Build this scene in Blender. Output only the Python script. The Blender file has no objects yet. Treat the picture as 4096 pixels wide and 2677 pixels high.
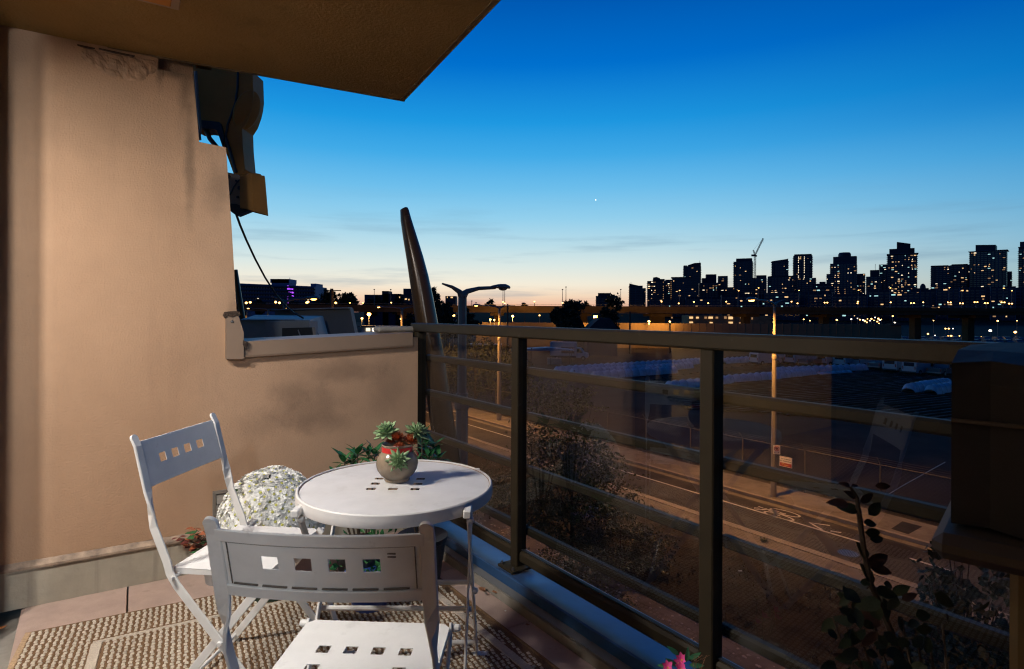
import bpy, math, random
from mathutils import Vector, Matrix, noise, geometry
random.seed(7)
R = math.radians
ORD = ['first', 'second', 'third', 'fourth', 'fifth', 'sixth', 'seventh', 'eighth', 'ninth', 'tenth', 'eleventh', 'twelfth', 'thirteenth', 'fourteenth', 'fifteenth', 'sixteenth', 'seventeenth', 'eighteenth', 'nineteenth', 'twentieth']
C = bpy.context.scene.collection
sc = bpy.context.scene

# ------------------------------------------------------------------ camera
F, CX, HY, ROLL, EYE = 2350.0, 2048.0, 1256.0, R(0.30), 1.25
RT = Vector((math.cos(ROLL), 0, math.sin(ROLL)))
UP = Vector((-math.sin(ROLL), 0, math.cos(ROLL)))
FW = Vector((0, 1, 0))
cam_d = bpy.data.cameras.new('camera')
cam = bpy.data.objects.new('camera', cam_d)
C.objects.link(cam)
cam_d.sensor_width = 36
cam_d.lens = 36 * F / 4096
cam_d.shift_y = (HY - 1338.5) / 4096
cam_d.clip_start = 0.02
cam_d.clip_end = 6000
m = Matrix((RT, UP, -FW)).transposed().to_4x4()
m.translation = Vector((0, 0, EYE))
cam.matrix_world = m
cam_d.dof.use_dof = True
cam_d.dof.focus_distance = 3.6
cam_d.dof.aperture_fstop = 9
sc.camera = cam

# ------------------------------------------------------------------ exposure, sky
sc.view_settings.view_transform = 'Standard'
sc.view_settings.look = 'None'
sc.view_settings.gamma = 1
sc.view_settings.exposure = 0
sc.view_settings.use_curve_mapping = False
sc.render.engine = 'CYCLES'
sc.cycles.use_denoising = True
sc.cycles.max_bounces = 7
sc.cycles.transparent_max_bounces = 16
sc.cycles.sample_clamp_indirect = 4
sc.cycles.pixel_filter_type = 'BLACKMAN_HARRIS'
sc.cycles.filter_width = 1.15
sc.cycles.caustics_reflective = False
sc.cycles.caustics_refractive = False

def lin(c):
    return tuple((v / 12.92 if v <= 0.04045 else ((v + 0.055) / 1.055) ** 2.4) for v in (x / 255 for x in c))

world = bpy.data.worlds.new('World')
sc.world = world
world.use_nodes = True
nt = world.node_tree
nt.nodes.clear()
def N_(t, **k):
    n = nt.nodes.new(t)
    for a, b in k.items():
        setattr(n, a, b)
    return n
def L_(a, b):
    nt.links.new(a, b)
def mth(op, a, b=None, c=None, clamp=False):
    n = N_('ShaderNodeMath', operation=op, use_clamp=clamp)
    for i, v in enumerate((a, b, c)):
        if v is None: continue
        if isinstance(v, (int, float)): n.inputs[i].default_value = v
        else: L_(v, n.inputs[i])
    return n.outputs[0]
def mixc(f, a, b, blend='MIX'):
    n = N_('ShaderNodeMix', data_type='RGBA', blend_type=blend)
    for i, v in ((0, f), (6, a), (7, b)):
        if isinstance(v, (int, float)): n.inputs[i].default_value = v
        elif isinstance(v, tuple): n.inputs[i].default_value = (*v, 1)
        else: L_(v, n.inputs[i])
    return n.outputs[2]
tc = N_('ShaderNodeTexCoord')
sep = N_('ShaderNodeSeparateXYZ'); L_(tc.outputs['Generated'], sep.inputs[0])
elev = mth('MULTIPLY', mth('ARCSINE', sep.outputs[2]), 180 / math.pi)
def ramp(stops):
    r = N_('ShaderNodeValToRGB')
    e = r.color_ramp.elements
    for i, (p, c) in enumerate(stops):
        x = e[i] if i < 2 else e.new(p / 90)
        x.position = p / 90
        x.color = (*lin(c), 1)
    L_(mth('DIVIDE', elev, 90, clamp=True), r.inputs[0])
    return r.outputs[0]
west = ramp([(0, (222, 156, 140)), (0.8, (240, 186, 156)), (1.7, (246, 216, 186)), (2.9, (246, 237, 217)), (4.7, (220, 233, 229)),
             (6.6, (188, 222, 233)), (9.2, (148, 208, 237)), (12, (110, 191, 236)), (15, (66, 171, 232)), (18, (30, 152, 225)),
             (23, (0, 112, 206)), (29, (0, 84, 174)), (50, (0, 48, 118)), (90, (0, 30, 84))])
east = ramp([(0, (120, 140, 146)), (1.2, (136, 168, 174)), (3, (128, 176, 190)), (6, (112, 174, 206)),
             (9, (84, 164, 211)), (12.5, (42, 146, 210)), (16, (0, 116, 196)), (23, (0, 86, 172)), (32, (0, 62, 138)),
             (50, (0, 40, 100)), (90, (0, 26, 76))])
AZ = R(-16)
dotn = mth('ADD', mth('MULTIPLY', sep.outputs[0], math.sin(AZ)), mth('MULTIPLY', sep.outputs[1], math.cos(AZ)))
hyp = mth('SQRT', mth('SUBTRACT', 1, mth('MULTIPLY', sep.outputs[2], sep.outputs[2])))
az = mth('DIVIDE', dotn, mth('MAXIMUM', hyp, 0.01))
mr = N_('ShaderNodeMapRange', interpolation_type='SMOOTHSTEP')
L_(az, mr.inputs[0])
mr.inputs[1].default_value = 0.35; mr.inputs[2].default_value = 0.99
back = ramp([(0, (44, 56, 78)), (3, (46, 66, 96)), (8, (26, 66, 112)), (16, (0, 52, 108)), (30, (0, 38, 92)), (50, (0, 28, 76)), (90, (0, 26, 76))])
mrb = N_('ShaderNodeMapRange', interpolation_type='SMOOTHSTEP')
L_(az, mrb.inputs[0]); mrb.inputs[1].default_value = 0.30; mrb.inputs[2].default_value = -0.75
east = mixc(mrb.outputs[0], east, back)
sky = mixc(mr.outputs[0], east, west)
# thin cloud streaks low in the sky
mp = N_('ShaderNodeMapping'); L_(tc.outputs['Generated'], mp.inputs[0])
mp.inputs['Scale'].default_value = (2.2, 2.2, 26)
mp.inputs['Rotation'].default_value = (0, R(3.5), 0)
nz = N_('ShaderNodeTexNoise'); L_(mp.outputs[0], nz.inputs[0])
nz.inputs['Scale'].default_value = 1.6; nz.inputs['Detail'].default_value = 6; nz.inputs['Roughness'].default_value = 0.55
cl = N_('ShaderNodeMapRange', interpolation_type='SMOOTHSTEP'); L_(nz.outputs[0], cl.inputs[0])
cl.inputs[1].default_value = 0.50; cl.inputs[2].default_value = 0.74
band = N_('ShaderNodeMapRange', interpolation_type='SMOOTHSTEP'); L_(elev, band.inputs[0])
band.inputs[1].default_value = 13; band.inputs[2].default_value = 4
cf = mth('MULTIPLY', mth('MULTIPLY', cl.outputs[0], band.outputs[0]), 0.42)
sky = mixc(cf, sky, lin((104, 140, 168)))
lowb = N_('ShaderNodeMapRange', interpolation_type='SMOOTHSTEP'); L_(elev, lowb.inputs[0])
lowb.inputs[1].default_value = 1.9; lowb.inputs[2].default_value = 0.6
mp2 = N_('ShaderNodeMapping'); L_(tc.outputs['Generated'], mp2.inputs[0])
mp2.inputs['Scale'].default_value = (9, 9, 90)
nz2 = N_('ShaderNodeTexNoise'); L_(mp2.outputs[0], nz2.inputs[0])
nz2.inputs['Scale'].default_value = 1.3; nz2.inputs['Detail'].default_value = 5
cl2 = N_('ShaderNodeMapRange', interpolation_type='SMOOTHSTEP'); L_(nz2.outputs[0], cl2.inputs[0])
cl2.inputs[1].default_value = 0.5; cl2.inputs[2].default_value = 0.66
sky = mixc(mth('MULTIPLY', mth('MULTIPLY', cl2.outputs[0], lowb.outputs[0]), 0.6), sky, lin((150, 118, 128)))
# below the horizon: dark ground tone
below = N_('ShaderNodeMapRange'); L_(elev, below.inputs[0])
below.inputs[1].default_value = -0.6; below.inputs[2].default_value = -3
sky = mixc(below.outputs[0], sky, lin((18, 20, 30)))
bg = N_('ShaderNodeBackground'); L_(sky, bg.inputs[0]); bg.inputs[1].default_value = 1.0
wo = N_('ShaderNodeOutputWorld'); L_(bg.outputs[0], wo.inputs[0])

# ------------------------------------------------------------------ pixel of the photograph -> ray
def ray(px, py):
    return FW + RT * ((px - CX) / F) + UP * ((HY - py) / F)
EYEP = Vector((0, 0, EYE))
def atD(px, py, D):
    return EYEP + ray(px, py) * D
def atZ(px, py, z):
    r = ray(px, py)
    return EYEP + r * ((z - EYE) / r.z)
PHI = math.atan2(1681, F)
U = Vector((-math.sin(PHI), math.cos(PHI), 0))      # along the railing, away from the camera
NN = Vector((math.cos(PHI), math.sin(PHI), 0))      # outward, over the street
NANG = PHI
Z = Vector((0, 0, 1))
def NU(n, u, z=0):
    return NN * n + U * u + Z * z
def atN(px, py, n):
    r = ray(px, py)
    return EYEP + r * (n / r.dot(NN))
def uof(px, n, py=1300):
    return atN(px, py, n).dot(U)
ZG = EYE - 7.9                                       # street level

# ------------------------------------------------------------------ mesh builder
class MB:
    def __init__(s): s.v = []; s.f = []; s.m = []
    def add(s, vs, fs, mi=0):
        b = len(s.v)
        s.v += [Vector(v) for v in vs]
        s.f += [tuple(i + b for i in f) for f in fs]
        s.m += [mi] * len(fs)
        return s
    def box(s, c, d, ax=None, mi=0):
        ax = ax or (Vector((1, 0, 0)), Vector((0, 1, 0)), Z)
        c = Vector(c); h = [ax[i] * (d[i] / 2) for i in range(3)]
        vs = [c + h[0] * a + h[1] * b + h[2] * e for a in (-1, 1) for b in (-1, 1) for e in (-1, 1)]
        return s.add(vs, [(0, 1, 3, 2), (4, 6, 7, 5), (0, 4, 5, 1), (2, 3, 7, 6), (0, 2, 6, 4), (1, 5, 7, 3)], mi)
    def bbox(s, c, d, ax=None, bev=0.004, mi=0):
        """box with chamfered edges along every side"""
        ax = ax or (Vector((1, 0, 0)), Vector((0, 1, 0)), Z)
        c = Vector(c); b = bev; vs = []
        h = [x / 2 for x in d]
        idx = {}
        for a in (-1, 1):
            for e in (-1, 1):
                for g in (-1, 1):
                    for k in range(3):
                        o = [a * (h[0] - (b if k != 0 else 0)), e * (h[1] - (b if k != 1 else 0)), g * (h[2] - (b if k != 2 else 0))]
                        idx[(a, e, g, k)] = len(vs)
                        vs.append(c + ax[0] * o[0] + ax[1] * o[1] + ax[2] * o[2])
        fs = []
        for k in range(3):
            for sg in (-1, 1):
                q = []
                for p, r_ in ((-1, -1), (1, -1), (1, 1), (-1, 1)):
                    key = [0, 0, 0]; key[k] = sg; o = [i for i in range(3) if i != k]
                    key[o[0]] = p; key[o[1]] = r_
                    q.append(idx[(key[0], key[1], key[2], k)])
                fs.append(tuple(q))
        for k in range(3):                       # edges parallel to k
            o = [i for i in range(3) if i != k]
            for p in (-1, 1):
                for r_ in (-1, 1):
                    q = []
                    for sg, kk in ((-1, o[0]), (1, o[0]), (1, o[1]), (-1, o[1])):
                        key = [0, 0, 0]; key[k] = sg; key[o[0]] = p; key[o[1]] = r_
                        q.append(idx[(key[0], key[1], key[2], kk)])
                    fs.append(tuple(q))
        for a in (-1, 1):
            for e in (-1, 1):
                for g in (-1, 1):
                    fs.append(tuple(idx[(a, e, g, k)] for k in range(3)))
        return s.add(vs, fs, mi)
    def tube(s, pts, rad, n=8, cap=True, mi=0):
        pts = [Vector(p) for p in pts]
        if not isinstance(rad, (list, tuple)): rad = [rad] * len(pts)
        vs = []; fs = []; pa = None
        for i, p in enumerate(pts):
            t = (pts[min(i + 1, len(pts) - 1)] - pts[max(i - 1, 0)]).normalized()
            if pa is None:
                a = t.cross(Z)
                if a.length < 0.1: a = t.cross(Vector((1, 0, 0)))
            else:
                a = pa - t * pa.dot(t)
            a.normalize(); pa = a
            b = t.cross(a)
            for k in range(n):
                w = 2 * math.pi * k / n
                vs.append(p + (a * math.cos(w) + b * math.sin(w)) * rad[i])
        for i in range(len(pts) - 1):
            for k in range(n):
                k2 = (k + 1) % n
                fs.append((i * n + k, i * n + k2, (i + 1) * n + k2, (i + 1) * n + k))
        if cap:
            fs.append(tuple(range(n))[::-1]); fs.append(tuple((len(pts) - 1) * n + k for k in range(n)))
        return s.add(vs, fs, mi)
    def strap(s, pts, sides, w, t, mi=0):
        """rectangular bar swept along pts; sides = width direction per point, t thickness, w may be per point"""
        pts = [Vector(p) for p in pts]; n = len(pts)
        if not isinstance(w, (list, tuple)): w = [w] * n
        if not isinstance(t, (list, tuple)): t = [t] * n
        vs = []; fs = []
        for i, p in enumerate(pts):
            d = (pts[min(i + 1, n - 1)] - pts[max(i - 1, 0)]).normalized()
            a = Vector(sides[i]); a = (a - d * a.dot(d)).normalized(); b = d.cross(a)
            e = min(w[i], t[i]) * 0.22
            for x, y in ((-w[i]/2+e, -t[i]/2), (w[i]/2-e, -t[i]/2), (w[i]/2, -t[i]/2+e), (w[i]/2, t[i]/2-e),
                         (w[i]/2-e, t[i]/2), (-w[i]/2+e, t[i]/2), (-w[i]/2, t[i]/2-e), (-w[i]/2, -t[i]/2+e)):
                vs.append(p + a * x + b * y)
        for i in range(n - 1):
            for k in range(8):
                k2 = (k + 1) % 8
                fs.append((i * 8 + k, i * 8 + k2, (i + 1) * 8 + k2, (i + 1) * 8 + k))
        fs.append(tuple(range(8))[::-1]); fs.append(tuple((n - 1) * 8 + k for k in range(8)))
        return s.add(vs, fs, mi)
    def lathe(s, c, prof, n=24, mi=0, ax=None, cap=True):
        ax = ax or (Vector((1, 0, 0)), Vector((0, 1, 0)), Z); c = Vector(c)
        vs = []; fs = []
        for r_, z in prof:
            for k in range(n):
                w = 2 * math.pi * k / n
                vs.append(c + ax[0] * (r_ * math.cos(w)) + ax[1] * (r_ * math.sin(w)) + ax[2] * z)
        for i in range(len(prof) - 1):
            for k in range(n):
                k2 = (k + 1) % n
                fs.append((i * n + k, i * n + k2, (i + 1) * n + k2, (i + 1) * n + k))
        if cap:
            fs.append(tuple(range(n))[::-1]); fs.append(tuple((len(prof) - 1) * n + k for k in range(n)))
        return s.add(vs, fs, mi)
    def ball(s, c, r_, n=10, mi=0, sx=1, sy=1, sz=1):
        prof = [(max(1e-4, math.sin(math.pi * i / (n // 2 + 1))), -math.cos(math.pi * i / (n // 2 + 1))) for i in range(n // 2 + 2)]
        b = len(s.v); s.lathe((0, 0, 0), prof, n, mi)
        for i in range(b, len(s.v)):
            v = s.v[i]; s.v[i] = Vector((v.x * r_ * sx, v.y * r_ * sy, v.z * r_ * sz)) + Vector(c)
        return s
    def prism(s, poly, h, org, ax, mi=0):
        """poly in (a,b) coords of ax[0],ax[1], from org, extruded by h along ax[2]"""
        o = Vector(org); n = len(poly)
        vs = [o + ax[0] * a + ax[1] * b for a, b in poly] + [o + ax[0] * a + ax[1] * b + ax[2] * h for a, b in poly]
        fs = [tuple(range(n))[::-1], tuple(range(n, 2 * n))] + [(i, (i + 1) % n, (i + 1) % n + n, i + n) for i in range(n)]
        return s.add(vs, fs, mi)
    def plate(s, outer, holes, h, org, ax, mi=0, step=None, warp=None):
        """flat plate with holes, optionally with inner grid points for bending"""
        pts = []; edges = []; loops = []
        for lp in [outer] + holes:
            if step:
                q = []
                for i, p in enumerate(lp):
                    p2 = lp[(i + 1) % len(lp)]
                    k = max(1, int(math.hypot(p2[0] - p[0], p2[1] - p[1]) / step))
                    q += [(p[0] + (p2[0] - p[0]) * j / k, p[1] + (p2[1] - p[1]) * j / k) for j in range(k)]
                lp = q
            loops.append(lp)
            b = len(pts); pts += [Vector(p) for p in lp]
            edges += [(b + i, b + (i + 1) % len(lp)) for i in range(len(lp))]
        def inside(p, lp):
            c = False; j = len(lp) - 1
            for i in range(len(lp)):
                if (lp[i][1] > p[1]) != (lp[j][1] > p[1]) and p[0] < (lp[j][0] - lp[i][0]) * (p[1] - lp[i][1]) / (lp[j][1] - lp[i][1]) + lp[i][0]:
                    c = not c
                j = i
            return c
        if step:
            xs = [p[0] for p in outer]; ys = [p[1] for p in outer]
            x = min(xs) + step / 2
            while x < max(xs):
                y = min(ys) + step / 2
                while y < max(ys):
                    if inside((x, y), loops[0]) and not any(inside((x, y), l) for l in loops[1:]): pts.append(Vector((x, y)))
                    y += step
                x += step
        v2, e2, f2, *_ = geometry.delaunay_2d_cdt(pts, edges, [], 0, 1e-6)
        fs = []
        for f in f2:
            c = sum((v2[i] for i in f), Vector((0, 0))) / len(f)
            if inside(c, loops[0]) and not any(inside(c, l) for l in loops[1:]): fs.append(tuple(f))
        cnt = {}
        for f in fs:
            for i in range(len(f)):
                a, b = f[i], f[(i + 1) % len(f)]
                if (b, a) in cnt: del cnt[(b, a)]
                else: cnt[(a, b)] = 1
        o = Vector(org); n = len(v2)
        w = warp or (lambda a, b: 0)
        vs = [o + ax[0] * p[0] + ax[1] * p[1] + ax[2] * w(p[0], p[1]) for p in v2]
        vs += [v + ax[2] * h for v in vs]
        al = [f[::-1] for f in fs] + [tuple(i + n for i in f) for f in fs] + [(a, b, b + n, a + n) for a, b in cnt]
        return s.add(vs, al, mi)
    def build(s, name, mat, parent=None, world=False, smooth=False, **props):
        me = bpy.data.meshes.new(name)
        off = Vector((0, 0, 0))
        if parent is not None and world:
            off = Vector(parent.location)
            if parent.parent: off = off + Vector(parent.parent.location)
        me.from_pydata([tuple(v - off) for v in s.v], [], s.f)
        for mm in (mat if isinstance(mat, (list, tuple)) else [mat]): me.materials.append(mm)
        if any(s.m): me.polygons.foreach_set('material_index', s.m)
        if smooth: me.polygons.foreach_set('use_smooth', [True] * len(me.polygons))
        me.update()
        if smooth and smooth != 'all':
            try: me.set_sharp_from_angle(angle=R(40))
            except Exception: pass
        o = bpy.data.objects.new(name, me)
        C.objects.link(o)
        if parent is not None: o.parent = parent
        for k, v in props.items(): o[k] = v
        return o
def inst(src, parent=None, loc=None, rot=None, scale=None, name=None, mat=None):
    o = src.copy()
    C.objects.link(o)
    if name: o.name = name
    for k in list(o.keys()):
        if k in ('label', 'category', 'group') and parent is not None: del o[k]
    if parent is not None: o.parent = parent
    if loc is not None: o.location = loc
    if rot is not None: o.rotation_euler = rot
    if scale is not None: o.scale = scale if hasattr(scale, '__len__') else (scale,) * 3
    return o
def thing(name, label, cat, loc=(0, 0, 0), rz=0, group=None):
    o = bpy.data.objects.new(name, None)
    C.objects.link(o)
    o.empty_display_size = 0.1
    o.location = loc; o.rotation_euler = (0, 0, rz)
    o['label'] = label; o['category'] = cat
    if group: o['group'] = group
    return o
def dup(root, loc, rz, label=None, scale=None):
    r_ = root.copy(); C.objects.link(r_)
    r_.location = loc; r_.rotation_euler = (0, 0, rz)
    if scale: r_.scale = (scale,) * 3
    if label: r_['label'] = label
    for ch in list(root.children):
        c = ch.copy(); C.objects.link(c); c.parent = r_
        for g in ch.children:
            d = g.copy(); C.objects.link(d); d.parent = c
    return r_
def tag(o, label, cat, group=None):
    o['label'] = label; o['category'] = cat
    if group: o['group'] = group
    return o

# ------------------------------------------------------------------ materials
def mat(name, col, rough=0.6, metal=0.0, var=0.12, vs=6.0, bump=0.0, bs=60.0, spec=0.5, tint=None, coords='Object', emis=None, estr=0, sheen=0, trans=0):
    m_ = bpy.data.materials.new(name); m_.use_nodes = True
    t = m_.node_tree; n = t.nodes; l = t.links
    b = n['Principled BSDF']
    b.inputs['Roughness'].default_value = rough
    b.inputs['Metallic'].default_value = metal
    b.inputs['Specular IOR Level'].default_value = spec
    b.inputs['Base Color'].default_value = (*col, 1)
    m_['base'] = 1
    if var or bump:
        tcn = n.new('ShaderNodeTexCoord')
    if var:
        z = n.new('ShaderNodeTexNoise'); z.inputs['Scale'].default_value = vs; z.inputs['Detail'].default_value = 7
        z.inputs['Roughness'].default_value = 0.62
        l.new(tcn.outputs[coords], z.inputs[0])
        mr_ = n.new('ShaderNodeMapRange'); mr_.inputs[1].default_value = 0.3; mr_.inputs[2].default_value = 0.7
        l.new(z.outputs[0], mr_.inputs[0])
        mx = n.new('ShaderNodeMix'); mx.data_type = 'RGBA'
        dk = tuple(c * (1 - var) for c in col) if tint is None else tint
        lt = tuple(min(1, c * (1 + var)) for c in col)
        mx.inputs[6].default_value = (*dk, 1); mx.inputs[7].default_value = (*lt, 1)
        l.new(mr_.outputs[0], mx.inputs[0]); l.new(mx.outputs[2], b.inputs['Base Color'])
        r2 = n.new('ShaderNodeMapRange'); l.new(z.outputs[0], r2.inputs[0])
        r2.inputs[3].default_value = min(1, rough + 0.12); r2.inputs[4].default_value = max(0.03, rough - 0.12)
        l.new(r2.outputs[0], b.inputs['Roughness'])
    if bump:
        z2 = n.new('ShaderNodeTexNoise'); z2.inputs['Scale'].default_value = bs; z2.inputs['Detail'].default_value = 5
        l.new(tcn.outputs[coords], z2.inputs[0])
        bp = n.new('ShaderNodeBump'); bp.inputs['Strength'].default_value = 1; bp.inputs['Distance'].default_value = bump
        l.new(z2.outputs[0], bp.inputs['Height']); l.new(bp.outputs[0], b.inputs['Normal'])
    if emis:
        b.inputs['Emission Color'].default_value = (*emis, 1); b.inputs['Emission Strength'].default_value = estr
    if trans: b.inputs['Transmission Weight'].default_value = trans
    return m_
def nodes_of(m_): return m_.node_tree.nodes, m_.node_tree.links, m_.node_tree.nodes['Principled BSDF']
def emit(name, col, s):
    m_ = mat(name, col, 0.5, var=0, emis=col, estr=s)
    return m_
def dirt_shade(m_, spots, col, coords='Object'):
    """dirt and painted shade patches with their own outline: list of (centre, radii, strength)"""
    n, l, b = nodes_of(m_)
    src = b.inputs['Base Color'].links[0].from_socket
    tcn = n.new('ShaderNodeTexCoord')
    nz_ = n.new('ShaderNodeTexNoise'); nz_.inputs['Scale'].default_value = 8; nz_.inputs['Detail'].default_value = 8; nz_.inputs['Roughness'].default_value = .68
    l.new(tcn.outputs[coords], nz_.inputs[0])
    for c, r_, s in spots:
        mp_ = n.new('ShaderNodeMapping'); l.new(tcn.outputs[coords], mp_.inputs[0])
        mp_.vector_type = 'TEXTURE'
        mp_.inputs['Location'].default_value = c; mp_.inputs['Scale'].default_value = r_
        ln = n.new('ShaderNodeVectorMath'); ln.operation = 'LENGTH'; l.new(mp_.outputs[0], ln.inputs[0])
        a = n.new('ShaderNodeMath'); a.operation = 'MULTIPLY_ADD'; l.new(nz_.outputs[0], a.inputs[0]); a.inputs[1].default_value = 1.3; l.new(ln.outputs['Value'], a.inputs[2])
        q = n.new('ShaderNodeMapRange'); q.interpolation_type = 'SMOOTHSTEP'; l.new(a.outputs[0], q.inputs[0])
        q.inputs[1].default_value = 1.65; q.inputs[2].default_value = 0.75; q.inputs[3].default_value = 0; q.inputs[4].default_value = s
        mx = n.new('ShaderNodeMix'); mx.data_type = 'RGBA'
        l.new(q.outputs[0], mx.inputs[0]); l.new(src, mx.inputs[6]); mx.inputs[7].default_value = (*col, 1)
        src = mx.outputs[2]
    l.new(src, b.inputs['Base Color'])

def wear(m_, col, scale=14, lo=.60, hi=.75, amt=.4, stretch=(1, 1, 1)):
    n, l, b = nodes_of(m_)
    src = b.inputs['Base Color'].links[0].from_socket
    tcn = n.new('ShaderNodeTexCoord'); mp_ = n.new('ShaderNodeMapping'); mp_.inputs['Scale'].default_value = stretch
    l.new(tcn.outputs['Object'], mp_.inputs[0])
    z = n.new('ShaderNodeTexNoise'); z.inputs['Scale'].default_value = scale; z.inputs['Detail'].default_value = 9; z.inputs['Roughness'].default_value = .72
    l.new(mp_.outputs[0], z.inputs[0])
    q = n.new('ShaderNodeMapRange'); l.new(z.outputs[0], q.inputs[0]); q.inputs[1].default_value = lo; q.inputs[2].default_value = hi; q.inputs[4].default_value = amt
    mx = n.new('ShaderNodeMix'); mx.data_type = 'RGBA'; l.new(q.outputs[0], mx.inputs[0]); l.new(src, mx.inputs[6]); mx.inputs[7].default_value = (*col, 1)
    l.new(mx.outputs[2], b.inputs['Base Color'])
M = {}
M['stucco'] = mat('tan_stucco', (0.50, 0.325, 0.21), 0.85, var=0.08, vs=2.2, bump=0.0024, bs=130, spec=0.25)
M['band'] = mat('grey_green_base_paint', (0.42, 0.385, 0.31), 0.7, var=0.16, vs=5, bump=0.002, bs=50)
M['cap'] = mat('tan_metal_flashing', (0.27, 0.19, 0.135), 0.5, var=0.06, vs=5, bump=0.0003, bs=30)
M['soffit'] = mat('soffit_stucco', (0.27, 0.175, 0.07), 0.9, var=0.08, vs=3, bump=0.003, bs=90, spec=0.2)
M['concrete'] = mat('concrete', (0.26, 0.24, 0.21), 0.85, var=0.25, vs=8, bump=0.002, bs=60)
M['paver'] = mat('pink_concrete_paver', (0.47, 0.345, 0.29), 0.8, var=0.13, vs=7, bump=0.0015, bs=120)
M['fence'] = mat('dull_fence_wire', (0.075, 0.062, 0.048), 0.7, var=0.1)
M['rail'] = mat('grey_brown_powder_coat', (0.036, 0.028, 0.017), 0.5, var=0.12, vs=9, bump=0.0002, bs=200, spec=0.18)
M['flash'] = mat('grey_metal_flashing', (0.030, 0.095, 0.24), 0.34, metal=0.2, var=0.12, vs=6, bump=0.0006, bs=12)
M['flashlip'] = mat('pale_flashing_lip', (0.20, 0.205, 0.21), 0.5, metal=0.2, var=0.1)
M['steelbolt'] = mat('bolt_steel', (0.25, 0.25, 0.26), 0.35, metal=0.9, var=0.1)
M['white'] = mat('white_powder_coat', (0.74, 0.73, 0.71), 0.5, var=0.05, vs=11, bump=0.0001, bs=400)
M['tabletop'] = mat('white_table_paint', (0.72, 0.70, 0.685), 0.55, var=0.05, vs=14, bump=0.0002, bs=160)
M['seatpaint'] = mat('white_seat_paint', (0.78, 0.775, 0.76), 0.55, var=0.05, vs=12, bump=0.0002, bs=220)
M['jute'] = mat('brown_jute', (0.19, 0.115, 0.065), 0.95, var=0.45, vs=260, bump=0.002, bs=420, spec=0.1)
M['weft'] = mat('cream_weave', (0.60, 0.54, 0.45), 0.9, var=0.18, vs=55, bump=0.001, bs=700, spec=0.15)
M['stripe'] = mat('cream_border_tape', (0.55, 0.48, 0.40), 0.9, var=0.2, vs=160, bump=0.0012, bs=500, spec=0.15)
M['binding'] = mat('tan_cord_binding', (0.50, 0.35, 0.22), 0.9, var=0.2, vs=120, spec=0.15)
M['dark'] = mat('black_metal', (0.02, 0.02, 0.022), 0.5, var=0.1)
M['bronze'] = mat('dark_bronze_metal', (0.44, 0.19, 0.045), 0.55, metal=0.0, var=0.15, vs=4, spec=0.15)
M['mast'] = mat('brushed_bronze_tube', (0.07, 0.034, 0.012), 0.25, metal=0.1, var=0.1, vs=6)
M['unit'] = mat('rooftop_sheet_metal', (0.30, 0.29, 0.28), 0.6, metal=0.1, var=0.15, vs=3)
M['asphalt'] = mat('asphalt', (0.046, 0.044, 0.042), 0.85, var=0.25, vs=0.9, bump=0.006, bs=24, spec=0.04)
M['asphalt2'] = mat('dark_asphalt_patch', (0.032, 0.030, 0.029), 0.9, var=0.2, vs=2, bump=0.006, bs=30, spec=0.04)
M['walk'] = mat('sidewalk_concrete', (0.15, 0.135, 0.115), 0.9, var=0.25, vs=1.6, bump=0.006, bs=14, spec=0.04)
M['kerb'] = mat('kerb_concrete', (0.21, 0.19, 0.16), 0.85, var=0.2, vs=2.5, bump=0.004, bs=30, spec=0.04)
M['paint'] = mat('road_paint', (0.36, 0.34, 0.31), 0.7, var=0.35, vs=9)
M['grass'] = mat('dry_grass_soil', (0.030, 0.024, 0.012), 0.95, var=0.6, vs=2.2, bump=0.03, bs=9, spec=0.04)
M['ground'] = mat('gravel_lot', (0.027, 0.025, 0.027), 0.95, var=0.3, vs=0.35, bump=0.01, bs=3, spec=0.04)
M['soil'] = mat('dark_garden_soil', (0.010, 0.008, 0.006), 0.95, var=0.5, vs=1.4, bump=0.03, bs=6, spec=0.04)
M['fabric'] = mat('white_row_cover_fabric', (0.58, 0.60, 0.64), 0.6, var=0.3, vs=1.4, bump=0.05, bs=4)
M['galv'] = mat('galvanised_steel', (0.32, 0.30, 0.27), 0.5, metal=0.4, var=0.12, vs=8)
M['lampgrey'] = mat('lamp_post_paint', (0.19, 0.17, 0.145), 0.5, var=0.08, vs=3)
M['bluegrey'] = mat('slate_paint', (0.10, 0.12, 0.15), 0.6, var=0.15)
M['leafdark'] = mat('dark_green_leaf', (0.045, 0.095, 0.035), 0.45, var=0.4, vs=9)
M['leafsilh'] = mat('far_tree_leaf', (0.028, 0.036, 0.018), 0.8, var=0.5, vs=1.2)
M['leafstreet'] = mat('street_tree_leaf', (0.085, 0.085, 0.028), 0.6, var=0.5, vs=2.5)
M['bark'] = mat('bark', (0.07, 0.05, 0.035), 0.9, var=0.3, vs=20, bump=0.004, bs=40)
M['suc'] = mat('succulent_leaf', (0.27, 0.40, 0.20), 0.5, var=0.22, vs=30)
M['petal'] = mat('white_petal', (0.93, 0.93, 0.90), 0.6, var=0.02, vs=60)
M['centre'] = mat('yellow_green_disc', (0.50, 0.50, 0.12), 0.7, var=0.15, vs=100)
M['glaze'] = mat('brown_glazed_pottery', (0.27, 0.21, 0.15), 0.16, var=0.25, vs=22, spec=0.6)
M['pinkp'] = mat('pink_petal', (0.80, 0.10, 0.36), 0.5, var=0.2, vs=60)
M['rust'] = mat('dried_orange_flower', (0.50, 0.13, 0.04), 0.85, var=0.45, vs=90)
M['ribbon'] = mat('red_ribbon', (0.62, 0.03, 0.03), 0.35, var=0.1, vs=30)
M['terracotta'] = mat('terracotta_pot', (0.35, 0.16, 0.09), 0.85, var=0.15, vs=10)
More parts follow.
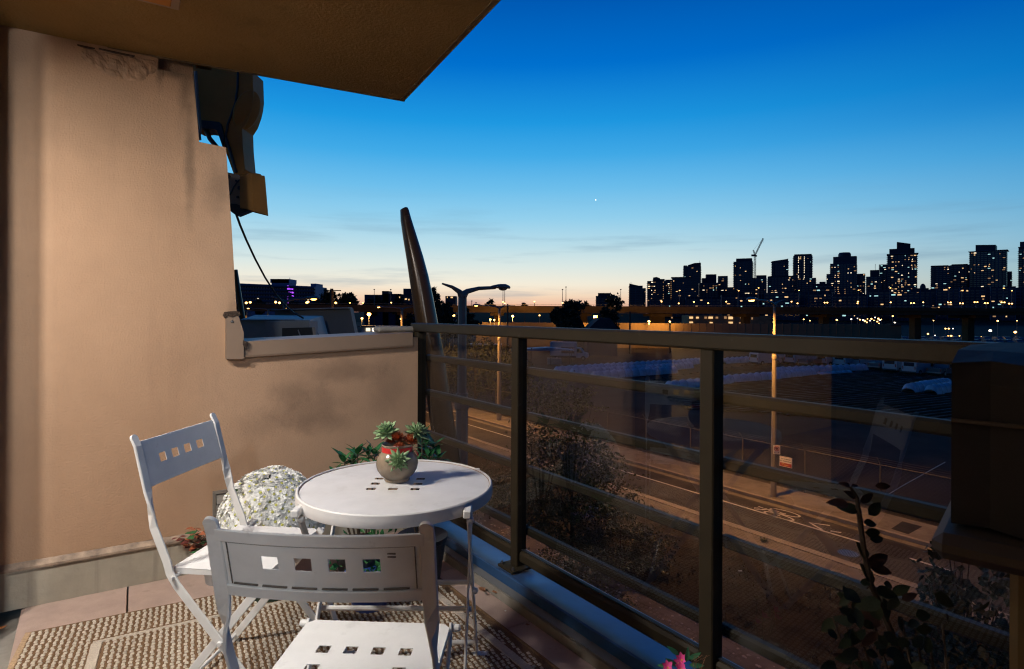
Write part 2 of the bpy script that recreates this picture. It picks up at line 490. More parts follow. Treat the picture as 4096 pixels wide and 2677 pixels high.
M['oxalis'] = mat('purple_red_leaf', (0.16, 0.035, 0.03), 0.5, var=0.4, vs=30)
M['dryleaf'] = mat('dry_brown_leaf', (0.30, 0.14, 0.07), 0.85, var=0.3, vs=60)
M['cover'] = mat('dark_brown_vinyl_cover', (0.008, 0.0055, 0.0045), 0.8, var=0.2, vs=5, bump=0.003, bs=10)
M['cabinet'] = mat('ochre_cabinet_panel', (0.12, 0.078, 0.026), 0.6, var=0.15, vs=6)
M['shelf'] = mat('brown_side_shelf', (0.04, 0.027, 0.017), 0.6, var=0.15, vs=6)
M['tower'] = mat('dark_curtain_wall', (0.014, 0.028, 0.052), 0.45, var=0.35, vs=0.06, spec=0.15)
M['tower2'] = mat('blue_grey_tower_concrete', (0.022, 0.042, 0.075), 0.6, var=0.25, vs=0.08, spec=0.2)
M['slab'] = mat('tower_slab_edge', (0.050, 0.085, 0.14), 0.6, var=0.15, vs=0.2, spec=0.2)
M['tglass'] = mat('tower_window_glass', (0.02, 0.03, 0.05), 0.08, var=0.2, vs=0.3, spec=0.8)
M['beton'] = mat('viaduct_concrete', (0.085, 0.064, 0.040), 0.9, var=0.25, vs=0.4, spec=0.04)
M['noisewall'] = mat('tan_sound_wall', (0.26, 0.19, 0.11), 0.9, var=0.15, vs=0.6, spec=0.04)
M['darkhouse'] = mat('dark_house_roof', (0.045, 0.045, 0.05), 0.85, var=0.2, vs=1)
M['vanpaint'] = mat('van_paint', (0.42, 0.44, 0.47), 0.3, var=0.05, vs=2)
M['vandark'] = mat('dark_car_paint', (0.10, 0.11, 0.13), 0.25, var=0.05, vs=2)
M['tyre'] = mat('tyre_rubber', (0.02, 0.02, 0.02), 0.8, var=0.1)
M['carglass'] = mat('car_glass', (0.015, 0.02, 0.025), 0.06, var=0, spec=0.8)
M['redband'] = mat('sign_red', (0.32, 0.015, 0.012), 0.5, var=0.05)
M['signwhite'] = mat('sign_white', (0.68, 0.64, 0.58), 0.5, var=0.06, vs=20)
M['signblack'] = mat('sign_black', (0.02, 0.02, 0.02), 0.5, var=0)
M['signyellow'] = mat('sign_yellow', (0.62, 0.40, 0.06), 0.5, var=0)
M['tarp'] = mat('blue_tarp', (0.06, 0.20, 0.36), 0.4, var=0.2, vs=2)
M['roomwall'] = mat('ochre_room_wall', (0.62, 0.40, 0.17), 0.8, var=0.05)
M['roomwhite'] = mat('room_ceiling_white', (0.7, 0.66, 0.58), 0.8, var=0.04)
M['roomfloor'] = mat('room_wood_floor', (0.28, 0.16, 0.08), 0.35, var=0.25, vs=5)
M['doorframe'] = mat('dark_door_frame', (0.03, 0.035, 0.045), 0.4, var=0.08)
M['sodium'] = emit('sodium_lamp_glow', (1.0, 0.50, 0.12), 9)
M['sodium2'] = emit('sodium_lens', (1.0, 0.46, 0.10), 9)
M['warmwin'] = emit('lit_window_warm', (1.0, 0.60, 0.26), 1.1)
M['warmwin2'] = emit('lit_window_pale', (1.0, 0.80, 0.52), 1.6)
M['warmwin3'] = emit('lit_window_dim', (0.9, 0.48, 0.20), 0.40)
M['coolwin'] = emit('lit_window_cool', (0.55, 0.95, 0.90), 0.9)
M['purple'] = emit('purple_light_strip', (0.45, 0.08, 1.0), 1.6)
M['red'] = emit('red_light', (1.0, 0.04, 0.03), 2.0)
M['bulb'] = emit('white_bulb', (1.0, 0.82, 0.62), 4.0)
wear(M['white'], (.30, .25, .20), 16, .60, .74, .45); wear(M['white'], (.45, .42, .38), 3, .50, .70, .35)
wear(M['tabletop'], (.36, .31, .26), 9, .58, .74, .38); wear(M['tabletop'], (.50, .46, .42), 2.2, .50, .7, .4)
wear(M['seatpaint'], (.40, .38, .36), 11, .57, .72, .38); wear(M['stucco'], (.30, .19, .12), 26, .66, .74, .5); wear(M['stucco'], (.42, .27, .18), 3.5, .5, .72, .5, (2.5, 2.5, .35))
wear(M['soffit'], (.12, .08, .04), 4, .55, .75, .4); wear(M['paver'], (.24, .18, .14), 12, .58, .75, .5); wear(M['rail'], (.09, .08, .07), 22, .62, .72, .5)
wear(M['asphalt'], (.085, .078, .07), .35, .5, .68, .5); wear(M['asphalt'], (.02, .02, .02), .9, .60, .68, .6); wear(M['walk'], (.06, .05, .04), 1.1, .56, .7, .6)
wear(M['ground'], (.045, .040, .036), .12, .5, .66, .6)
WINS = ['warmwin', 'warmwin', 'warmwin3', 'warmwin3', 'warmwin2', 'warmwin3', 'coolwin']

# clear glass of the railing: mirrors a little, lets the rest through
g = bpy.data.materials.new('clear_glass'); g.use_nodes = True
t = g.node_tree; t.nodes.clear()
o_ = t.nodes.new('ShaderNodeOutputMaterial'); mx = t.nodes.new('ShaderNodeMixShader')
tr = t.nodes.new('ShaderNodeBsdfTransparent'); gl = t.nodes.new('ShaderNodeBsdfGlossy'); fr = t.nodes.new('ShaderNodeFresnel')
tr.inputs[0].default_value = (0.90, 0.915, 0.92, 1); gl.inputs['Roughness'].default_value = 0.0; fr.inputs[0].default_value = 1.5
gm = t.nodes.new('ShaderNodeNewGeometry'); k1 = t.nodes.new('ShaderNodeMath'); k1.operation = 'MULTIPLY_ADD'; k1.inputs[1].default_value = -1; k1.inputs[2].default_value = 1
t.links.new(gm.outputs['Backfacing'], k1.inputs[0]); k2 = t.nodes.new('ShaderNodeMath'); k2.operation = 'MULTIPLY'; t.links.new(k1.outputs[0], k2.inputs[0])
k3 = t.nodes.new('ShaderNodeMath'); k3.operation = 'MULTIPLY'; k3.use_clamp = True; k3.inputs[1].default_value = 1.9; t.links.new(fr.outputs[0], k3.inputs[0]); t.links.new(k3.outputs[0], k2.inputs[1])
t.links.new(k2.outputs[0], mx.inputs[0]); t.links.new(tr.outputs[0], mx.inputs[1]); t.links.new(gl.outputs[0], mx.inputs[2]); t.links.new(mx.outputs[0], o_.inputs[0])
M['glass'] = g
# ================================================================== the balcony
B0 = atZ(125, 2420, 0); B1 = atZ(640, 2315, 0)
W = (B1 - B0).normalized()
WN = Vector((W.y, -W.x, 0))
if WN.dot(-B0) < 0: WN = -WN
def wp(px, py, off=0.0):
    r = ray(px, py)
    P = EYEP + r * (((B0 + WN * off) - EYEP).dot(WN) / r.dot(WN))
    return ((P - B0).dot(W), P.z)
def wxyz(s, z, off=0.0):
    return B0 + W * s + WN * off + Z * z
NR = 1.60                                            # railing line
SOFF = 2.44

# --- floor: slab and pavers
floor = MB()
floor.prism([(-0.62, -2.0), (1.47, -2.0), (1.47, 3.9), (-0.62, 3.9)], 0.24, NU(0, 0, -0.29), (NN, U, Z))
floor = floor.build('balcony_floor', M['concrete'], kind='structure')
V = WN                                               # from the wall towards the camera
j0 = wp(515, 2345)[0]                                # the joint that shows beside the chair
PW = 0.61
NC0 = 1.455
for r_ in range(0, 6):
    for c in range(-2, 6):
        a0 = j0 + (c - (0.0 if r_ % 1 == 0 else 0.5)) * PW; a1 = a0 + PW - 0.006
        b0 = 0.012 + r_ * PW; b1 = b0 + PW - 0.006
        poly = [(a0, b0), (a1, b0), (a1, b1), (a0, b1)]
        # keep the part between the facade gutter and the kerb
        def clip(poly, nrm, lim):
            out = []
            for i in range(len(poly)):
                p, q = poly[i], poly[(i + 1) % len(poly)]
                dp = (B0 + W * p[0] + V * p[1]).dot(nrm) - lim
                dq = (B0 + W * q[0] + V * q[1]).dot(nrm) - lim
                if dp <= 0: out.append(p)
                if (dp < 0 < dq) or (dq < 0 < dp):
                    t_ = dp / (dp - dq); out.append((p[0] + (q[0] - p[0]) * t_, p[1] + (q[1] - p[1]) * t_))
            return out
        poly = clip(poly, NN, NC0)
        if len(poly) > 2: poly = clip(poly, -NN, 0.235)
        if len(poly) > 2 and r_ == 0 and c < 1:
            e0 = atZ(125, 2420, 0); e1 = atZ(36, 2460, 0); d = (e1 - e0).normalized(); nn_ = Vector((d.y, -d.x, 0))
            if nn_.dot(B0 - e0 - V) < 0: nn_ = -nn_
            poly = clip(poly, nn_, e0.dot(nn_))
        if len(poly) < 3: continue
        area = sum(poly[i][0] * poly[(i + 1) % len(poly)][1] - poly[(i + 1) % len(poly)][0] * poly[i][1] for i in range(len(poly))) / 2
        if abs(area) < 0.002: continue
        cx_ = sum(p[0] for p in poly) / len(poly); cy_ = sum(p[1] for p in poly) / len(poly)
        dz = random.uniform(-0.0015, 0.001)
        b = MB()
        n_ = len(poly)
        lo = [wxyz(*p, 0)  if 0 else B0 + W * p[0] + V * p[1] + Z * -0.048 for p in poly]
        md = [B0 + W * p[0] + V * p[1] + Z * (-0.004 + dz) for p in poly]
        tp = [B0 + W * (cx_ + (p[0] - cx_) * (1 - 0.008)) + V * (cy_ + (p[1] - cy_) * (1 - 0.008)) + Z * dz for p in poly]
        b.add(lo + md + tp, [(i, (i + 1) % n_, (i + 1) % n_ + n_, i + n_) for i in range(n_)] +
              [(i + n_, (i + 1) % n_ + n_, (i + 1) % n_ + 2 * n_, i + 2 * n_) for i in range(n_)] + [tuple(range(2 * n_, 3 * n_))])
        b.build('paver', M['paver'], floor)

# --- end wall
w_top = []
s_r, z_r = wp(1672, 1345)
sL = -0.45
tip = [(sL, 0), (wp(1672, 1500)[0], 0)]
outline = [(sL, 0.0), (s_r, 0.0), (s_r, wp(1665, 1350)[1]), (wp(952, 1385)[0], wp(952, 1385)[1])]
for p in ((946, 1240), (926, 900), (904, 590), (797, 568), (771, 278)):
    outline.append(wp(*p))
s770 = wp(771, 278)[0]
outline.append((s770 - 0.002, SOFF - 0.055)); outline.append((wp(633, 300)[0], SOFF - 0.055))
outline.append((wp(633, 300)[0], SOFF + .2)); outline.append((sL, SOFF + .2))
wallt = thing('end_wall', 'tan stucco end wall of the balcony with stepped edge and grime streaks', 'wall', B0)
wst = M['stucco']
pa, pb, pc = wp(1180, 1560), wp(1330, 1640), wp(860, 420)
mx4 = []
for px, py, rx, rz_, s_ in ((1180, 1570, .20, .10, .30), (1390, 1480, .30, .09, .38), (1240, 1640, .30, .14, .30), (1290, 1690, .22, .09, .26), (1550, 1560, .16, .22, .25),
                            (1040, 1700, .2, .1, .18)):
    s_1, z_1 = wp(px, py); q = wxyz(s_1, z_1) - B0
    mx4.append(((q.x, q.y, q.z), (rx, rx, rz_), s_))
dirt_shade(wst, mx4, (0.085, 0.06, 0.05))
mx5 = []
for px, py, rx, rz_, s_ in ((760, 640, .035, .38, .5), (880, 760, .10, .16, .42), (740, 360, .05, .16, .5), (640, 290, .03, .12, .5), (930, 1240, .035, .12, .3),
                            (700, 290, .12, .05, .6), (350, 480, .9, .25, .12), (850, 1800, .05, .2, .14)):
    s_1, z_1 = wp(px, py); q = wxyz(s_1, z_1) - B0
    mx5.append(((q.x, q.y, q.z), (rx, rx, rz_), s_))
dirt_shade(wst, mx5, (0.10, 0.075, 0.055))  # spots on the upper pier put its shade and seam into the colour, beside stains
MB().plate(outline, [], -0.20, B0, (W, Z, WN)).build('wall', wst, wallt, world=True)
MB().box(wxyz((wp(633, 300)[0] + s770) / 2 + .002, SOFF + .05, -.12), (s770 - wp(633, 300)[0] + .004, .14, .24), (W, WN, Z)).build('recessed_top', M['stucco'], wallt, world=True)
# painted base band with a sloped ledge
zb0 = wp(120, 2258, .014)[1]
MB().prism([(0, 0), (0.016, 0), (0.016, zb0 - 0.018), (0, zb0 - 0.018)], s_r - sL - 0.03, wxyz(sL, 0.0, 0.001), (WN, Z, W)).build('base_band', M['band'], wallt, world=True)
st2 = mat('ledge_paint', (0.40, 0.30, 0.22), 0.8, var=0.3, vs=14, tint=(0.14, 0.115, 0.10), bump=0.002, bs=60)
MB().prism([(0, -0.016), (0.026, -0.016), (0.026, -0.006), (0.004, 0.012), (0, 0.012)], s_r - sL - 0.03, wxyz(sL, zb0, 0.001), (WN, Z, W)).build('ledge', st2, wallt, world=True)
s_s, z_s = wp(217, 2258, .017)
MB().ball(wxyz(s_s, z_s, 0.017), 0.0065, 8, sy=1).build('screw_head', M['steelbolt'], wallt, world=True)
# run marks on the base band
n_, l_, b_ = nodes_of(M['band'])
src = b_.inputs['Base Color'].links[0].from_socket
tcn = n_.new('ShaderNodeTexCoord'); mpn = n_.new('ShaderNodeMapping'); l_.new(tcn.outputs['Object'], mpn.inputs[0]); mpn.inputs['Scale'].default_value = (16, 16, 0.8)
zz = n_.new('ShaderNodeTexNoise'); zz.inputs['Scale'].default_value = 1.5; zz.inputs['Detail'].default_value = 4; l_.new(mpn.outputs[0], zz.inputs[0])
qq = n_.new('ShaderNodeMapRange'); l_.new(zz.outputs[0], qq.inputs[0]); qq.inputs[1].default_value = 0.56; qq.inputs[2].default_value = 0.72; qq.inputs[4].default_value = 0.4
mm = n_.new('ShaderNodeMix'); mm.data_type = 'RGBA'; l_.new(qq.outputs[0], mm.inputs[0]); l_.new(src, mm.inputs[6]); mm.inputs[7].default_value = (0.17, 0.15, 0.12, 1)
l_.new(mm.outputs[2], b_.inputs['Base Color'])

# cap on the low wall (top, front apron with a hemmed lower edge) and its raised end box
c0 = wp(974, 1367, .03); c0b = wp(974, 1431, .03); c1 = wp(1652, 1331, .03); c1b = wp(1652, 1386, .03)
cap = MB()
for (sa, za, zab), (sb, zb_, zbb) in (((c0[0], c0[1], c0b[1]), (c1[0], c1[1], c1b[1])),):
    prof = [(0.030, None, 0), (0.030, 1, 0), (-0.23, 1, 0.004), (-0.23, 1, -0.03), (0.018, 1, -0.012), (0.018, None, 0)]
    vs = []
    for s_, zt, zl in ((sa, za, zab), (sb, zb_, zbb)):
        for off, k, d in prof:
            vs.append(wxyz(s_, (zl if k is None else zt + d), off))
    n0 = len(prof)
    cap.add(vs, [(i, (i + 1) % n0, (i + 1) % n0 + n0, i + n0) for i in range(n0)] + [tuple(range(n0))[::-1], tuple(range(n0, 2 * n0))])
    h0 = 0.010
    cap.add([wxyz(sa, zab, .0302), wxyz(sb, zbb, .0302), wxyz(sb, zbb + h0, .034), wxyz(sa, zab + h0, .034),
             wxyz(sa, zab - .002, .018), wxyz(sb, zbb - .002, .018)], [(0, 1, 5, 4), (3, 2, 1, 0)])
cap.build('coping', M['cap'], wallt, world=True)
e_ = [wp(905, 1262, .045), wp(952, 1258, .045), wp(975, 1330, .045), wp(975, 1437, .045), wp(905, 1437, .045)]
MB().plate(e_, [], -0.06, B0 + WN * 0.045, (W, Z, WN)).build('coping_end_box', M['cap'], wallt, world=True)
s_s, z_s = wp(928, 1287, .045)
MB().ball(wxyz(s_s, z_s, 0.045), 0.007, 8).build('screw_head', M['steelbolt'], wallt, world=True)
rotm = mat('dark_rotten_sealant', (0.055, 0.035, 0.025), 0.95, var=0.5, vs=60, bump=0.006, bs=90)
e2 = [(896, 1262), (901, 1249), (930, 1245), (958, 1246), (962, 1258), (955, 1265), (940, 1262), (928, 1269), (912, 1263), (902, 1273)]
MB().plate([wp(x, y, .05) for x, y in e2], [], -0.055, B0 + WN * 0.05, (W, Z, WN)).build('torn_sealant', rotm, wallt, world=True)
e3 = [(972, 1362), (992, 1368), (988, 1384), (984, 1400), (977, 1388), (971, 1378)]
MB().plate([wp(x, y, .048) for x, y in e3], [], -0.02, B0 + WN * 0.048, (W, Z, WN)).build('torn_sealant', rotm, wallt, world=True)
# peeling plaster under the soffit
pl = MB()
pxs = 34; pys = 9
for j in range(pys + 1):
    for i in range(pxs + 1):
        px = 315 + (632 - 315) * i / pxs
        top = 180 + (px - 315) * 0.174
        wdt = (28 + 62 * math.sin(math.pi * min(1, i / pxs * 1.02)) ** 0.6)
        py = top + 6 + wdt * j / pys + 30 * (i / pxs) * (j / pys)
        s_, z_ = wp(px, py)
        d = noise.fractal(Vector((s_ * 22, z_ * 34, 3.1)), 0.9, 2.0, 5) * 0.011
        ed = min(i, pxs - i, j * 2, (pys - j) * 2) / 3.0
        pl.v.append(wxyz(s_, min(z_, SOFF - .004), max(-0.004, (0.007 + d) * min(1, ed) - 0.002)))
for j in range(pys):
    for i in range(pxs):
        a = j * (pxs + 1) + i
        pl.f.append((a, a + 1, a + pxs + 2, a + pxs + 1)); pl.m.append(0)
pl.build('peeling_plaster', mat('cracked_stucco', (0.40, 0.26, 0.17), 0.9, var=0.35, vs=18, bump=0.006, bs=40), wallt, world=True)
for x0, y0, x1, y1, w_ in ((310, 181, 380, 196, 3), (395, 196, 540, 226, 3)):
    MB().prism([wp(x0, y0), wp(x1, y1), wp(x1 - 8, y1 + w_), wp((x0 + x1) / 2, (y0 + y1) / 2 + w_ * 2), wp(x0, y0 + w_)], 0.012, B0, (W, Z, WN)).build('crack', rotm, wallt, world=True)

# --- vent hood on the wall
vt = thing('wall_vent', 'small grey louvred vent hood on the tan wall beside the white flowers', 'vent', wxyz(*wp(895, 2012)))
v0 = wp(850, 1965); v1 = wp(850, 2060); wv = 0.18
sv = v0[0]; zv0, zv1 = v1[1], v0[1]
MB().plate([(sv, zv0), (sv + wv, zv0), (sv + wv, zv1), (sv, zv1)], [[(sv + .012, zv0 + .012), (sv + wv - .012, zv0 + .012), (sv + wv - .012, zv1 - .012), (sv + .012, zv1 - .012)]],
           0.022, B0 + WN * 0.001, (W, Z, WN)).build('frame', M['galv'], vt, world=True)
for k in range(2):
    zc = zv0 + (zv1 - zv0) * (0.28 + 0.42 * k); hh = (zv1 - zv0) * 0.34
    MB().prism([(0.006, -hh / 2), (0.05, -hh / 2), (0.036, hh * .2), (0.012, hh / 2), (0.006, hh / 2)], wv - 0.03, wxyz(sv + 0.015, zc, 0), (WN, Z, W)).build('louvre', M['galv'], vt, world=True)
    MB().bbox(wxyz(sv + wv / 2, zc - hh * .1, 0.046), (wv * .55, 0.014, hh * .45), (W, WN, Z), .003).build('louvre_rib', M['galv'], vt, world=True)

# --- soffit above
A = atZ(1615, 407, SOFF); P2 = atZ(2005, 0, SOFF); dE = (P2 - A).normalized()
SW = (A - atZ(640, 233, SOFF)).normalized()
Bq = A + dE * 5.5
sA = (A - B0).dot(W)
soff = [(A.x, A.y), (Bq.x, Bq.y), tuple((Bq - SW * 5.5).xy), tuple((A - SW * 5.5).xy)]
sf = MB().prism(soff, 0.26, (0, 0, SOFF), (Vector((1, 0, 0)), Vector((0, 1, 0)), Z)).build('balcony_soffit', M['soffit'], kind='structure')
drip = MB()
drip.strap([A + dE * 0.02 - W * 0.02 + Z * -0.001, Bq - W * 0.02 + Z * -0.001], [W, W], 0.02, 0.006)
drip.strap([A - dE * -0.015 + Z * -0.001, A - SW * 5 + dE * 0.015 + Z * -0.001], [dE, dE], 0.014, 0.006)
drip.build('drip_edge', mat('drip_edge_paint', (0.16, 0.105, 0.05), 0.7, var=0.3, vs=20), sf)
fx = thing('soffit_vent', 'brown square vent plate on the soffit at the top of the picture', 'vent', atZ(600, 10, SOFF))
c_ = atZ(560, -60, SOFF) 
MB().bbox(Vector((c_.x, c_.y, SOFF - 0.008)), (0.26, 0.2, 0.014), (W, WN, Z), .003).build('cover_plate', M['cap'], fx, world=True)
MB().bbox(Vector((c_.x, c_.y, SOFF - 0.019)), (0.2, 0.14, 0.008), (W, WN, Z), .003).build('inner_plate', M['bronze'], fx, world=True)

# --- kerb upstand with metal flashing under the railing
u0, u1 = -1.6, uof(1672, NR) + 0.02
kb = thing('parapet_kerb', 'low kerb with blue grey metal flashing under the railing', 'kerb', NU(1.6, 1.5, 0))
MB().prism([(1.462, -0.04), (1.505, -0.04), (1.505, 0.036), (1.462, 0.030)], u1 - u0, NU(0, u0), (NN, Z, U)).build('concrete_lip', M['concrete'], kb, world=True)
MB().prism([(1.466, 0.0365), (1.504, 0.0405), (1.504, 0.044), (1.466, 0.040)], u1 - u0, NU(0, u0), (NN, Z, U)).build('flashing_lip', M['flashlip'], kb, world=True)
MB().prism([(1.506, -0.30), (1.80, -0.30), (1.80, 0.055), (1.74, 0.068), (1.66, 0.078), (1.512, 0.088), (1.506, 0.084)], u1 - u0, NU(0, u0), (NN, Z, U)).build('flashing', M['flash'], kb, world=True)

# --- railing
rt = thing('balcony_railing', 'grey brown metal railing with clear glass panes and horizontal bars', 'railing', NU(NR, 1.2, 0.08))
ZT = 1.193
MB().bbox(NU(NR, (u0 + u1) / 2, ZT - 0.026), (0.075, u1 - u0 + .02, 0.052), (NN, U, Z), .007).build('top_rail', M['rail'], rt, world=True)
posts = [uof(1678, NR) , uof(2058, NR - .028), uof(2826, NR - .028), -0.16, -1.3]
posts[0] -= 0.01
for i, u in enumerate(posts):
    MB().bbox(NU(NR, u, (0.09 + ZT - 0.052) / 2), (0.056, 0.052, ZT - 0.052 - 0.09), (NN, U, Z), .004).build('post', M['rail'], rt, world=True)
    bp_ = MB().bbox(NU(NR - .01, u, 0.095), (0.13, 0.115, 0.012), (NN, U, Z), .002).build('base_plate', M['rail'], rt, world=True)
    for a in (-1, 1):
        for b in (-1, 1):
            MB().lathe(NU(NR - .01 + a * .05, u + b * .043, 0.101), [(.008, 0), (.008, .007), (.005, .009), (.005, .014)], 6).build('bolt', M['steelbolt'], bp_, world=False).location = -Vector(bp_.parent.location)
edges_ = sorted(posts)
for i in range(len(edges_) - 1):
    a, b = edges_[i] + 0.027, edges_[i + 1] - 0.027
    uc = (a + b) / 2; L = b - a
    MB().box(NU(NR + .004, uc, 0.66), (0.008, L - .004, 0.99), (NN, U, Z)).build('glass_pane', M['glass'], rt, world=True)
    MB().bbox(NU(NR, uc, 0.147), (0.040, L, 0.052), (NN, U, Z), .010).build('bottom_rail', M['rail'], rt, world=True)
    MB().box(NU(NR + .004, uc, 0.1755), (0.014, L, 0.004), (NN, U, Z)).build('glass_gasket', M['dark'], rt, world=True)
    for z_ in (0.985, 0.776, 0.528, 0.245):
        MB().bbox(NU(NR + 0.052, uc, z_), (0.036, L + 0.05, 0.038), (NN, U, Z), .008).build('rail_bar', M['rail'], rt, world=True)
for u in posts:
    for z_ in (0.985, 0.776, 0.528, 0.245):
        MB().box(NU(NR + 0.031, u, z_), (0.008, 0.03, 0.03), (NN, U, Z)).build('bar_bracket', M['rail'], rt, world=True)

# --- facade of the flat behind the camera: opening, frames and the lit room (it lights the balcony and mirrors in the glass)
NF = -0.32
fc = thing('flat_facade', 'dark framed glazed front of the lit flat beside the balcony', 'building', NU(NF, 1, 0))
uo0, uo1, zo = 1.68, 3.02, 2.41
ucr = (B0.dot(U)) + 0.45
fo = [(-4.5, -0.1), (ucr, -0.1), (ucr, SOFF - .003), (-4.5, SOFF - .003)]
MB().plate(fo, [[(-.17, 0.03), (.98, 0.03), (.98, 2.12), (-.17, 2.12)], [(uo0, 0.03), (uo1, 0.03), (uo1, zo), (uo0, zo)]], -0.14, NU(NF, 0, 0), (U, Z, NN)).build('wall', mat('brown_facade_stucco', (.17, .115, .075), .85, var=.12, vs=3), fc, world=True)  # unseen doorway added for the fill lamp; openings sized to steer the light
def fr(name, a, b, z0_, z1_, n0_=NF - .09, d=0.05, mt='doorframe'):
    MB().bbox(NU(n0_, (a + b) / 2, (z0_ + z1_) / 2), (d, b - a, z1_ - z0_), (NN, U, Z), .004).build(name, M[mt], fc, world=True)
for u in (uo1 - .03, uo0 + .03): fr('door_stile', u - .03, u + .03, 0.032, zo - .002)
for u in (-.155, .965): fr('door_stile', u - .02, u + .02, 0.032, 2.118)
fr('door_head', uo0 + .062, uo1 - .062, zo - .022, zo - .002); fr('door_sill', uo0 + .062, uo1 - .062, 0.032, 0.07)
# curtain hanging at the end of the opening
cu = MB(); k = 40
for i in range(k + 1):
    u = 1.70 + 0.10 * i / k
    n0_ = NF - .25 + 0.028 * math.sin(i * 1.15)
    for z_ in (0.06, 2.3): cu.v.append(NU(n0_, u, z_))
for i in range(k): cu.f.append((2 * i, 2 * i + 2, 2 * i + 3, 2 * i + 1)); cu.m.append(0)
cu = cu.build('curtain', mat('grey_blue_curtain', (0.16, 0.19, 0.26), 0.9, var=0.1), smooth='all')
tag(cu, 'grey blue curtain hanging inside the glazed front of the flat', 'curtain')
so_ = cu.modifiers.new('thick', 'SOLIDIFY'); so_.thickness = 0.004
room = MB()
a, b, n1, zc = -2.6, 3.3, -4.2, 2.42
room.box(NU((NF - .16 + n1) / 2, (a + b) / 2, -0.03), (abs(n1 - NF + .16), b - a, 0.06), (NN, U, Z))
room.build('room_floor', M['roomfloor'], kind='structure')
MB().box(NU((NF - .16 + n1) / 2, (a + b) / 2, zc + .03), (abs(n1 - NF + .16), b - a, 0.06), (NN, U, Z)).build('room_ceiling', M['roomwhite'], kind='structure')
for nm, c, d in (('room_back_wall', NU(n1 - .03, (a + b) / 2, zc / 2), (0.06, b - a, zc)), ('room_side_wall', NU((NF - .16 + n1) / 2, a - .03, zc / 2), (abs(n1 - NF + .16), 0.06, zc)),
                 ('room_side_wall', NU((NF - .16 + n1) / 2, b + .03, zc / 2), (abs(n1 - NF + .16), 0.06, zc))):
    MB().box(c, d, (NN, U, Z)).build(nm, M['roomwall'], kind='structure')
lp = NU(-1.0, 2.10, 2.33)
cl_ = thing('ceiling_lamp', 'round white ceiling lamp lit inside the room of the flat', 'lamp', lp)
MB().lathe((0, 0, 0.03), [(.05, .055), (.12, .05), (.14, .03), (.14, .01)], 24, cap=False).build('lamp_shade', M['roomwhite'], cl_, smooth=True)
MB().ball((0, 0, 0.03), 0.035, 12).build('bulb', M['bulb'], cl_, smooth='all')
ld = bpy.data.lights.new('ceiling_lamp_light', 'AREA'); ld.shape = 'DISK'; ld.size = .15; ld.energy = 44; ld.color = (1.0, 0.93, 0.85)
lo = bpy.data.objects.new('ceiling_lamp_light', ld); C.objects.link(lo); lo.location = lp - Z * 0.10; lo.parent = cl_; lo.location = (0, 0, -0.04); lo.rotation_euler = (NN * .16 + U * .0 - Z).to_track_quat('-Z', 'Y').to_euler()
hl_ = thing('added_fill_lamp', 'added unseen fill lamp inside the open door of the flat', 'lamp', NU(-.95, -.9, 2.2))  # unseen point lamp added to brighten the chair backrests
MB().lathe((0, 0, 0.0), [(.03, .20), (.08, .12), (.09, .05), (.07, .02)], 20, cap=False).build('lamp_shade', M['roomwhite'], hl_, smooth=True)
MB().ball((0, 0, .06), 0.04, 12).build('bulb', M['bulb'], hl_, smooth='all')
hd_ = bpy.data.lights.new('added_fill_light', 'POINT'); hd_.energy = 105; hd_.color = (0.88, 0.94, 1.0); hd_.shadow_soft_size = 0.09
ho_ = bpy.data.objects.new('added_fill_light', hd_); C.objects.link(ho_); ho_.parent = hl_; ho_.location = (0, 0, -0.10)
cl2 = dup(cl_, NU(-.58, 1.90, 2.33), 0, 'second round white ceiling lamp inside the flat, close to the glazed front')
ld2 = ld.copy(); ld2.energy = 25
for c_ in cl2.children:
    if c_.type == 'LIGHT': c_.data = ld2
bt = thing('dining_table', 'brown dining table inside the lit room of the flat', 'table', NU(-2.9, 0.4, 0))
MB().bbox((0, 0, .74), (0.8, 1.4, 0.03), (NN, U, Z)).build('table_top', M['roomfloor'], bt)
for x in (-1, 1):
    for y in (-1, 1):
        MB().bbox(NN * x * .35 + U * y * .62 + Z * .36, (0.05, 0.05, 0.72), (NN, U, Z)).build('leg', M['roomfloor'], bt)

# ================================================================== rug
RU = W; RV = WN
rA = atZ(104, 2541, 0.0); rB = atZ(985, 2362, 0.0)
ru = (rB - rA).normalized(); rv = Vector((ru.y, -ru.x, 0))
if rv.dot(-rA) < 0: rv = -rv
rl, rw = 1.86, 2.2       # along the wall, towards the camera
# right border runs along the railing
q = atZ(2010, 2590, 0.01); rlen = (q - rA).dot(ru)
rug = thing('outdoor_rug', 'brown and cream woven outdoor rug under the table and chairs', 'rug', rA)
def rp(a, b, z): return rA + ru * a + rv * b + Z * z
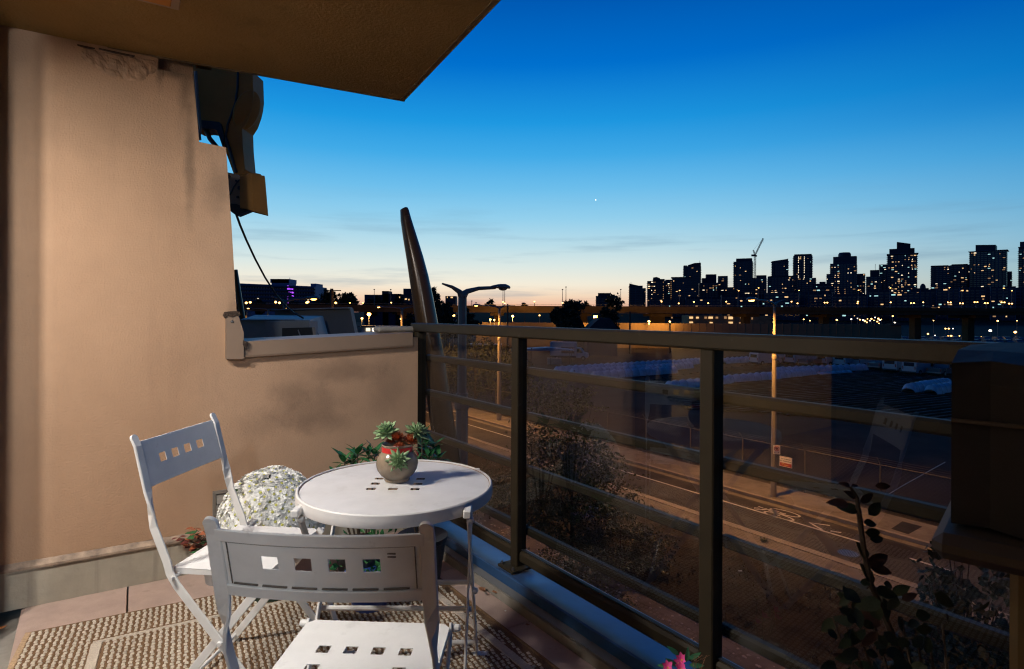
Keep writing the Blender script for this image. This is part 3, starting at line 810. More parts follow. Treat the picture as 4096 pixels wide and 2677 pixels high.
# right end follows its own straight line (railing direction)
e0 = atZ(1880, 2300, 0.01); 
def rmax(b, off=0.0):
    # intersect row b with a line through q along U
    P = rA + rv * b; nrm = NN
    return ((q + NN * off).dot(nrm) - P.dot(nrm)) / ru.dot(nrm)
EO = 0.085
base = [rp(0.012, 0, .001), rp(rmax(0, EO), 0, .001), rp(rmax(rw, EO), rw, .001), rp(0.012, rw, .001)]
MB().add(base + [v + Z * .006 for v in base], [(3, 2, 1, 0), (4, 5, 6, 7), (0, 1, 5, 4), (1, 2, 6, 5), (2, 3, 7, 6), (3, 0, 4, 7)]).build('backing', M['jute'], rug, world=True)
pu, pv = 0.0215, 0.0200
bl = MB(); br = MB()
sb0 = 0.205 ; sa0 = 0.235        # border tape insets (from the wall side / from the left end)
nb = int(rw / pv)
for j in range(nb):
    b = 0.008 + j * pv
    amax = rmax(b, EO) - 0.012
    i = 0
    a = 0.018
    while a < amax - pu:
        # border tapes
        ca, cb = a + pu * .3, b + pv * .5
        dR = rmax(cb, 0.0)
        on = (abs(cb - sb0) < 0.012 and sa0 - .01 < ca < dR + .01) or (abs(ca - sa0 - 0.014) < 0.026 and cb > sb0 - .01) or (abs(ca - dR) < 0.024 and cb > sb0 - .01)
        if not on:
            ja, jb = random.uniform(-.0012, .0012), random.uniform(-.001, .001)
            wv_, hv = pu * .56 + random.uniform(-.001, .001), pv * .66
            P = rp(a + ja + (0.003 if j % 2 else 0), b + jb, .0071)
            x0, x1 = ru * 0, ru * wv_; y1 = rv * hv
            h = Z * (0.0028 + random.uniform(0, .0012))
            i0 = ru * wv_ * .2; j0_ = rv * hv * .15
            bl.add([P, P + x1, P + x1 + y1, P + y1, P + i0 + j0_ + h, P + x1 - i0 + j0_ + h, P + x1 - i0 + y1 - j0_ + h, P + i0 + y1 - j0_ + h],
                   [(4, 5, 6, 7), (0, 1, 5, 4), (1, 2, 6, 5), (2, 3, 7, 6), (3, 0, 4, 7)])
            if (i + j) % 2 == 0:
                P = P + ru * (pu * .60) + rv * (random.uniform(-.003, .003)); x1 = ru * pu * .30; y1 = rv * hv * 1.15; h = Z * .002
                br.add([P, P + x1, P + x1 + y1, P + y1, P + x1 * .5 + h, P + x1 * .5 + y1 + h], [(0, 1, 4), (1, 2, 5, 4), (2, 3, 5), (3, 0, 4, 5)])
        a += pu; i += 1
bl.build('cream_weave', M['weft'], rug, world=True, kind='stuff')
br.build('jute_ridges', M['jute'], rug, world=True, kind='stuff')
def tape(P, Q, w_):
    d = (Q - P).normalized(); s_ = Z.cross(d)
    b = MB(); k = int((Q - P).length / 0.008)
    for i in range(k + 1):
        c = P + (Q - P) * (i / k); w2 = w_ / 2 * random.uniform(.93, 1.07)
        hz = 0.0015 if i % 2 else 0
        b.v += [c - s_ * w2 - Z * .003, c - s_ * w2 * .9 + Z * (.0015 + hz), c + s_ * w2 * .9 + Z * (.0015 + hz), c + s_ * w2 - Z * .003]
    for i in range(k):
        for m_ in range(3): b.f.append((4 * i + m_, 4 * i + m_ + 1, 4 * i + m_ + 5, 4 * i + m_ + 4)); b.m.append(0)
    return b.build('border_tape', M['stripe'], rug, world=True)
tape(rp(sa0, sb0, .0095), rp(rmax(sb0), sb0, .0095), 0.014)
tape(rp(sa0 + .014, sb0 + .01, .0095), rp(sa0 + .014, rw, .0095), 0.036)
tape(rp(rmax(sb0), sb0 + .01, .0095), rp(rmax(rw), rw, .0095), 0.034)
bd = MB(); k = 130
for i in range(k):
    t0 = rw * i / k
    c = rp(0.008, t0 + .008, .006)
    bd.tube([c - rv * .004 - ru * .009, c + rv * .003 + ru * .009], [.0055, .0055], 6)
bd.build('cord_binding', M['binding'], rug, world=True, kind='stuff')
bd = MB()
bd.tube([rp(rmax(rw * i / 40, EO), rw * i / 40, .006) for i in range(41)], .006, 6)
bd.tube([rp(0.01 + (rmax(0, EO) - .01) * i / 40, 0.0, .004) for i in range(41)], .0045, 6)
bd.build('edge_cord', M['jute'], rug, world=True)

# ================================================================== folding chairs
def make_chair():
    """origin on the floor under the seat centre, sitter faces +y"""
    t = thing('folding_chair', 'x', 'chair')
    X = Vector((1, 0, 0)); Y = Vector((0, 1, 0))
    H, SH, wd = 0.855, 0.447, 0.205
    yb = -0.145           # bar at seat level
    lean = 0.115
    def post(s):
        pts = [(-s * 0, 0, 0)]
        p = [Vector((s * wd, yb - lean - .004, H)), Vector((s * wd, yb - lean * .93, 0.83)), Vector((s * wd, yb - lean * .63, 0.69)),
             Vector((s * (wd + .001), yb - lean * .56, 0.655)), Vector((s * (wd + .003), yb - lean * .5, 0.62)),
             Vector((s * (wd + .004), yb - lean * .42, 0.58)), Vector((s * (wd + .004), yb - .004, 0.475)), Vector((s * (wd + .004), yb + .006, 0.44)),
             Vector((s * (wd + .004), yb + .028, 0.405)), Vector((s * (wd + .004), yb + .15, 0.26)), Vector((s * (wd + .004), yb + .36, 0.012))]
        flat = Vector((1, 0, 0)); edge = Vector((0, 1, 0.0))
        sides = [flat, flat, flat, (flat * .8 + edge * .35 * s), (flat * .35 * 1 + edge * .8 * s), edge * s, edge * s, edge * s, edge * s, edge * s, edge * s]
        w_ = [0.028, 0.029, 0.030, 0.030, 0.028, 0.027, 0.027, 0.027, 0.027, 0.027, 0.025]
        th = [0.008, 0.010, 0.010, 0.010, 0.009, 0.007, 0.007, 0.007, 0.007, 0.007, 0.007]
        mb = MB(); mb.strap(p, sides, w_, th)
        # rounded top
        dd_ = (p[0] - p[1]).normalized()
        mb.lathe(p[0] - dd_ * .002, [(0.0138, -.0037), (0.0138, .0037)], 16, ax=(X, dd_, X.cross(dd_)))
        return mb
    for s in (-1, 1): post(s).build('back_leg', M['white'], t)
    def fleg(s):
        x = s * (wd - .018)
        p = [Vector((x, 0.175, 0.445)), Vector((x, 0.05, 0.29)), Vector((x, yb - .03, 0.012))]
        mb = MB(); mb.strap(p, [Y, Y, Y], 0.026, 0.007)
        return mb
    for s in (-1, 1):
        fleg(s).build('front_leg', M['white'], t)
        b = MB(); b.lathe((s * (wd + .006), yb + .172, 0.234), [(0.009, -.008), (0.009, .003), (0.006, .007)], 10, ax=(Y, Z, X * s)); b.build('pivot_bolt', M['white'], t)
        b = MB(); b.lathe((s * (wd - .012), 0.170, 0.437), [(0.009, 0), (0.009, .014), (0.006, .018)], 10, ax=(Y, Z, X * s)); b.build('pivot_bolt', M['white'], t)
        b = MB(); b.bbox((s * (wd + .004), yb + .362, .008), (.012, .036, .012), None, .002); b.build('foot', M['white'], t)
    # cross bars
    for (y, z, n) in ((yb + .335, .045, 'stretcher'), (yb - .012, .035, 'stretcher')):
        MB().tube([(-wd, y, z), (wd, y, z)], .0065, 8).build(n, M['white'], t, smooth=True)
    MB().tube([(-wd - .055, yb + .018, SH - .018), (wd + .02, yb + .018, SH - .018)], .0065, 8).build('seat_bar', M['white'], t, smooth=True)
    b = MB().bbox((-wd - .045, yb + .014, SH - .010), (.05, .026, .012), None, .003); b.build('seat_hook', M['white'], t)
    # seat
    sw = 0.186; y0, y1 = yb - .005, 0.166
    r_ = .018
    out = [(-sw, y0), (sw, y0), (sw, y1 - r_), (sw - r_, y1), (-sw + r_, y1), (-sw, y1 - r_)]
    holes = []
    for i in range(4):
        cx = (i - 1.5) * .066; cy = 0.036
        holes.append([(cx - .015, cy - .015), (cx + .015, cy - .015), (cx + .015, cy + .015), (cx - .015, cy + .015)])
    for i in (0, 3):
        cx = (i - 1.5) * .066; cy = -0.040
        holes.append([(cx - .015, cy - .015), (cx + .015, cy - .015), (cx + .015, cy + .015), (cx - .015, cy + .015)])
    MB().plate(out, holes, 0.0016, (0, 0, SH), (X, Y, Z)).build('seat', M['seatpaint'], t)
    rim = MB()
    for s in (-1, 1): rim.box((s * (sw - .002), (y0 + y1 - r_) / 2, SH - .0085), (.003, y1 - r_ - y0, .0165))
    rim.box((0, y1 - .002, SH - .0085), (2 * (sw - r_), .003, .0165)); rim.box((0, y0 + .0015, SH - .0085), (2 * sw - .012, .003, .0165))
    rim.build('seat_rim', M['white'], t)
    # backrest: bent sheet with four square holes, a raised frame line along the top and bottom
    zc = 0.772; hh = 0.0725; w2 = wd - .006
    ax2 = Vector((0, 1, 0)) ; slope = lean / (H - 0.447)
    N2 = Vector((0, 1, slope)).normalized(); Z2 = N2.cross(X) * -1
    if Z2.z < 0: Z2 = -Z2
    org = Vector((0, yb - slope * (zc - .447), zc))
    warp = lambda a, b: -0.013 * (1 - (a / w2) ** 2)
    hs = []
    for i in range(4):
        cx = (i - 1.5) * .0655; cy = 0.004
        hs.append([(cx - .0165, cy - .0145), (cx + .0165, cy - .0145), (cx + .0165, cy + .0145), (cx - .0165, cy + .0145)])
    top = [(w2 * math.cos(math.pi * k / 12) * 1.0, hh - .001 - .004 * math.sin(math.pi * k / 12)) for k in range(13)]
    out = [(-w2, -hh), (w2, -hh), (w2, hh - .004), (-w2, hh - .004)]
    MB().plate(out, hs, 0.0018, org, (X, Z2, N2), step=.022, warp=warp).build('backrest', M['white'], t, smooth=True)
    def rib(z0_, hgt, thk, name, off=0.0, seg=None):
        b = MB(); k = 24; pts = []
        for i in range(k + 1):
            a = -w2 + 2 * w2 * i / k
            pts.append(org + X * a + Z2 * z0_ + N2 * (warp(a, 0) - .0035 + off))
        b.strap(pts, [Z2] * (k + 1), hgt, thk)
        return b.build(name, M['white'], t, smooth=True)
    rib(hh - .012, .026, .006, 'top_band'); rib(-hh + .010, .024, .006, 'bottom_band')
    b = MB(); pts = [org + X * (-w2 + .02 + (2 * w2 - .04) * k / 16) + Z2 * (hh - .0275) + N2 * (warp(-w2 + .02 + (2 * w2 - .04) * k / 16, 0) - .0012) for k in range(17)]
    b.strap(pts, [Z2] * 17, .0022, .002); topseam = b
    gp = mat('grime_line', (0.12, 0.10, 0.085), .9, var=.2) if 'grime' not in M else M['grime']; M['grime'] = gp
    b = MB()
    for i in range(6):
        a0 = -w2 + .022 + i * (2 * w2 - .044) / 6; a1 = a0 + (2 * w2 - .044) / 6 - .010
        pts = [org + X * (a0 + (a1 - a0) * k / 3) + Z2 * (-hh + .0255) + N2 * (warp(a0 + (a1 - a0) * k / 3, 0) - .0022) for k in range(4)]
        b.strap(pts, [Z2] * 4, .0032, .004)
    b.build('weld_gap', gp, t)
    topseam.build('seam', gp, t)
    for k in (0, 1):
        MB().box(org + X * .137 + Z2 * (.030 - .007 * k) + N2 * (warp(.137, 0) - .0004), (.016, .0012, .0032), (X, N2, Z2)).build('maker_mark', gp, t)
    for s in (-1, 1):
        b = MB(); a = s * (w2 - .018)
        b.strap([org + X * a + Z2 * z_ + N2 * (warp(a, 0) - .002) for z_ in (-hh + .024, 0, hh - .026)], [X] * 3, .0018, .002); b.build('seam', gp, t)
    return t
ch = make_chair()
# front chair
pL = atZ(835, 2078, .86); pR = atZ(1712, 2098, .86)
ax_ = (pR - pL); ang = math.atan2(ax_.y, ax_.x); mid = (pL + pR) / 2
def seat_center(mid, ang):       # post tops are 0.264 behind the origin
    return Vector((mid.x, mid.y, 0)) + Vector((-math.sin(ang), math.cos(ang), 0)) * 0.264
ch.location = seat_center(mid, ang); ch.rotation_euler = (0, 0, ang)
ch['label'] = 'white folding metal chair in front, seen from behind its pierced backrest'; ch['group'] = 'white folding chairs round the table'
pL = atZ(860, 1656, .86); pR = atZ(524, 1751, .86)
ax_ = pR - pL; ang2 = math.atan2(ax_.y, ax_.x)
ang2 += 0
mid = (pL + pR) / 2
c2 = dup(ch, seat_center(mid, ang2), ang2, 'white folding metal chair facing right beside the stucco wall')
# ================================================================== bistro table
TC = Vector((-0.362, 1.862, 0)); TR = 0.302; TH = 0.71
tb = thing('bistro_table', 'round white folding metal table with pierced squares in its top', 'table', TC)
tout = [(TR * .985 * math.cos(2 * math.pi * i / 72), TR * .985 * math.sin(2 * math.pi * i / 72)) for i in range(72)]
hc = atZ(1572, 1953, TH) - TC
holes = []
g_ = 0.0675; hs = .0145
for i in range(3):
    for j in range(3):
        if i == 1 and j == 1: continue
        cx = hc.x + (i - 1) * g_; cy = hc.y + j * (g_ * .84)
        holes.append([(cx - hs, cy - hs * .85), (cx + hs, cy - hs * .85), (cx + hs, cy + hs * .85), (cx - hs, cy + hs * .85)])
# real holes of the sheet
MB().plate(tout, holes, 0.002, (0, 0, TH - .004), (Vector((1, 0, 0)), Vector((0, 1, 0)), Z)).build('table_top', M['tabletop'], tb)
MB().lathe((0, 0, TH), [(TR * .972, -.003), (TR * .976, .0025), (TR * .988, .0035), (TR, .000), (TR * 1.003, -.012), (TR * 1.003, -.028), (TR * .996, -.034), (TR * .985, -.034)], 96, cap=False).build('rim', M['tabletop'], tb, smooth=True)
st = MB(); 
stm = mat('rust_line', (0.30, 0.17, 0.09), 0.9, var=.3)
for i in range(70):
    if 22 < i < 64 and i % 5: continue
pts = [Vector((TR * .969 * math.cos(R(a)), TR * .969 * math.sin(R(a)), TH - .0012)) for a in range(-40, 215, 3)]
st.strap(pts, [Z] * len(pts), .0012, .0016)
st.build('rust_line', stm, tb)
XA = Vector((1, 0, 0)); YA = Vector((0, 1, 0))
for s in (-1, 1):
    x = .240 * s
    MB().bbox((x, 0.0, TH - .020), (.022, .46, .022), None, .003).build('under_bar', M['white'], tb)
    for a, (yt, yf, xo) in enumerate(((-.20, .285, 0), (.20, -.265, -.011 * s))):
        p = [Vector((x + xo, yt, TH - .028)), Vector((x + xo, (yt + yf) / 2, .36)), Vector((x + xo, yf, .012))]
        l = MB(); l.strap(p, [YA] * 3, .026, .007); l = l.build('leg', M['white'], tb)
        f_ = MB(); f_.prism([(-.012, 0), (.030, 0), (.038, .006), (.038, .018), (.030, .024), (-.012, .024)], .006, (x + xo, yf - .012, 0.004), (XA, YA, Z)); f_.build('foot', M['white'], l)
    MB().lathe((x, .022, .362), [(.010, 0), (.010, .012), (.007, .016)], 10, ax=(YA, Z, XA)).build('pivot_bolt', M['white'], tb)
    MB().lathe((x, -.196, TH - .045), [(.010, 0), (.010, .012), (.007, .016)], 10, ax=(YA, Z, XA)).build('pivot_bolt', M['white'], tb)
for y, z in ((.03, .385), (.262, .062), (-.245, .062), (-.03, .33)):
    MB().tube([(-.24, y, z), (.24, y, z)], .008, 8).build('stretcher', M['white'], tb, smooth=True)

# ================================================================== pot with succulents
pc = atZ(1580, 1932, TH); pc = Vector((pc.x, pc.y + .035, TH + .0005))
sc_ = 1.0
pot = thing('succulent_pot', 'brown glazed round pot with red ribbon and succulents on the white table', 'pot', pc)
prof = [(.040, 0), (.041, .004), (.040, .008), (.052, .018), (.064, .036), (.0675, .054), (.064, .072), (.054, .088), (.048, .096), (.0475, .108), (.051, .116), (.049, .118), (.044, .108), (.044, .095), (.001, .092)]
MB().lathe((0, 0, 0), prof, 40, cap=True).build('pot', M['glaze'], pot, smooth=True)
MB().lathe((0, 0, 0), [(.0495, .094), (.0488, .102), (.0490, .110)], 36, cap=False).build('ribbon', M['ribbon'], pot, smooth=True)
rb = MB(); rb.add([(.047, .01, .106), (.052, -.004, .104), (.070, .0, .082), (.066, .012, .070), (.060, .008, .088)], [(0, 1, 2, 4), (4, 2, 3)])
rb = rb.build('ribbon_tail', M['ribbon'], pot); rb.modifiers.new('t', 'SOLIDIFY').thickness = .0008
def leaf_mesh(name, mt, L=1.0, w=.34, th=.0, fold=.12, curl=.15, seg=5, thick=False):
    b = MB(); rows = []
    for i in range(seg + 1):
        t_ = i / seg
        hw = w * .5 * (math.sin(math.pi * min(1, t_ ** .75)) ** .75 if 0 < t_ < 1 else 0.02)
        z = curl * t_ * t_ * L
        rows.append((t_ * L, hw * L, z))
    for x, hw, z in rows: b.v += [Vector((x, -hw, z + hw * fold * 2)), Vector((x, 0, z)), Vector((x, hw, z + hw * fold * 2))]
    for i in range(seg):
        for k in range(2): b.f.append((3 * i + k, 3 * i + 3 + k, 3 * i + 4 + k, 3 * i + 1 + k)); b.m.append(0)
    if thick:
        n0 = len(b.v)
        b.v += [Vector((v.x, v.y * .96, v.z - thick * L * (1 - abs(v.x / L - .45) ** 1.5) * (1 if k_ % 3 == 1 else .12))) for k_, v in enumerate(list(b.v))]
        for i in range(seg):
            for k in range(2): b.f.append((n0 + 3 * i + k, n0 + 3 * i + 1 + k, n0 + 3 * i + 4 + k, n0 + 3 * i + 3 + k)); b.m.append(0)
            b.f.append((3 * i, n0 + 3 * i, n0 + 3 * i + 3, 3 * i + 3)); b.m.append(0)
            b.f.append((3 * i + 2, 3 * i + 5, n0 + 3 * i + 5, n0 + 3 * i + 2)); b.m.append(0)
    me = bpy.data.meshes.new(name); me.from_pydata([tuple(v) for v in b.v], [], b.f); me.materials.append(mt)
    me.polygons.foreach_set('use_smooth', [True] * len(me.polygons))
    return me
def mobj(name, me, parent, loc, xdir, zdir, scale):
    o = bpy.data.objects.new(name, me); C.objects.link(o); o.parent = parent
    x = Vector(xdir).normalized(); z = Vector(zdir); z = (z - x * z.dot(x))
    if z.length < 1e-4: z = Vector((0, 0, 1)).cross(x)
    z.normalize(); y = z.cross(x)
    s = scale if hasattr(scale, '__len__') else (scale,) * 3
    mt = Matrix((x * s[0], y * s[1], z * s[2])).transposed().to_4x4(); mt.translation = Vector(loc)
    o.matrix_basis = mt
    return o
suc_me = leaf_mesh('succulent_leaf', M['suc'], 1, .42, fold=.25, curl=.28, thick=.16)
def succulent(c, axis, rad, n=38, narrow=1.0):
    e = MB(); e.tube([Vector(c) - Vector(axis).normalized() * .03, Vector(c) + Vector(axis).normalized() * .004], .005, 6)
    e = e.build('succulent', M['suc'], pot)
    a = Vector(axis).normalized(); u_ = a.cross(Vector((.3, .8, .2))).normalized(); v_ = a.cross(u_)
    for i in range(n):
        f_ = i / n; ph = i * 2.39996
        el = R(-18 + 92 * f_)
        d = (u_ * math.cos(ph) + v_ * math.sin(ph)) * math.cos(el) + a * math.sin(el)
        L = rad * (1.05 - .62 * f_) * random.uniform(.93, 1.07)
        mobj('succulent_leaf', suc_me, e, Vector(c) + a * (.010 * f_), d, a * math.cos(el) - (u_ * math.cos(ph) + v_ * math.sin(ph)) * math.sin(el), (L, L * narrow, L))
succulent((-.036, .004, .152), (-.25, -.45, .8), .046)
succulent((.060, .010, .150), (.45, -.35, .75), .045, 40, .72)
succulent((.016, -.055, .076), (.10, -.92, .12), .041, 40, .8)
fl_me = MB()
for i in range(70):
    ph = i * 2.4; rr = (i / 70) ** .5; el = R(78 - 70 * rr)
    d = Vector((math.cos(ph) * math.cos(el), math.sin(ph) * math.cos(el), math.sin(el)))
    p = d * .25; s_ = Vector((-math.sin(ph), math.cos(ph), 0)) * .14
    fl_me.add([p - s_, p + s_, d * 1.0 + s_ * .9 + Z * .1 * random.random(), d * 1.0 - s_ * .9], [(0, 1, 2, 3)])
for k, (x, y, z, s_) in enumerate(((-.002, -.006, .128, .030), (.040, -.002, .122, .026), (.012, -.030, .108, .022), (-.026, .012, .118, .016))):
    o = fl_me.build('dried_flower', M['rust'], pot) if k == 0 else inst(o, pot)
    o.location = (x, y, z); o.scale = (s_,) * 3; o.rotation_euler = (random.uniform(-.3, .6), random.uniform(-.3, .3), k)
ht = MB().prism([(-.010, .008), (-.005, .012), (0, .008), (.005, .012), (.010, .008), (.008, 0), (0, -.012), (-.008, 0)], .003, (0, 0, 0), (XA, Z, -YA)).build('pink_heart', mat('pink_heart_pick', (.75, .25, .28), .5, var=.1), pot)
ht.location = (.006, -.044, .108)

# ================================================================== white chrysanthemums
mc = atD(1076, 2060, 2.60); mc = Vector((mc.x + .01, mc.y, 0))
mum = thing('chrysanthemum_plant', 'round mound of white chrysanthemums in a pot against the wall', 'plant', mc)
MB().lathe((0, 0, 0), [(.085, 0.001), (.115, .20), (.122, .205), (.122, .225), (.11, .225), (.105, .2), (.001, .19)], 28).build('pot', mat('dark_green_pot', (.03, .05, .035), .5, var=.1), mum, smooth=True)
def flower_mesh(seed):
    rnd = random.Random(seed); vs = []; fs = []; ms = []
    for ring, (npet, el, r0, L) in enumerate(((15, 2, .10, 1.0), (13, 13, .10, .84), (11, 26, .08, .64), (9, 42, .06, .44))):
        for i in range(npet):
            ph = 2 * math.pi * (i + rnd.random() * .4 + ring * .5) / npet; e = R(el + rnd.uniform(-9, 9)); l = L * rnd.uniform(.88, 1.08)
            d = Vector((math.cos(ph) * math.cos(e), math.sin(ph) * math.cos(e), math.sin(e))); s_ = Vector((-math.sin(ph), math.cos(ph), 0))
            n_ = d.cross(s_); b = len(vs)
            vs += [d * r0 - s_ * .07, d * r0 + s_ * .05, d * l * .7 + s_ * .17 - n_ * .02, d * l + s_ * .08 + n_ * .05, d * l - s_ * .08 + n_ * .05, d * l * .7 - s_ * .17 - n_ * .02]
            fs += [(b, b + 1, b + 2, b + 5), (b + 5, b + 2, b + 3, b + 4)]; ms += [0, 0]
    b = len(vs)
    for k in range(12): vs.append(Vector((math.cos(k * .5236) * .80, math.sin(k * .5236) * .80, -.02)))
    vs.append(Vector((0, 0, .12)))
    for k in range(12): fs.append((b + k, b + (k + 1) % 12, b + 12)); ms.append(0)
    b = len(vs)
    for k in range(8): vs.append(Vector((math.cos(k * .785) * .21, math.sin(k * .785) * .21, .24)))
    vs.append(Vector((0, 0, .36)))
    for k in range(8): fs.append((b + k, b + (k + 1) % 8, b + 8)); ms.append(1)
    me = bpy.data.meshes.new('chrysanthemum_flower'); me.from_pydata([tuple(v) for v in vs], [], fs); me.materials.append(M['petal']); me.materials.append(M['centre'])
    me.polygons.foreach_set('material_index', ms); me.update(); return me
fms = [flower_mesh(i) for i in range(4)]
mrx, mry, mzc, mrz = .208, .185, .325, .225
cnt = 0
for i in range(430):
    f_ = (i + .5) / 430
    z = 1 - 1.32 * f_; r_ = math.sqrt(max(0, 1 - z * z)); ph = i * 2.39996
    d = Vector((r_ * math.cos(ph), r_ * math.sin(ph), z))
    nzv = noise.noise(d * 2.7 + Vector((4, 1, 2)))
    if noise.noise(d * 6.5 + Vector((9, 3, 1))) > .46: continue
    if d.y > .55 and z < .2: continue
    k = 1 + nzv * .05 + random.uniform(-.025, .025)
    p = Vector((d.x * mrx * k, d.y * mry * k, mzc + d.z * mrz * k))
    nrm = (d + Vector((random.uniform(-.25, .25), random.uniform(-.25, .25), random.uniform(-.1, .3)))).normalized()
    s_ = random.uniform(.0255, .031)
    mobj('flower', fms[i % 4], mum, p, nrm.cross(Vector((.3, .2, .9)) + Vector((random.random(), 0, 0))), nrm, s_)
    cnt += 1
def leaf_cloud(name, n, fn, mt, parent, smin, smax, w=.45, world=False, **kw):
    vs = []; fs = []
    for _ in range(n):
        c, out = fn()
        if c is None: continue
        d = Vector((random.gauss(0, 1), random.gauss(0, 1), random.gauss(0, .8))) + out * .8
        d.normalize(); s_ = d.cross(Vector((random.gauss(0, 1), random.gauss(0, 1), random.gauss(0, 1)))).normalized()
        L = random.uniform(smin, smax); b = len(vs); up_ = d.cross(s_)
        vs += [c, c + d * L * .5 + s_ * L * w * .5 + up_ * L * .06, c + d * L, c + d * L * .5 - s_ * L * w * .5 + up_ * L * .06]
        fs.append((b, b + 1, b + 2, b + 3))
    mb = MB(); mb.v = vs; mb.f = fs; mb.m = [0] * len(fs)
    return mb.build(name, mt, parent, world=world, **kw)
def ell(c, r_, inner=.3):
    c = Vector(c)
    def f():
        d = Vector((random.gauss(0, 1), random.gauss(0, 1), random.gauss(0, 1))).normalized()
        k = random.uniform(inner, 1) ** .6
        return c + Vector((d.x * r_[0], d.y * r_[1], d.z * r_[2])) * k, d
    return f
leaf_cloud('foliage', 2600, ell((0, 0, mzc), (mrx * .90, mry * .90, mrz * .90), .1), M['leafdark'], mum, .02, .045, kind='stuff')

# ================================================================== evergreen shrubs behind the table
gl_mat = mat('glossy_green_leaf', (0.03, 0.13, 0.045), 0.22, var=.35, vs=12, spec=.6)
ev_me = leaf_mesh('shrub_leaf', gl_mat, 1, .40, fold=.12, curl=-.18, seg=6)
def rosette_shrub(name, label, base, tops, L):
    t = thing(name, label, 'plant', base)
    MB().lathe((0, 0, 0), [(.08, 0.001), (.11, .2), (.118, .205), (.118, .225), (.1, .22), (.001, .2)], 24).build('pot', M['dark'], t, smooth=True)
    for (x, y, z, k) in tops:
        tp = Vector((x, y, z)); b0 = Vector((x * .2, y * .2, .2))
        mid_ = b0.lerp(tp, .5) + Vector((x * .2, y * .2, .02))
        MB().tube([b0, mid_, tp], [.005, .004, .003], 6).build('stem', M['bark'], t)
        for i in range(k):
            ph = i * 2.39996 + x * 50; e = R(10 + 55 * i / k + random.uniform(-10, 10))
            d = Vector((math.cos(ph) * math.cos(e), math.sin(ph) * math.cos(e), math.sin(e)))
            n_ = Vector((-math.cos(ph) * math.sin(e), -math.sin(ph) * math.sin(e), math.cos(e)))
            mobj('leaf', ev_me, t, tp - Z * (.03 * (1 - i / k)) , d, n_, L * random.uniform(.75, 1.15))
b1 = atD(1445, 1900, 2.62); b2 = atD(1690, 1900, 2.72)
b1 = Vector((b1.x, b1.y, 0)); b2 = Vector((b2.x, b2.y, 0))
rosette_shrub('evergreen_shrub', 'glossy green leafy shrub behind the table left of the glazed pot', b1,
              [(-.01, -.03, .66 - .02, 9), (.06, .0, .63, 9), (-.07, -.02, .60, 9), (-.115, -.01, .54, 9), (.0, -.09, .57, 9), (.09, -.05, .58, 9), (.02, .05, .62, 8), (-.05, .05, .58, 8), (.13, 0, .55, 8)], .072)
rosette_shrub('evergreen_shrub', 'bluish green leafy shrub behind the table in the corner by the railing', b2,
              [(.0, -.02, .68, 9), (.05, .0, .64, 9), (-.06, 0, .64, 9), (.035, -.07, .61, 9), (-.02, -.08, .59, 8), (.075, -.03, .60, 8), (-.09, -.04, .60, 8), (.01, .06, .63, 8)], .062)
# low foliage under the table
ug = atD(1480, 2160, 2.5); ug = Vector((ug.x, ug.y, 0))
lp_ = thing('trailing_plant', 'low green leafy pot plant on the floor under the far side of the table', 'plant', ug)
MB().lathe((0, 0, 0), [(.07, 0.001), (.10, .14), (.105, .145), (.105, .16), (.001, .15)], 20).build('pot', mat('blue_plastic_pot', (.02, .05, .22), .4, var=.1), lp_, smooth=True)
leaf_cloud('foliage', 170, ell((0, 0, .22), (.18, .13, .11), .2), gl_mat, lp_, .03, .055, kind='stuff')

# ================================================================== purple oxalis beside the left chair
ob = atD(880, 2200, 2.74); ob = Vector((ob.x, ob.y, 0))
ox = thing('purple_leaf_plant', 'small plant with purple and orange leaves between the wall and the left chair', 'plant', ob)
MB().lathe((0, 0, 0), [(.06, 0.001), (.08, .13), (.085, .135), (.085, .15), (.001, .14)], 20).build('pot', mat('grey_plastic_pot', (.30, .30, .30), .5, var=.1), ox, smooth=True)
tri = MB(); tri.add([(0, 0, 0), (.9, -.55, .05), (1.0, 0, 0.12), (.9, .55, .05)], [(0, 1, 2), (0, 2, 3)])
tri_me = bpy.data.meshes.new('oxalis_leaf'); tri_me.from_pydata([tuple(v) for v in tri.v], [], tri.f); tri_me.materials.append(M['oxalis'])
tri2 = tri_me.copy(); tri2.materials[0] = mat('orange_leaf', (.42, .12, .05), .5, var=.3); tri3 = tri_me.copy(); tri3.materials[0] = gl_mat
for i in range(26):
    a = random.uniform(0, 6.28); r_ = random.uniform(.02, .10); z = .12 + random.uniform(.03, .13)
    if i == 0: a, r_, z = 3.2, .12, .2
    tp = Vector((math.cos(a) * r_ - .07, math.sin(a) * r_ * .7, z))
    MB().tube([(tp.x * .2, tp.y * .2, .14), Vector((tp.x * .7, tp.y * .7, z * .9)), tp], .0014, 4).build('stem', M['bark'], ox)
    for k in range(3):
        d = Vector((math.cos(a + k * 2.09), math.sin(a + k * 2.09), random.uniform(-.5, .1)))
        mobj('leaf', (tri_me, tri2, tri3, tri_me)[i % 4], ox, tp, d, Z, random.uniform(.028, .04))

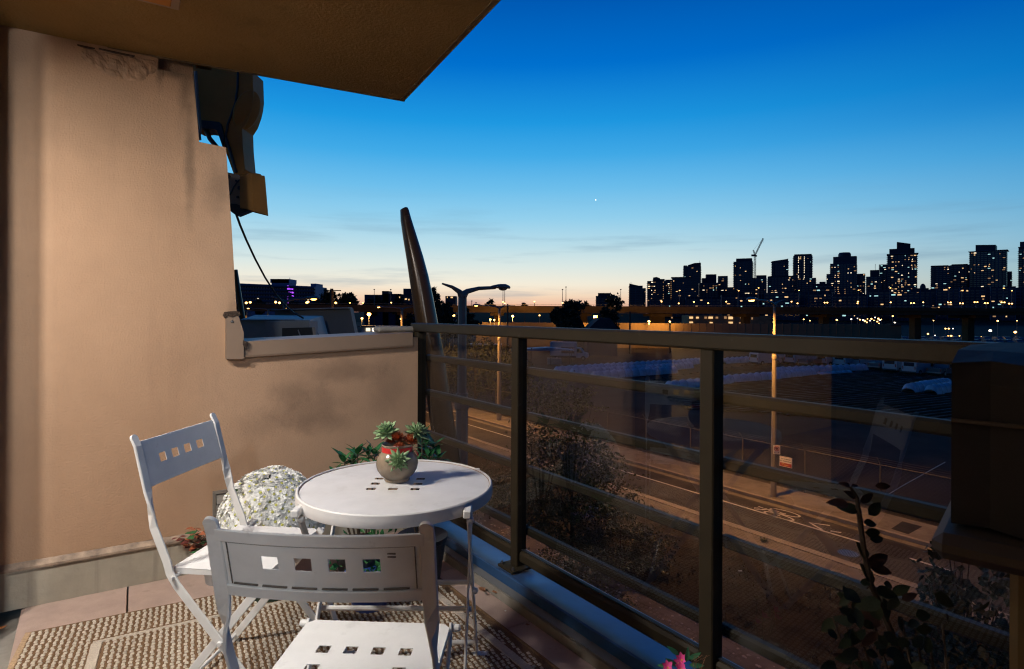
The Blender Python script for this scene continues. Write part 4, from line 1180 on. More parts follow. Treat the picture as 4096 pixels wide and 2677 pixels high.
# ================================================================== pink flowers at the kerb
pb_ = atD(2700, 2640, 1.72); pb_ = Vector((pb_.x, pb_.y - .02, 0))
pk = thing('pink_flower_plant', 'potted pink alstroemeria at the foot of the railing post', 'plant', pb_)
MB().lathe((0, 0, 0), [(.055, 0.001), (.07, .13), (.075, .135), (.075, .15), (.001, .14)], 20).build('pot', M['dark'], pk, smooth=True)
pet = leaf_mesh('pink_petal', M['pinkp'], 1, .55, fold=.15, curl=.1)
def pflower(c, n, L, dirn):
    e = MB().ball(c, .004, 6).build('flower', M['signyellow'], pk)
    for i in range(n):
        ph = 6.283 * i / n; a = Vector(dirn).normalized(); u_ = a.cross(Z + XA * .2).normalized(); v_ = a.cross(u_)
        d = (u_ * math.cos(ph) + v_ * math.sin(ph)) * .75 + a * .65
        mobj('petal', pet, e, c, d, a - d * .3, L * random.uniform(.85, 1.1))
def rel(px, py, D): return atD(px, py, D) - pb_
for px, py, D, L in ((2728, 2642, 1.70, .026), (2672, 2672, 1.66, .024), (2726, 2678, 1.66, .024), (2716, 2655, 1.72, .02)):
    c = rel(px, py, D); pflower(c, 6, L, (-.3, -.6, .7))
    MB().tube([Vector((c.x * .2, c.y * .2, .14)), c * .95], .0016, 4).build('stem', M['leafdark'], pk)
pl_me = leaf_mesh('long_leaf', mat('teal_green_leaf', (.05, .20, .10), .35, var=.2), 1, .3, curl=-.1)
for px, py, D, dx, dz in ((2716, 2620, 1.72, -.7, .55), (2750, 2640, 1.70, .8, .5), (2745, 2650, 1.68, .1, 1), (2690, 2665, 1.68, -1, .1), (2755, 2660, 1.68, 1, .0), (2710, 2665, 1.68, -.4, .3)):
    mobj('leaf', pl_me, pk, rel(px, py, D), (dx, -.1, dz), (0, -1, .5), .045)
for i in range(7):
    c = rel(2770 + i * 6, 2672, 1.66)
    MB().tube([c - Z * .02, c + Vector((random.uniform(-.02, .02), 0, .02)), c + Vector((random.uniform(-.03, .03), 0, .036))], .0006, 3).build('dry_stalk', M['dryleaf'], pk)

# ================================================================== fallen leaves and scraps
def scrap(name, label, cat, P, s_, mt, seed, group=None):
    rnd = random.Random(seed); b = MB(); k = 9
    ring = [Vector((math.cos(6.283 * i / k) * rnd.uniform(.5, 1), math.sin(6.283 * i / k) * rnd.uniform(.35, .8), rnd.uniform(0, .45))) * s_ for i in range(k)]
    b.add([Vector((0, 0, s_ * .12))] + ring, [(0, i + 1, (i + 1) % k + 1) for i in range(k)])
    o = b.build(name, mt); o.location = P; so = o.modifiers.new('t', 'SOLIDIFY'); so.thickness = .0008
    tag(o, label, cat, group); return o
scrap('dry_leaf', 'curled brown dead leaf lying at the kerb by the table foot', 'leaf', atZ(1930, 2358, .008), .024, M['dryleaf'], 1)
scrap('dry_leaf', 'crumpled tan dead leaf leaning on the kerb', 'leaf', atZ(1985, 2368, .018), .020, M['dryleaf'], 2)
scrap('dry_leaf', 'small grey dead leaf in front of the brown curled one', 'leaf', atZ(1946, 2376, .006), .012, M['galv'], 3)
scrap('petal_scrap', 'tiny red petal on the paver beside the kerb', 'petal', atZ(2024, 2400, .004), .010, M['ribbon'], 4)
scrap('petal_scrap', 'tiny white petal on the dark paver', 'petal', atZ(2021, 2444, .004), .006, M['petal'], 5)
scrap('leaf_scrap', 'small dark leaf scrap on the paver near the kerb', 'leaf', atZ(2110, 2500, .004), .010, M['dryleaf'], 6)
scrap('dry_leaf', 'orange dead leaf in the gutter at the left wall foot', 'leaf', atZ(6, 2512, -.03), .03, mat('orange_dead_leaf', (.6, .25, .08), .8, var=.3), 7)

# ================================================================== covered barbecue on the right
gx = thing('covered_barbecue', 'dark covered barbecue with side shelf and ochre cabinet at the right edge', 'barbecue', Vector((0.95, 0.90, 0)))
ga = R(-42); GX = Vector((math.cos(ga), math.sin(ga), 0)); GY = Vector((-math.sin(ga), math.cos(ga), 0))
cl0 = atD(3805, 1700, .92); GO = Vector((cl0.x, cl0.y, 0))
def gp_(a, b, z): return GO + GX * a + GY * b + Z * z
zt = 1.25 - (1425 - 1267) / F * .92
hx = 1.25 - (1366 - 1267) / F * 1.24
lid = MB(); prof = [(0, .925), (0, zt - .045), (.004, zt - .01), (.10, zt + (hx - zt) * .45), (.34, hx), (.40, hx - .01), (.42, hx - .08), (.43, .925)]
kx = 14
for i in range(kx + 1):
    for y, z in prof:
        fold = .004 * math.sin(i * 1.9 + y * 14) + .003 * math.sin(i * 4.3 + z * 30)
        lid.v.append(gp_(.66 * i / kx, y + fold, z + fold * .6))
n0 = len(prof)
for i in range(kx):
    for j in range(n0): lid.f.append((i * n0 + j, (i + 1) * n0 + j, (i + 1) * n0 + (j + 1) % n0, i * n0 + (j + 1) % n0)); lid.m.append(0)
lid.f += [tuple(range(n0)), tuple(kx * n0 + q for q in range(n0))[::-1]]; lid.m += [0, 0]
lid.build('vinyl_cover', M['cover'], gx, world=True)
MB().strap([gp_(.0 + .66 * i / 20, -.004, zt - .10) for i in range(21)], [Z] * 21, .006, .004).build('cover_seam', M['shelf'], gx, world=True)
MB().strap([gp_(.14, -.006, zt - .12), gp_(.14, -.008, zt - .2), gp_(.14, -.006, .94)], [GX] * 3, .022, .003).build('cover_strap', M['shelf'], gx, world=True)
MB().tube([gp_(.16, .0, .97), gp_(.16, -.045, .97), gp_(.50, -.045, .97), gp_(.50, .0, .97)], .011, 8).build('handle', M['cover'], gx, world=True)
MB().bbox(gp_(.38, .17, .90), (.80, .44, .040), (GX, GY, Z), .014).build('side_shelf', M['shelf'], gx, world=True)
MB().bbox(gp_(.40, .20, .44), (.66, .36, .86), (GX, GY, Z), .010).build('cabinet', M['cabinet'], gx, world=True)
MB().bbox(gp_(.26, .014, .44), (.27, .012, .78), (GX, GY, Z), .004).build('door', M['cabinet'], gx, world=True)

# ================================================================== tall dark plant in the right foreground
dk = Vector((.74, .93, 0))
rose = thing('tall_pot_plant', 'dark leafy shoot rising from a tall pot in front of the railing at right', 'plant', dk)
MB().lathe((0, 0, 0), [(.10, 0.001), (.14, .42), (.15, .43), (.15, .45), (.001, .43)], 24).build('pot', M['bluegrey'], rose, smooth=True)
stem_px = [(3625, 2690), (3560, 2520), (3480, 2330), (3455, 2200), (3440, 2080), (3425, 1990), (3400, 1945)]
DD = 1.06
sp = [atD(x, y, DD) - dk for x, y in stem_px]
MB().tube([Vector((0.02, 0, .42))] + sp, [.008, .007, .006, .0055, .005, .0045, .004, .003], 6).build('stem', M['bark'], rose)
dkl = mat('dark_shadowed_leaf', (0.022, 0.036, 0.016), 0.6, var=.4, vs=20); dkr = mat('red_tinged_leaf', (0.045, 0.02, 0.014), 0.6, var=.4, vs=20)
dl1 = leaf_mesh('broad_leaf', dkl, 1, .55, fold=.1, curl=-.15, seg=6); dl2 = leaf_mesh('broad_leaf_red', dkr, 1, .45, fold=.15, curl=-.2, seg=6)
def dleaf(px, py, dx, dy, L, me, D=DD):
    P = atD(px, py, D) - dk
    d = Vector((dx, random.uniform(-.35, .25), -dy)); mobj('leaf', me, rose, P, d, Vector((random.uniform(-.5, .5), -.75, random.uniform(.1, .7))), L)
for px, py, dx, dy, L, k in ((3400, 1945, -1, -.35, .028, 1), (3405, 1945, 1, -.1, .02, 1), (3425, 1990, -.9, -.5, .035, 1), (3500, 1945, 1, -.05, .036, 1), (3440, 2010, 1, -.6, .04, 1),
                             (3435, 2040, -1, -.15, .046, 0), (3395, 2020, -1, -.2, .05, 1), (3455, 2090, 1, .15, .034, 0), (3475, 2060, .7, -.5, .045, 0), (3460, 2130, 1, .05, .04, 0), (3480, 2160, 1, -.1, .038, 0),
                             (3470, 2240, -.5, -1, .045, 0), (3470, 2260, 1, -.35, .062, 1), (3480, 2270, 1, .15, .05, 1), (3490, 2330, -.45, -.8, .05, 0), (3500, 2360, .9, .15, .05, 0), (3490, 2300, -.1, 1, .04, 1),
                             (3440, 2330, 1, -.2, .03, 0)):
    dleaf(px, py, dx, dy, L * .8, (dl1, dl2)[k])
for i in range(80):
    px = random.gauss(3480, 130); py = random.uniform(2330, 2720)
    if px < 3290 or (py < 2450 and px < 3330): continue
    dleaf(px, py, random.uniform(-1, 1), random.uniform(-.6, .9), random.uniform(.022, .042), dl1 if random.random() < .8 else dl2, random.uniform(.95, 1.15))
for k in range(9):
    q_ = atD(3330 + k * 55, 2470 + (k * 37) % 90, DD) - dk
    MB().tube([Vector((.02, 0, .43)), Vector((q_.x * .6, q_.y * .6, .5)), q_], [.004, .0035, .002], 5).build('stem', M['bark'], rose)
# ================================================================== things just beyond the end wall
DB = 3.75
def pp(px, py, D=DB): 
    P = atD(px, py, D); return (P.x, P.z)
bk = thing('metal_bracket', 'large dark bronze sheet metal bracket with rounded cutouts under the soffit', 'bracket', atD(900, 450, DB))
def c2(x, y): return (700 + x / 2.2217, 200 + y / 2.2217)
outl = [(120, 60), (690, 190), (697, 400), (688, 470), (672, 540), (640, 630), (597, 697), (602, 850), (622, 1060), (560, 1125), (521, 1100), (440, 872), (425, 865), (386, 735), (372, 715), (350, 707), (232, 690), (150, 700)]
h1 = [(183, 128), (325, 156), (325, 184), (183, 160)]
MB().plate([pp(*c2(*p)) for p in outl], [[pp(*c2(*p)) for p in h1]], 0.16, (0, DB, 0), (XA, Z, YA)).build('plate', M['bronze'], bk, world=True)
b = MB()
sm = [(560, 195), (556, 330), (540, 460), (505, 570), (470, 660), (450, 780), (452, 870)]
b.tube([atD(*c2(*p), DB - .004) for p in sm], .007, 6); b.build('seam', M['dark'], bk, world=True)
b = MB(); b.tube([atD(*c2(*p), DB - .004) for p in ((452, 780), (500, 930), (545, 1090))], .010, 6); b.build('seam', M['dark'], bk, world=True)
rc = atD(*c2(640, 535), DB + .02)
b = MB(); pr = []
dirv = (atD(*c2(570, 690), DB) - atD(*c2(690, 370), DB)).normalized()
b.lathe((0, 0, 0), [(.001, -.032), (.6, -.024), (.95, -.008), (1.0, 0.01), (.97, .03), (.8, .035), (.001, .02)], 30)
nrm_ = Vector((.55, -.75, -.15)).normalized(); xx = dirv; yy = nrm_.cross(xx).normalized()
vv = []
for v in b.v: vv.append(rc + xx * v.x * .135 + yy * v.y * .075 + nrm_ * v.z * -1)
b.v = vv; b.build('tube_end', M['bronze'], bk, world=True, smooth=True)
b = MB(); b.tube([atD(*c2(*p), DB - .05) for p in ((182, 190), (205, 500), (228, 700), (215, 760), (220, 800))], .010, 6); b.build('edge_trim', M['cap'], bk, world=True)
b = MB(); b.tube([atD(*c2(*p), DB + .04) for p in ((255, 660), (280, 720), (310, 790), (370, 862), (400, 940))], .015, 8); b.build('conduit', M['dark'], bk, world=True)
b = MB(); b.plate([pp(*c2(*p)) for p in ((225, 628), (395, 645), (418, 668), (445, 770), (430, 865), (386, 735), (372, 715), (350, 707), (232, 700))], [], .13, (0, DB - .012, 0), (XA, Z, YA)); b.build('opening_flange', M['dark'], bk, world=True)

fl = thing('floodlight_box', 'bronze hexagonal floodlight housing bolted past the wall edge', 'floodlight', atD(980, 800, 3.55))
DF = 3.55
hp = [(595, 1130), (660, 1108), (755, 1125), (788, 1143), (720, 1160), (640, 1150)]
P0 = atD(*c2(690, 1130), DF); P1 = atD(*c2(706, 1440), DF)
ax_d = (P1 - P0).normalized(); r_ = .080
ca = Vector((ax_d.z, 0, -ax_d.x)).normalized(); ca = -ca if ca.x < 0 else ca
cb_ = ax_d.cross(ca)
hexp = [(r_ * math.cos(R(60 * i + 12)), r_ * .9 * math.sin(R(60 * i + 12))) for i in range(6)]
b = MB(); L = (P1 - P0).length
vs = [P0 + ca * x + cb_ * y for x, y in hexp] + [P1 + ca * x * 1.10 + cb_ * y * 1.10 - ax_d * (.02) + ax_d * (x * .35 + .02) for x, y in hexp]
b.add(vs, [tuple(range(6))] + [(i, (i + 1) % 6, (i + 1) % 6 + 6, i + 6) for i in range(6)])
b.build('housing', M['bronze'], fl, world=True)
b = MB(); cc = sum(vs[6:], Vector()) / 6
b.add([cc + (v - cc) * .9 - ax_d * .012 for v in vs[6:]], [tuple(range(6))]); b.build('lens', M['carglass'], fl, world=True)
MB().lathe(P0 + ca * .01, [(r_ * .55, -.0), (r_ * .5, -.014), (.001, -.018)], 16, ax=(ca, cb_, ax_d)).build('top_cap', M['bronze'], fl, world=True)
b = MB(); b.plate([pp(*c2(*p), 3.62) for p in ((460, 1090), (560, 1112), (592, 1140), (605, 1405), (560, 1400), (480, 1365))], [], .07, (0, 3.60, 0), (XA, Z, YA)); b.build('junction_box', M['cap'], fl, world=True)
for x, y, r2 in ((482, 1128, .011), (575, 1228, .012), (560, 1310, .008), (545, 1165, .006)):
    MB().lathe(atD(*c2(x, y), 3.598), [(r2, 0), (r2, -.008), (r2 * .5, -.01)], 12, ax=(XA, Z, YA)).build('bolt', M['dark'], fl, world=True)
b = MB(); b.tube([atD(*c2(*p), 3.59) for p in ((490, 1290), (520, 1220), (550, 1180), (575, 1150))], .004, 6); b.build('wire', M['dark'], fl, world=True)
b = MB(); b.plate([pp(*c2(*p), 3.6) for p in ((488, 1370), (565, 1378), (690, 1425), (560, 1478), (490, 1425))], [], .06, (0, 3.575, 0), (XA, Z, YA)); b.build('mounting_foot', M['dark'], fl, world=True)

cab = [(945, 858, 3.6), (960, 900, 3.7), (985, 960, 3.85), (1020, 1035, 4.1), (1060, 1110, 4.35), (1105, 1180, 4.6), (1140, 1222, 4.75), (1175, 1252, 4.85), (1212, 1272, 4.9), (1215, 1300, 4.9), (1219, 1318, 4.9)]
b = MB(); b.tube([atD(*p) for p in cab], .0075, 6)
tag(b.build('black_cable', M['dark']), 'black cable sagging from the floodlight box down to the rooftop unit', 'cable')

# rooftop sheet-metal pieces beyond the low wall
ra = thing('rooftop_duct', 'pale sloped sheet metal duct housing lying behind the low wall', 'duct', atD(1130, 1300, 4.9))
def quadbox(name, pxs, d0, d1, mt, par, zb=None):
    f0 = [atD(x, y, d0) for x, y in pxs]; k = d1 / d0
    f1 = [v + Vector((0, d1 - d0, 0)) for v in f0]
    n0 = len(f0); b = MB(); b.add(f0 + f1, [tuple(range(n0)), tuple(range(n0, 2 * n0))[::-1]] + [(i, (i + 1) % n0, (i + 1) % n0 + n0, i + n0) for i in range(n0)])
    return b.build(name, mt, par, world=True)
top_ = [atD(960, 1279, 4.7), atD(1238, 1280, 4.7), atD(1292, 1264, 5.6), atD(1022, 1260, 5.6)]
bot_ = [atD(968, 1420, 4.7), atD(1330, 1420, 4.72), atD(1335, 1420, 5.6), atD(1022, 1420, 5.6)]
b = MB(); b.add(top_ + bot_, [(0, 1, 2, 3), (0, 4, 5, 1), (1, 5, 6, 2), (2, 6, 7, 3), (3, 7, 4, 0)]); b.build('housing', M['unit'], ra, world=True)
b = MB(); b.strap([atD(955, 1281, 4.69), atD(1180, 1281, 4.69)], [Z, Z], .012, .02); b.build('top_flange', M['flashlip'], ra, world=True)
quadbox('side_box', [(1062, 1286), (1238, 1284), (1238, 1420), (1064, 1420)], 4.5, 4.69, M['unit'], ra)
quadbox('dark_vent', [(1128, 1313), (1248, 1310), (1262, 1420), (1130, 1420)], 4.42, 4.49, M['dark'], ra)
MB().strap([atD(1192, 1320, 4.40), atD(1204, 1352, 4.40)], [XA, XA], .008, .006).build('louvre_bar', M['unit'], ra, world=True)
rb_ = thing('slanted_sheet', 'tall dark slanted metal panel behind the low wall', 'panel', atD(1260, 1300, 6.0))
quadbox('panel', [(1098, 1241), (1400, 1233), (1437, 1420), (1120, 1420)], 6.0, 6.12, mat('dark_panel_paint', (.16, .155, .15), .6, var=.15, vs=2), rb_)
MB().strap([atD(1097, 1240, 5.99), atD(1401, 1232, 5.99)], [Z, Z], .012, .15).build('top_edge', M['unit'], rb_, world=True)
sv_ = MB(); sv_.tube([atD(940, 1080, 5.2), atD(975, 1300, 5.2)], .022, 10)
tag(sv_.build('leaning_pipe', M['mast'], smooth=True), 'thin leaning metal pipe seen along the edge of the tan wall', 'pipe')
# rock-like vent cap on the wall corner
rk = MB(); cR = wxyz(wp(1610, 1325)[0], wp(1610, 1325)[1], -.12)
rk.bbox(cR + Z * .008, (.24, .10, .035), (W, WN, Z), .012)
tag(rk.build('stone_slab', M['concrete']), 'rough stone slab lying on the low wall beside the railing', 'stone')

# ================================================================== leaning bronze mast
ms = thing('leaning_mast', 'tall leaning tapered bronze metal mast behind the railing', 'mast', atD(1790, 1950, 4.6))
mpts = [(1615, 834, 12), (1616, 836, 16), (1618, 842, 17.5), (1624, 880, 22), (1640, 950, 28), (1660, 1034, 34), (1676, 1110, 38.5), (1692, 1200, 42), (1707, 1290, 44), (1734, 1440, 47), (1772, 1710, 49), (1800, 1900, 49), (1850, 2200, 49)]
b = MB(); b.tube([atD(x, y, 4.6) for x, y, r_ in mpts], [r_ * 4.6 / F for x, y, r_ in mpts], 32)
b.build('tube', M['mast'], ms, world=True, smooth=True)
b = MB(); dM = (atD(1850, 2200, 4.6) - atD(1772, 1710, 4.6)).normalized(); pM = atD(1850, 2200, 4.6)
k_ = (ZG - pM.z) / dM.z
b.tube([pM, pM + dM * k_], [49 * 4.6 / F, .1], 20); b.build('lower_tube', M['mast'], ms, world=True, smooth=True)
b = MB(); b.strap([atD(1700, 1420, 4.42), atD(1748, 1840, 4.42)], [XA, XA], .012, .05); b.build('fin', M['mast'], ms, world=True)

# ================================================================== street level
def gn(px, py): return atZ(px, py, ZG).dot(NN)
def gu(px, py): return atZ(px, py, ZG).dot(U)
n_white = gn(2888, 2003); n_fk = gn(2905, 1962); n_nk = gn(2888, 2093); n_sw = gn(3298, 2305)
print('street n:', n_sw, n_nk, n_white, n_fk)
UA, UB = -60, 420
def strip(name, n0_, n1_, z0_, z1_, mt, ua=UA, ub=UB, **kw):
    b = MB().box(NU((n0_ + n1_) / 2, (ua + ub) / 2, (z0_ + z1_) / 2), (n1_ - n0_, ub - ua, z1_ - z0_), (NN, U, Z))
    return b.build(name, mt, **kw)
gr = MB(); gr.add([(-4000, -4000, ZG - .16), (4000, -4000, ZG - .16), (4000, 4000, ZG - .16), (-4000, 4000, ZG - .16)], [(0, 1, 2, 3)])
gr.build('ground', M['ground'], kind='structure')
strip('road', n_nk + .02, n_fk + .0, ZG - .3, ZG, M['asphalt'], kind='structure')
strip('gravel_lot', n_fk + 3.4, n_fk + 200, ZG - .15, ZG + .02, M['ground'], -80, 330, kind='structure')
strip('sidewalk', n_sw, n_nk - .32, ZG - .3, ZG + .11, M['walk'], kind='structure')
kbn = strip('kerb', n_nk - .32, n_nk + .02, ZG - .3, ZG + .13, M['kerb'], kind='structure')
strip('far_kerb', n_fk, n_fk + .18, ZG - .3, ZG + .14, M['kerb'], kind='structure')
strip('far_sidewalk', n_fk + .18, n_fk + 2.2, ZG - .3, ZG + .12, M['walk'], kind='structure')
strip('fence_verge', n_fk + 2.2, n_fk + 3.4, ZG - .3, ZG + .08, M['grass'], kind='structure')
strip('gutter_pan', n_fk - .34, n_fk, ZG - .1, ZG + .006, M['walk'], kind='structure')
# pebbled apron at the foot of the building
n_ap = gn(2905, 2527)
strip('concrete_apron', 1.9, n_ap, ZG - .3, ZG + .05, M['walk'], kind='structure')
def verge():
    b = MB(); du = 1.0; k = int((90) / du); nn0 = 8
    for i in range(k + 1):
        for j in range(nn0 + 1):
            n_ = n_ap + (n_sw - n_ap) * j / nn0; u = -25 + du * i
            z = ZG + .06 + .03 * noise.noise(Vector((n_ * .8, u * .8, 0))) if 0 < j < nn0 else ZG + .05
            b.v.append(NU(n_, u, z))
    for i in range(k):
        for j in range(nn0): a = i * (nn0 + 1) + j; b.f.append((a, a + nn0 + 1, a + nn0 + 2, a + 1)); b.m.append(0)
    return b.build('planting_strip', M['grass'], smooth='all', kind='structure')
verge()
# grass tufts and litter
def tufts():
    b = MB()
    for _ in range(5200):
        n_ = random.uniform(n_ap, n_sw + .15); u = random.uniform(-8, 42)
        if noise.noise(Vector((n_ * .6, u * .6, 7))) < -.05: continue
        P = NU(n_, u, ZG + .05)
        for k in range(5):
            a = random.uniform(0, 6.28); h = random.uniform(.05, .16); d = Vector((math.cos(a), math.sin(a), 0))
            b.add([P - d.cross(Z) * .012, P + d.cross(Z) * .012, P + d * h * .7 + Z * h], [(0, 1, 2)])
    return b.build('grass', mat('dry_grass_blade', (.085, .070, .030), .9, var=.4, vs=1.5), kind='stuff')
tag(tufts(), 'sparse dry grass tufts on the planting strip', 'grass')
b = MB()
for _ in range(700):
    n_ = random.uniform(n_ap - 1.8, n_ap + .1); u = random.uniform(-6, 22); s_ = random.uniform(.012, .05)
    b.ball(NU(n_, u, ZG + .055), s_, 5, sz=.5)
tag(b.build('pebbles', mat('pale_pebble', (.38, .34, .30), .8, var=.3, vs=3), kind='stuff'), 'pale pebbles scattered along the concrete apron', 'pebbles')
wd_ = mat('weed_leaf', (.05, .055, .02), .8, var=.4)
for i, (px, py) in enumerate(((2900, 2095 + 62), (3065, 2222), (3285, 2298), (2990, 2187), (2600, 2035), (2660, 2060), (2560, 2040), (2740, 2085), (3055, 2165), (3420, 2400))):
    P = atZ(px, py, ZG + .11)
    b = MB()
    for _ in range(70):
        a = random.uniform(0, 6.28); h = random.uniform(.06, .2); d = Vector((math.cos(a), math.sin(a), 0)); o2 = P + d * random.uniform(0, .12)
        b.add([o2 - d.cross(Z) * .014, o2 + d.cross(Z) * .014, o2 + d * h * .8 + Z * h * .8], [(0, 1, 2)])
    tag(b.build('weed_tuft', wd_), 'dark weed tuft at the street sidewalk edge, ' + ('just right of the wide railing post', 'between the road chevron and the lower bar', 'farther right below the drain grate', 'middle of three in a line', 'left of the wide post, upper', 'beside the white paper scrap', 'leftmost of the row', 'touching the wide post', 'on the kerb side below the bicycle marking', 'lowest one beside the dark leafy shoot')[i], 'weed', 'weed tufts along the near sidewalk')
for px, py, lb in ((2686, 2067, 'white paper scrap on the near sidewalk edge'), (2961, 2284, 'white cigarette butt lying on the dry planting strip')):
    P = atZ(px, py, ZG + .12); b = MB().bbox(P, (.12, .05, .02), None, .004)
    tag(b.build('litter', M['signwhite']), lb, 'litter')
# painted markings on the road: flat coats of paint
ZP = ZG + .004
def flatline(name, pts, w_, z=ZP, mt='paint', closed=False):
    b = MB(); k = len(pts); vs = []
    for i, p in enumerate(pts):
        a = pts[(i - 1) % k] if (closed or i > 0) else p; c = pts[(i + 1) % k] if (closed or i < k - 1) else p
        d = (c - a); d.z = 0; d.normalize(); s_ = Vector((-d.y, d.x, 0)) * w_ / 2
        vs += [Vector((p.x, p.y, z)) - s_, Vector((p.x, p.y, z)) + s_]
    b.v = vs; rng = k if closed else k - 1
    b.f = [(2 * i, (2 * i + 2) % (2 * k), (2 * i + 3) % (2 * k), 2 * i + 1) for i in range(rng)]; b.m = [0] * rng
    return b.build(name, M[mt], kind='structure')
u_end = gu(3462, 2176)
flatline('lane_line', [NU(n_white, u_end, ZG), NU(n_white, 160, ZG)], .11)
flatline('lane_dash', [atZ(3637, 2233, ZG), atZ(3800, 2284, ZG)], .11)
def c7(x, y): return atZ(2900 + x / 2.975, 1900 + y / 2.975, ZG)
def cellipse(cx, cy, ax_, ay_, bx, by, k=40):
    return [c7(cx + ax_ * math.cos(6.283 * i / k) + bx * math.sin(6.283 * i / k), cy + ay_ * math.cos(6.283 * i / k) + by * math.sin(6.283 * i / k)) for i in range(k)]
flatline('bicycle_symbol', cellipse(714, 452, 170, 46, 30, -18), .085, closed=True)
flatline('bicycle_symbol', cellipse(642, 490, 170, 50, 26, -16), .085, closed=True)
for pts in ([(345, 392), (415, 398)], [(395, 376), (455, 395)], [(345, 405), (425, 415), (480, 405)], [(425, 415), (560, 412), (700, 462), (640, 460), (560, 412)], [(480, 400), (560, 440), (655, 492)], [(640, 460), (725, 463)], [(560, 412), (640, 490)]):
    flatline('bicycle_symbol', [c7(*p) for p in pts], .075)
flatline('chevron_marking', [c7(1250, 604), c7(1010, 570), c7(1152, 652)], .11)
flatline('chevron_marking', [c7(1255, 668), c7(1383, 688)], .10)
def patch(name, pts, mt, z):
    b = MB(); b.add([Vector((p.x, p.y, z)) for p in pts], [tuple(range(len(pts)))]); return b.build(name, M[mt], kind='structure')
patch('asphalt_patch', [c7(1750, 800), c7(1800, 760), c7(2080, 820), c7(2300, 900), c7(2270, 950), c7(2130, 1028), c7(1960, 985), c7(1850, 935), c7(1800, 880)], 'asphalt2', ZG + .0035)
patch('sidewalk_patch', [c7(2112, 590), c7(2350, 655), c7(2180, 748), c7(1975, 682)], 'asphalt2', ZG + .1235)
mh = thing('manhole_grate', 'round cast iron drain grate set in the street', 'grate', atZ(3393, 2214, ZG))
P = mh.location
MB().lathe((0, 0, .004), [(.33, 0), (.33, .006), (.29, .006), (.29, 0)], 32, cap=False).build('ring', M['dark'], mh)
for i in range(-5, 6):
    w_ = math.sqrt(max(0, .3 ** 2 - (i * .053) ** 2))
    MB().box(U * (i * .053) + Z * .007, (.02, w_ * 2, .006), (U, NN, Z)).build('grate_bar', M['steelbolt'], mh)

# --- far fence along the sidewalk
n_f = n_fk + 2.35
fu = [gu(2970, 1930) + d * 3.05 for d in range(-7, 16)]
u_ref = atN(2970, 1930, n_f).dot(U)
fe = thing('chain_link_fence', 'chain link fence with slanted barbed wire arms along the far sidewalk', 'fence', NU(n_f, u_ref, ZG))
ztop = ZG + 1.95
for d in range(-8, 14):
    u = u_ref + d * 3.05
    b = MB(); b.tube([NU(n_f, u, ZG), NU(n_f, u, ztop)], .03, 6); b.build('post', M['fence'], fe, world=True)
    b = MB(); b.tube([NU(n_f, u, ztop), NU(n_f - .30, u, ztop + .32)], .018, 5); b.build('barbed_arm', M['fence'], fe, world=True)
b = MB(); b.tube([NU(n_f, u_ref - 25, ztop), NU(n_f, u_ref + 42, ztop)], .02, 6); b.build('top_rail', M['fence'], fe, world=True)
b = MB(); b.tube([NU(n_f, u_ref - 25, ZG + .1), NU(n_f, u_ref + 42, ZG + .1)], .006, 4)
for k in range(3): b.tube([NU(n_f - .1 * (k + 1), u_ref - 25, ztop + .105 * (k + 1)), NU(n_f - .1 * (k + 1), u_ref + 42, ztop + .105 * (k + 1))], .004, 3)
b.build('wire', M['fence'], fe, world=True)
b = MB(); st_ = .16
for i in range(int(67 / st_)):
    u = u_ref - 25 + i * st_
    for sg in (1, -1):
        a0 = NU(n_f, u, ZG + .08); a1 = NU(n_f, u + sg * 1.86, ztop)
        s_ = Vector((0, 0, .0028)); b.add([a0 - s_, a0 + s_, a1 + s_, a1 - s_], [(0, 1, 2, 3)])
b.build('chain_mesh', M['fence'], fe, world=True, kind='stuff')

def text(name, s, size, org, ax, mt, parent, extr=.002, bold=1.0, align='CENTER'):
    cu_ = bpy.data.curves.new(name, 'FONT'); cu_.body = s; cu_.size = size; cu_.extrude = extr; cu_.align_x = align; cu_.align_y = 'CENTER'; cu_.offset = size * .012 * bold
    tmp = bpy.data.objects.new('tmp', cu_); me = bpy.data.meshes.new_from_object(tmp); bpy.data.objects.remove(tmp)
    me.materials.clear(); me.materials.append(M[mt])
    o = bpy.data.objects.new(name, me); C.objects.link(o)
    mtx = Matrix((ax[0], ax[1], ax[2])).transposed().to_4x4(); mtx.translation = Vector(org) - (parent.location if parent else Vector())
    o.parent = parent; o.matrix_basis = mtx; return o
# fence sign
sg = thing('warning_sign', 'white and red NO DUMPING NO TRESPASSING sign wired to the fence', 'sign', atN(3152, 1850, n_f - .05))
sgn = n_f - .045
q0 = atN(3119, 1823, sgn); q1 = atN(3169, 1832, sgn); q2 = atN(3119, 1863, sgn)
FD = -U                                                   # reading direction: left to right seen from the balcony
wS = abs((q1 - q0).dot(U)); hS = abs(q0.z - q2.z)
O = q0
def sp_(a, b, d=0): return O + FD * a + Z * (-b) - NN * d
def sbox(name, a0, a1, b0, b1, d0, d1, mt): return MB().box(sp_((a0 + a1) / 2, (b0 + b1) / 2, (d0 + d1) / 2), (abs(a1 - a0), abs(d1 - d0), abs(b1 - b0)), (FD, NN, Z)).build(name, M[mt], sg, world=True)
sbox('panel', 0, wS, 0, hS, 0, .012, 'signwhite')
sbox('border', wS * .035, wS * .965, hS * .04, hS * .06, .0125, .014, 'redband')
sbox('red_band', wS * .035, wS * .965, hS * .62, hS * .96, .0125, .014, 'redband')
text('lettering', 'NO DUMPING', hS * .155, sp_(wS * .5, hS * .24, .013), (FD, Z, -NN), 'signblack', sg, bold=1.5)
text('lettering', 'NO TRESPASSING', hS * .155, sp_(wS * .5, hS * .45, .013), (FD, Z, -NN), 'signblack', sg, bold=1.5)
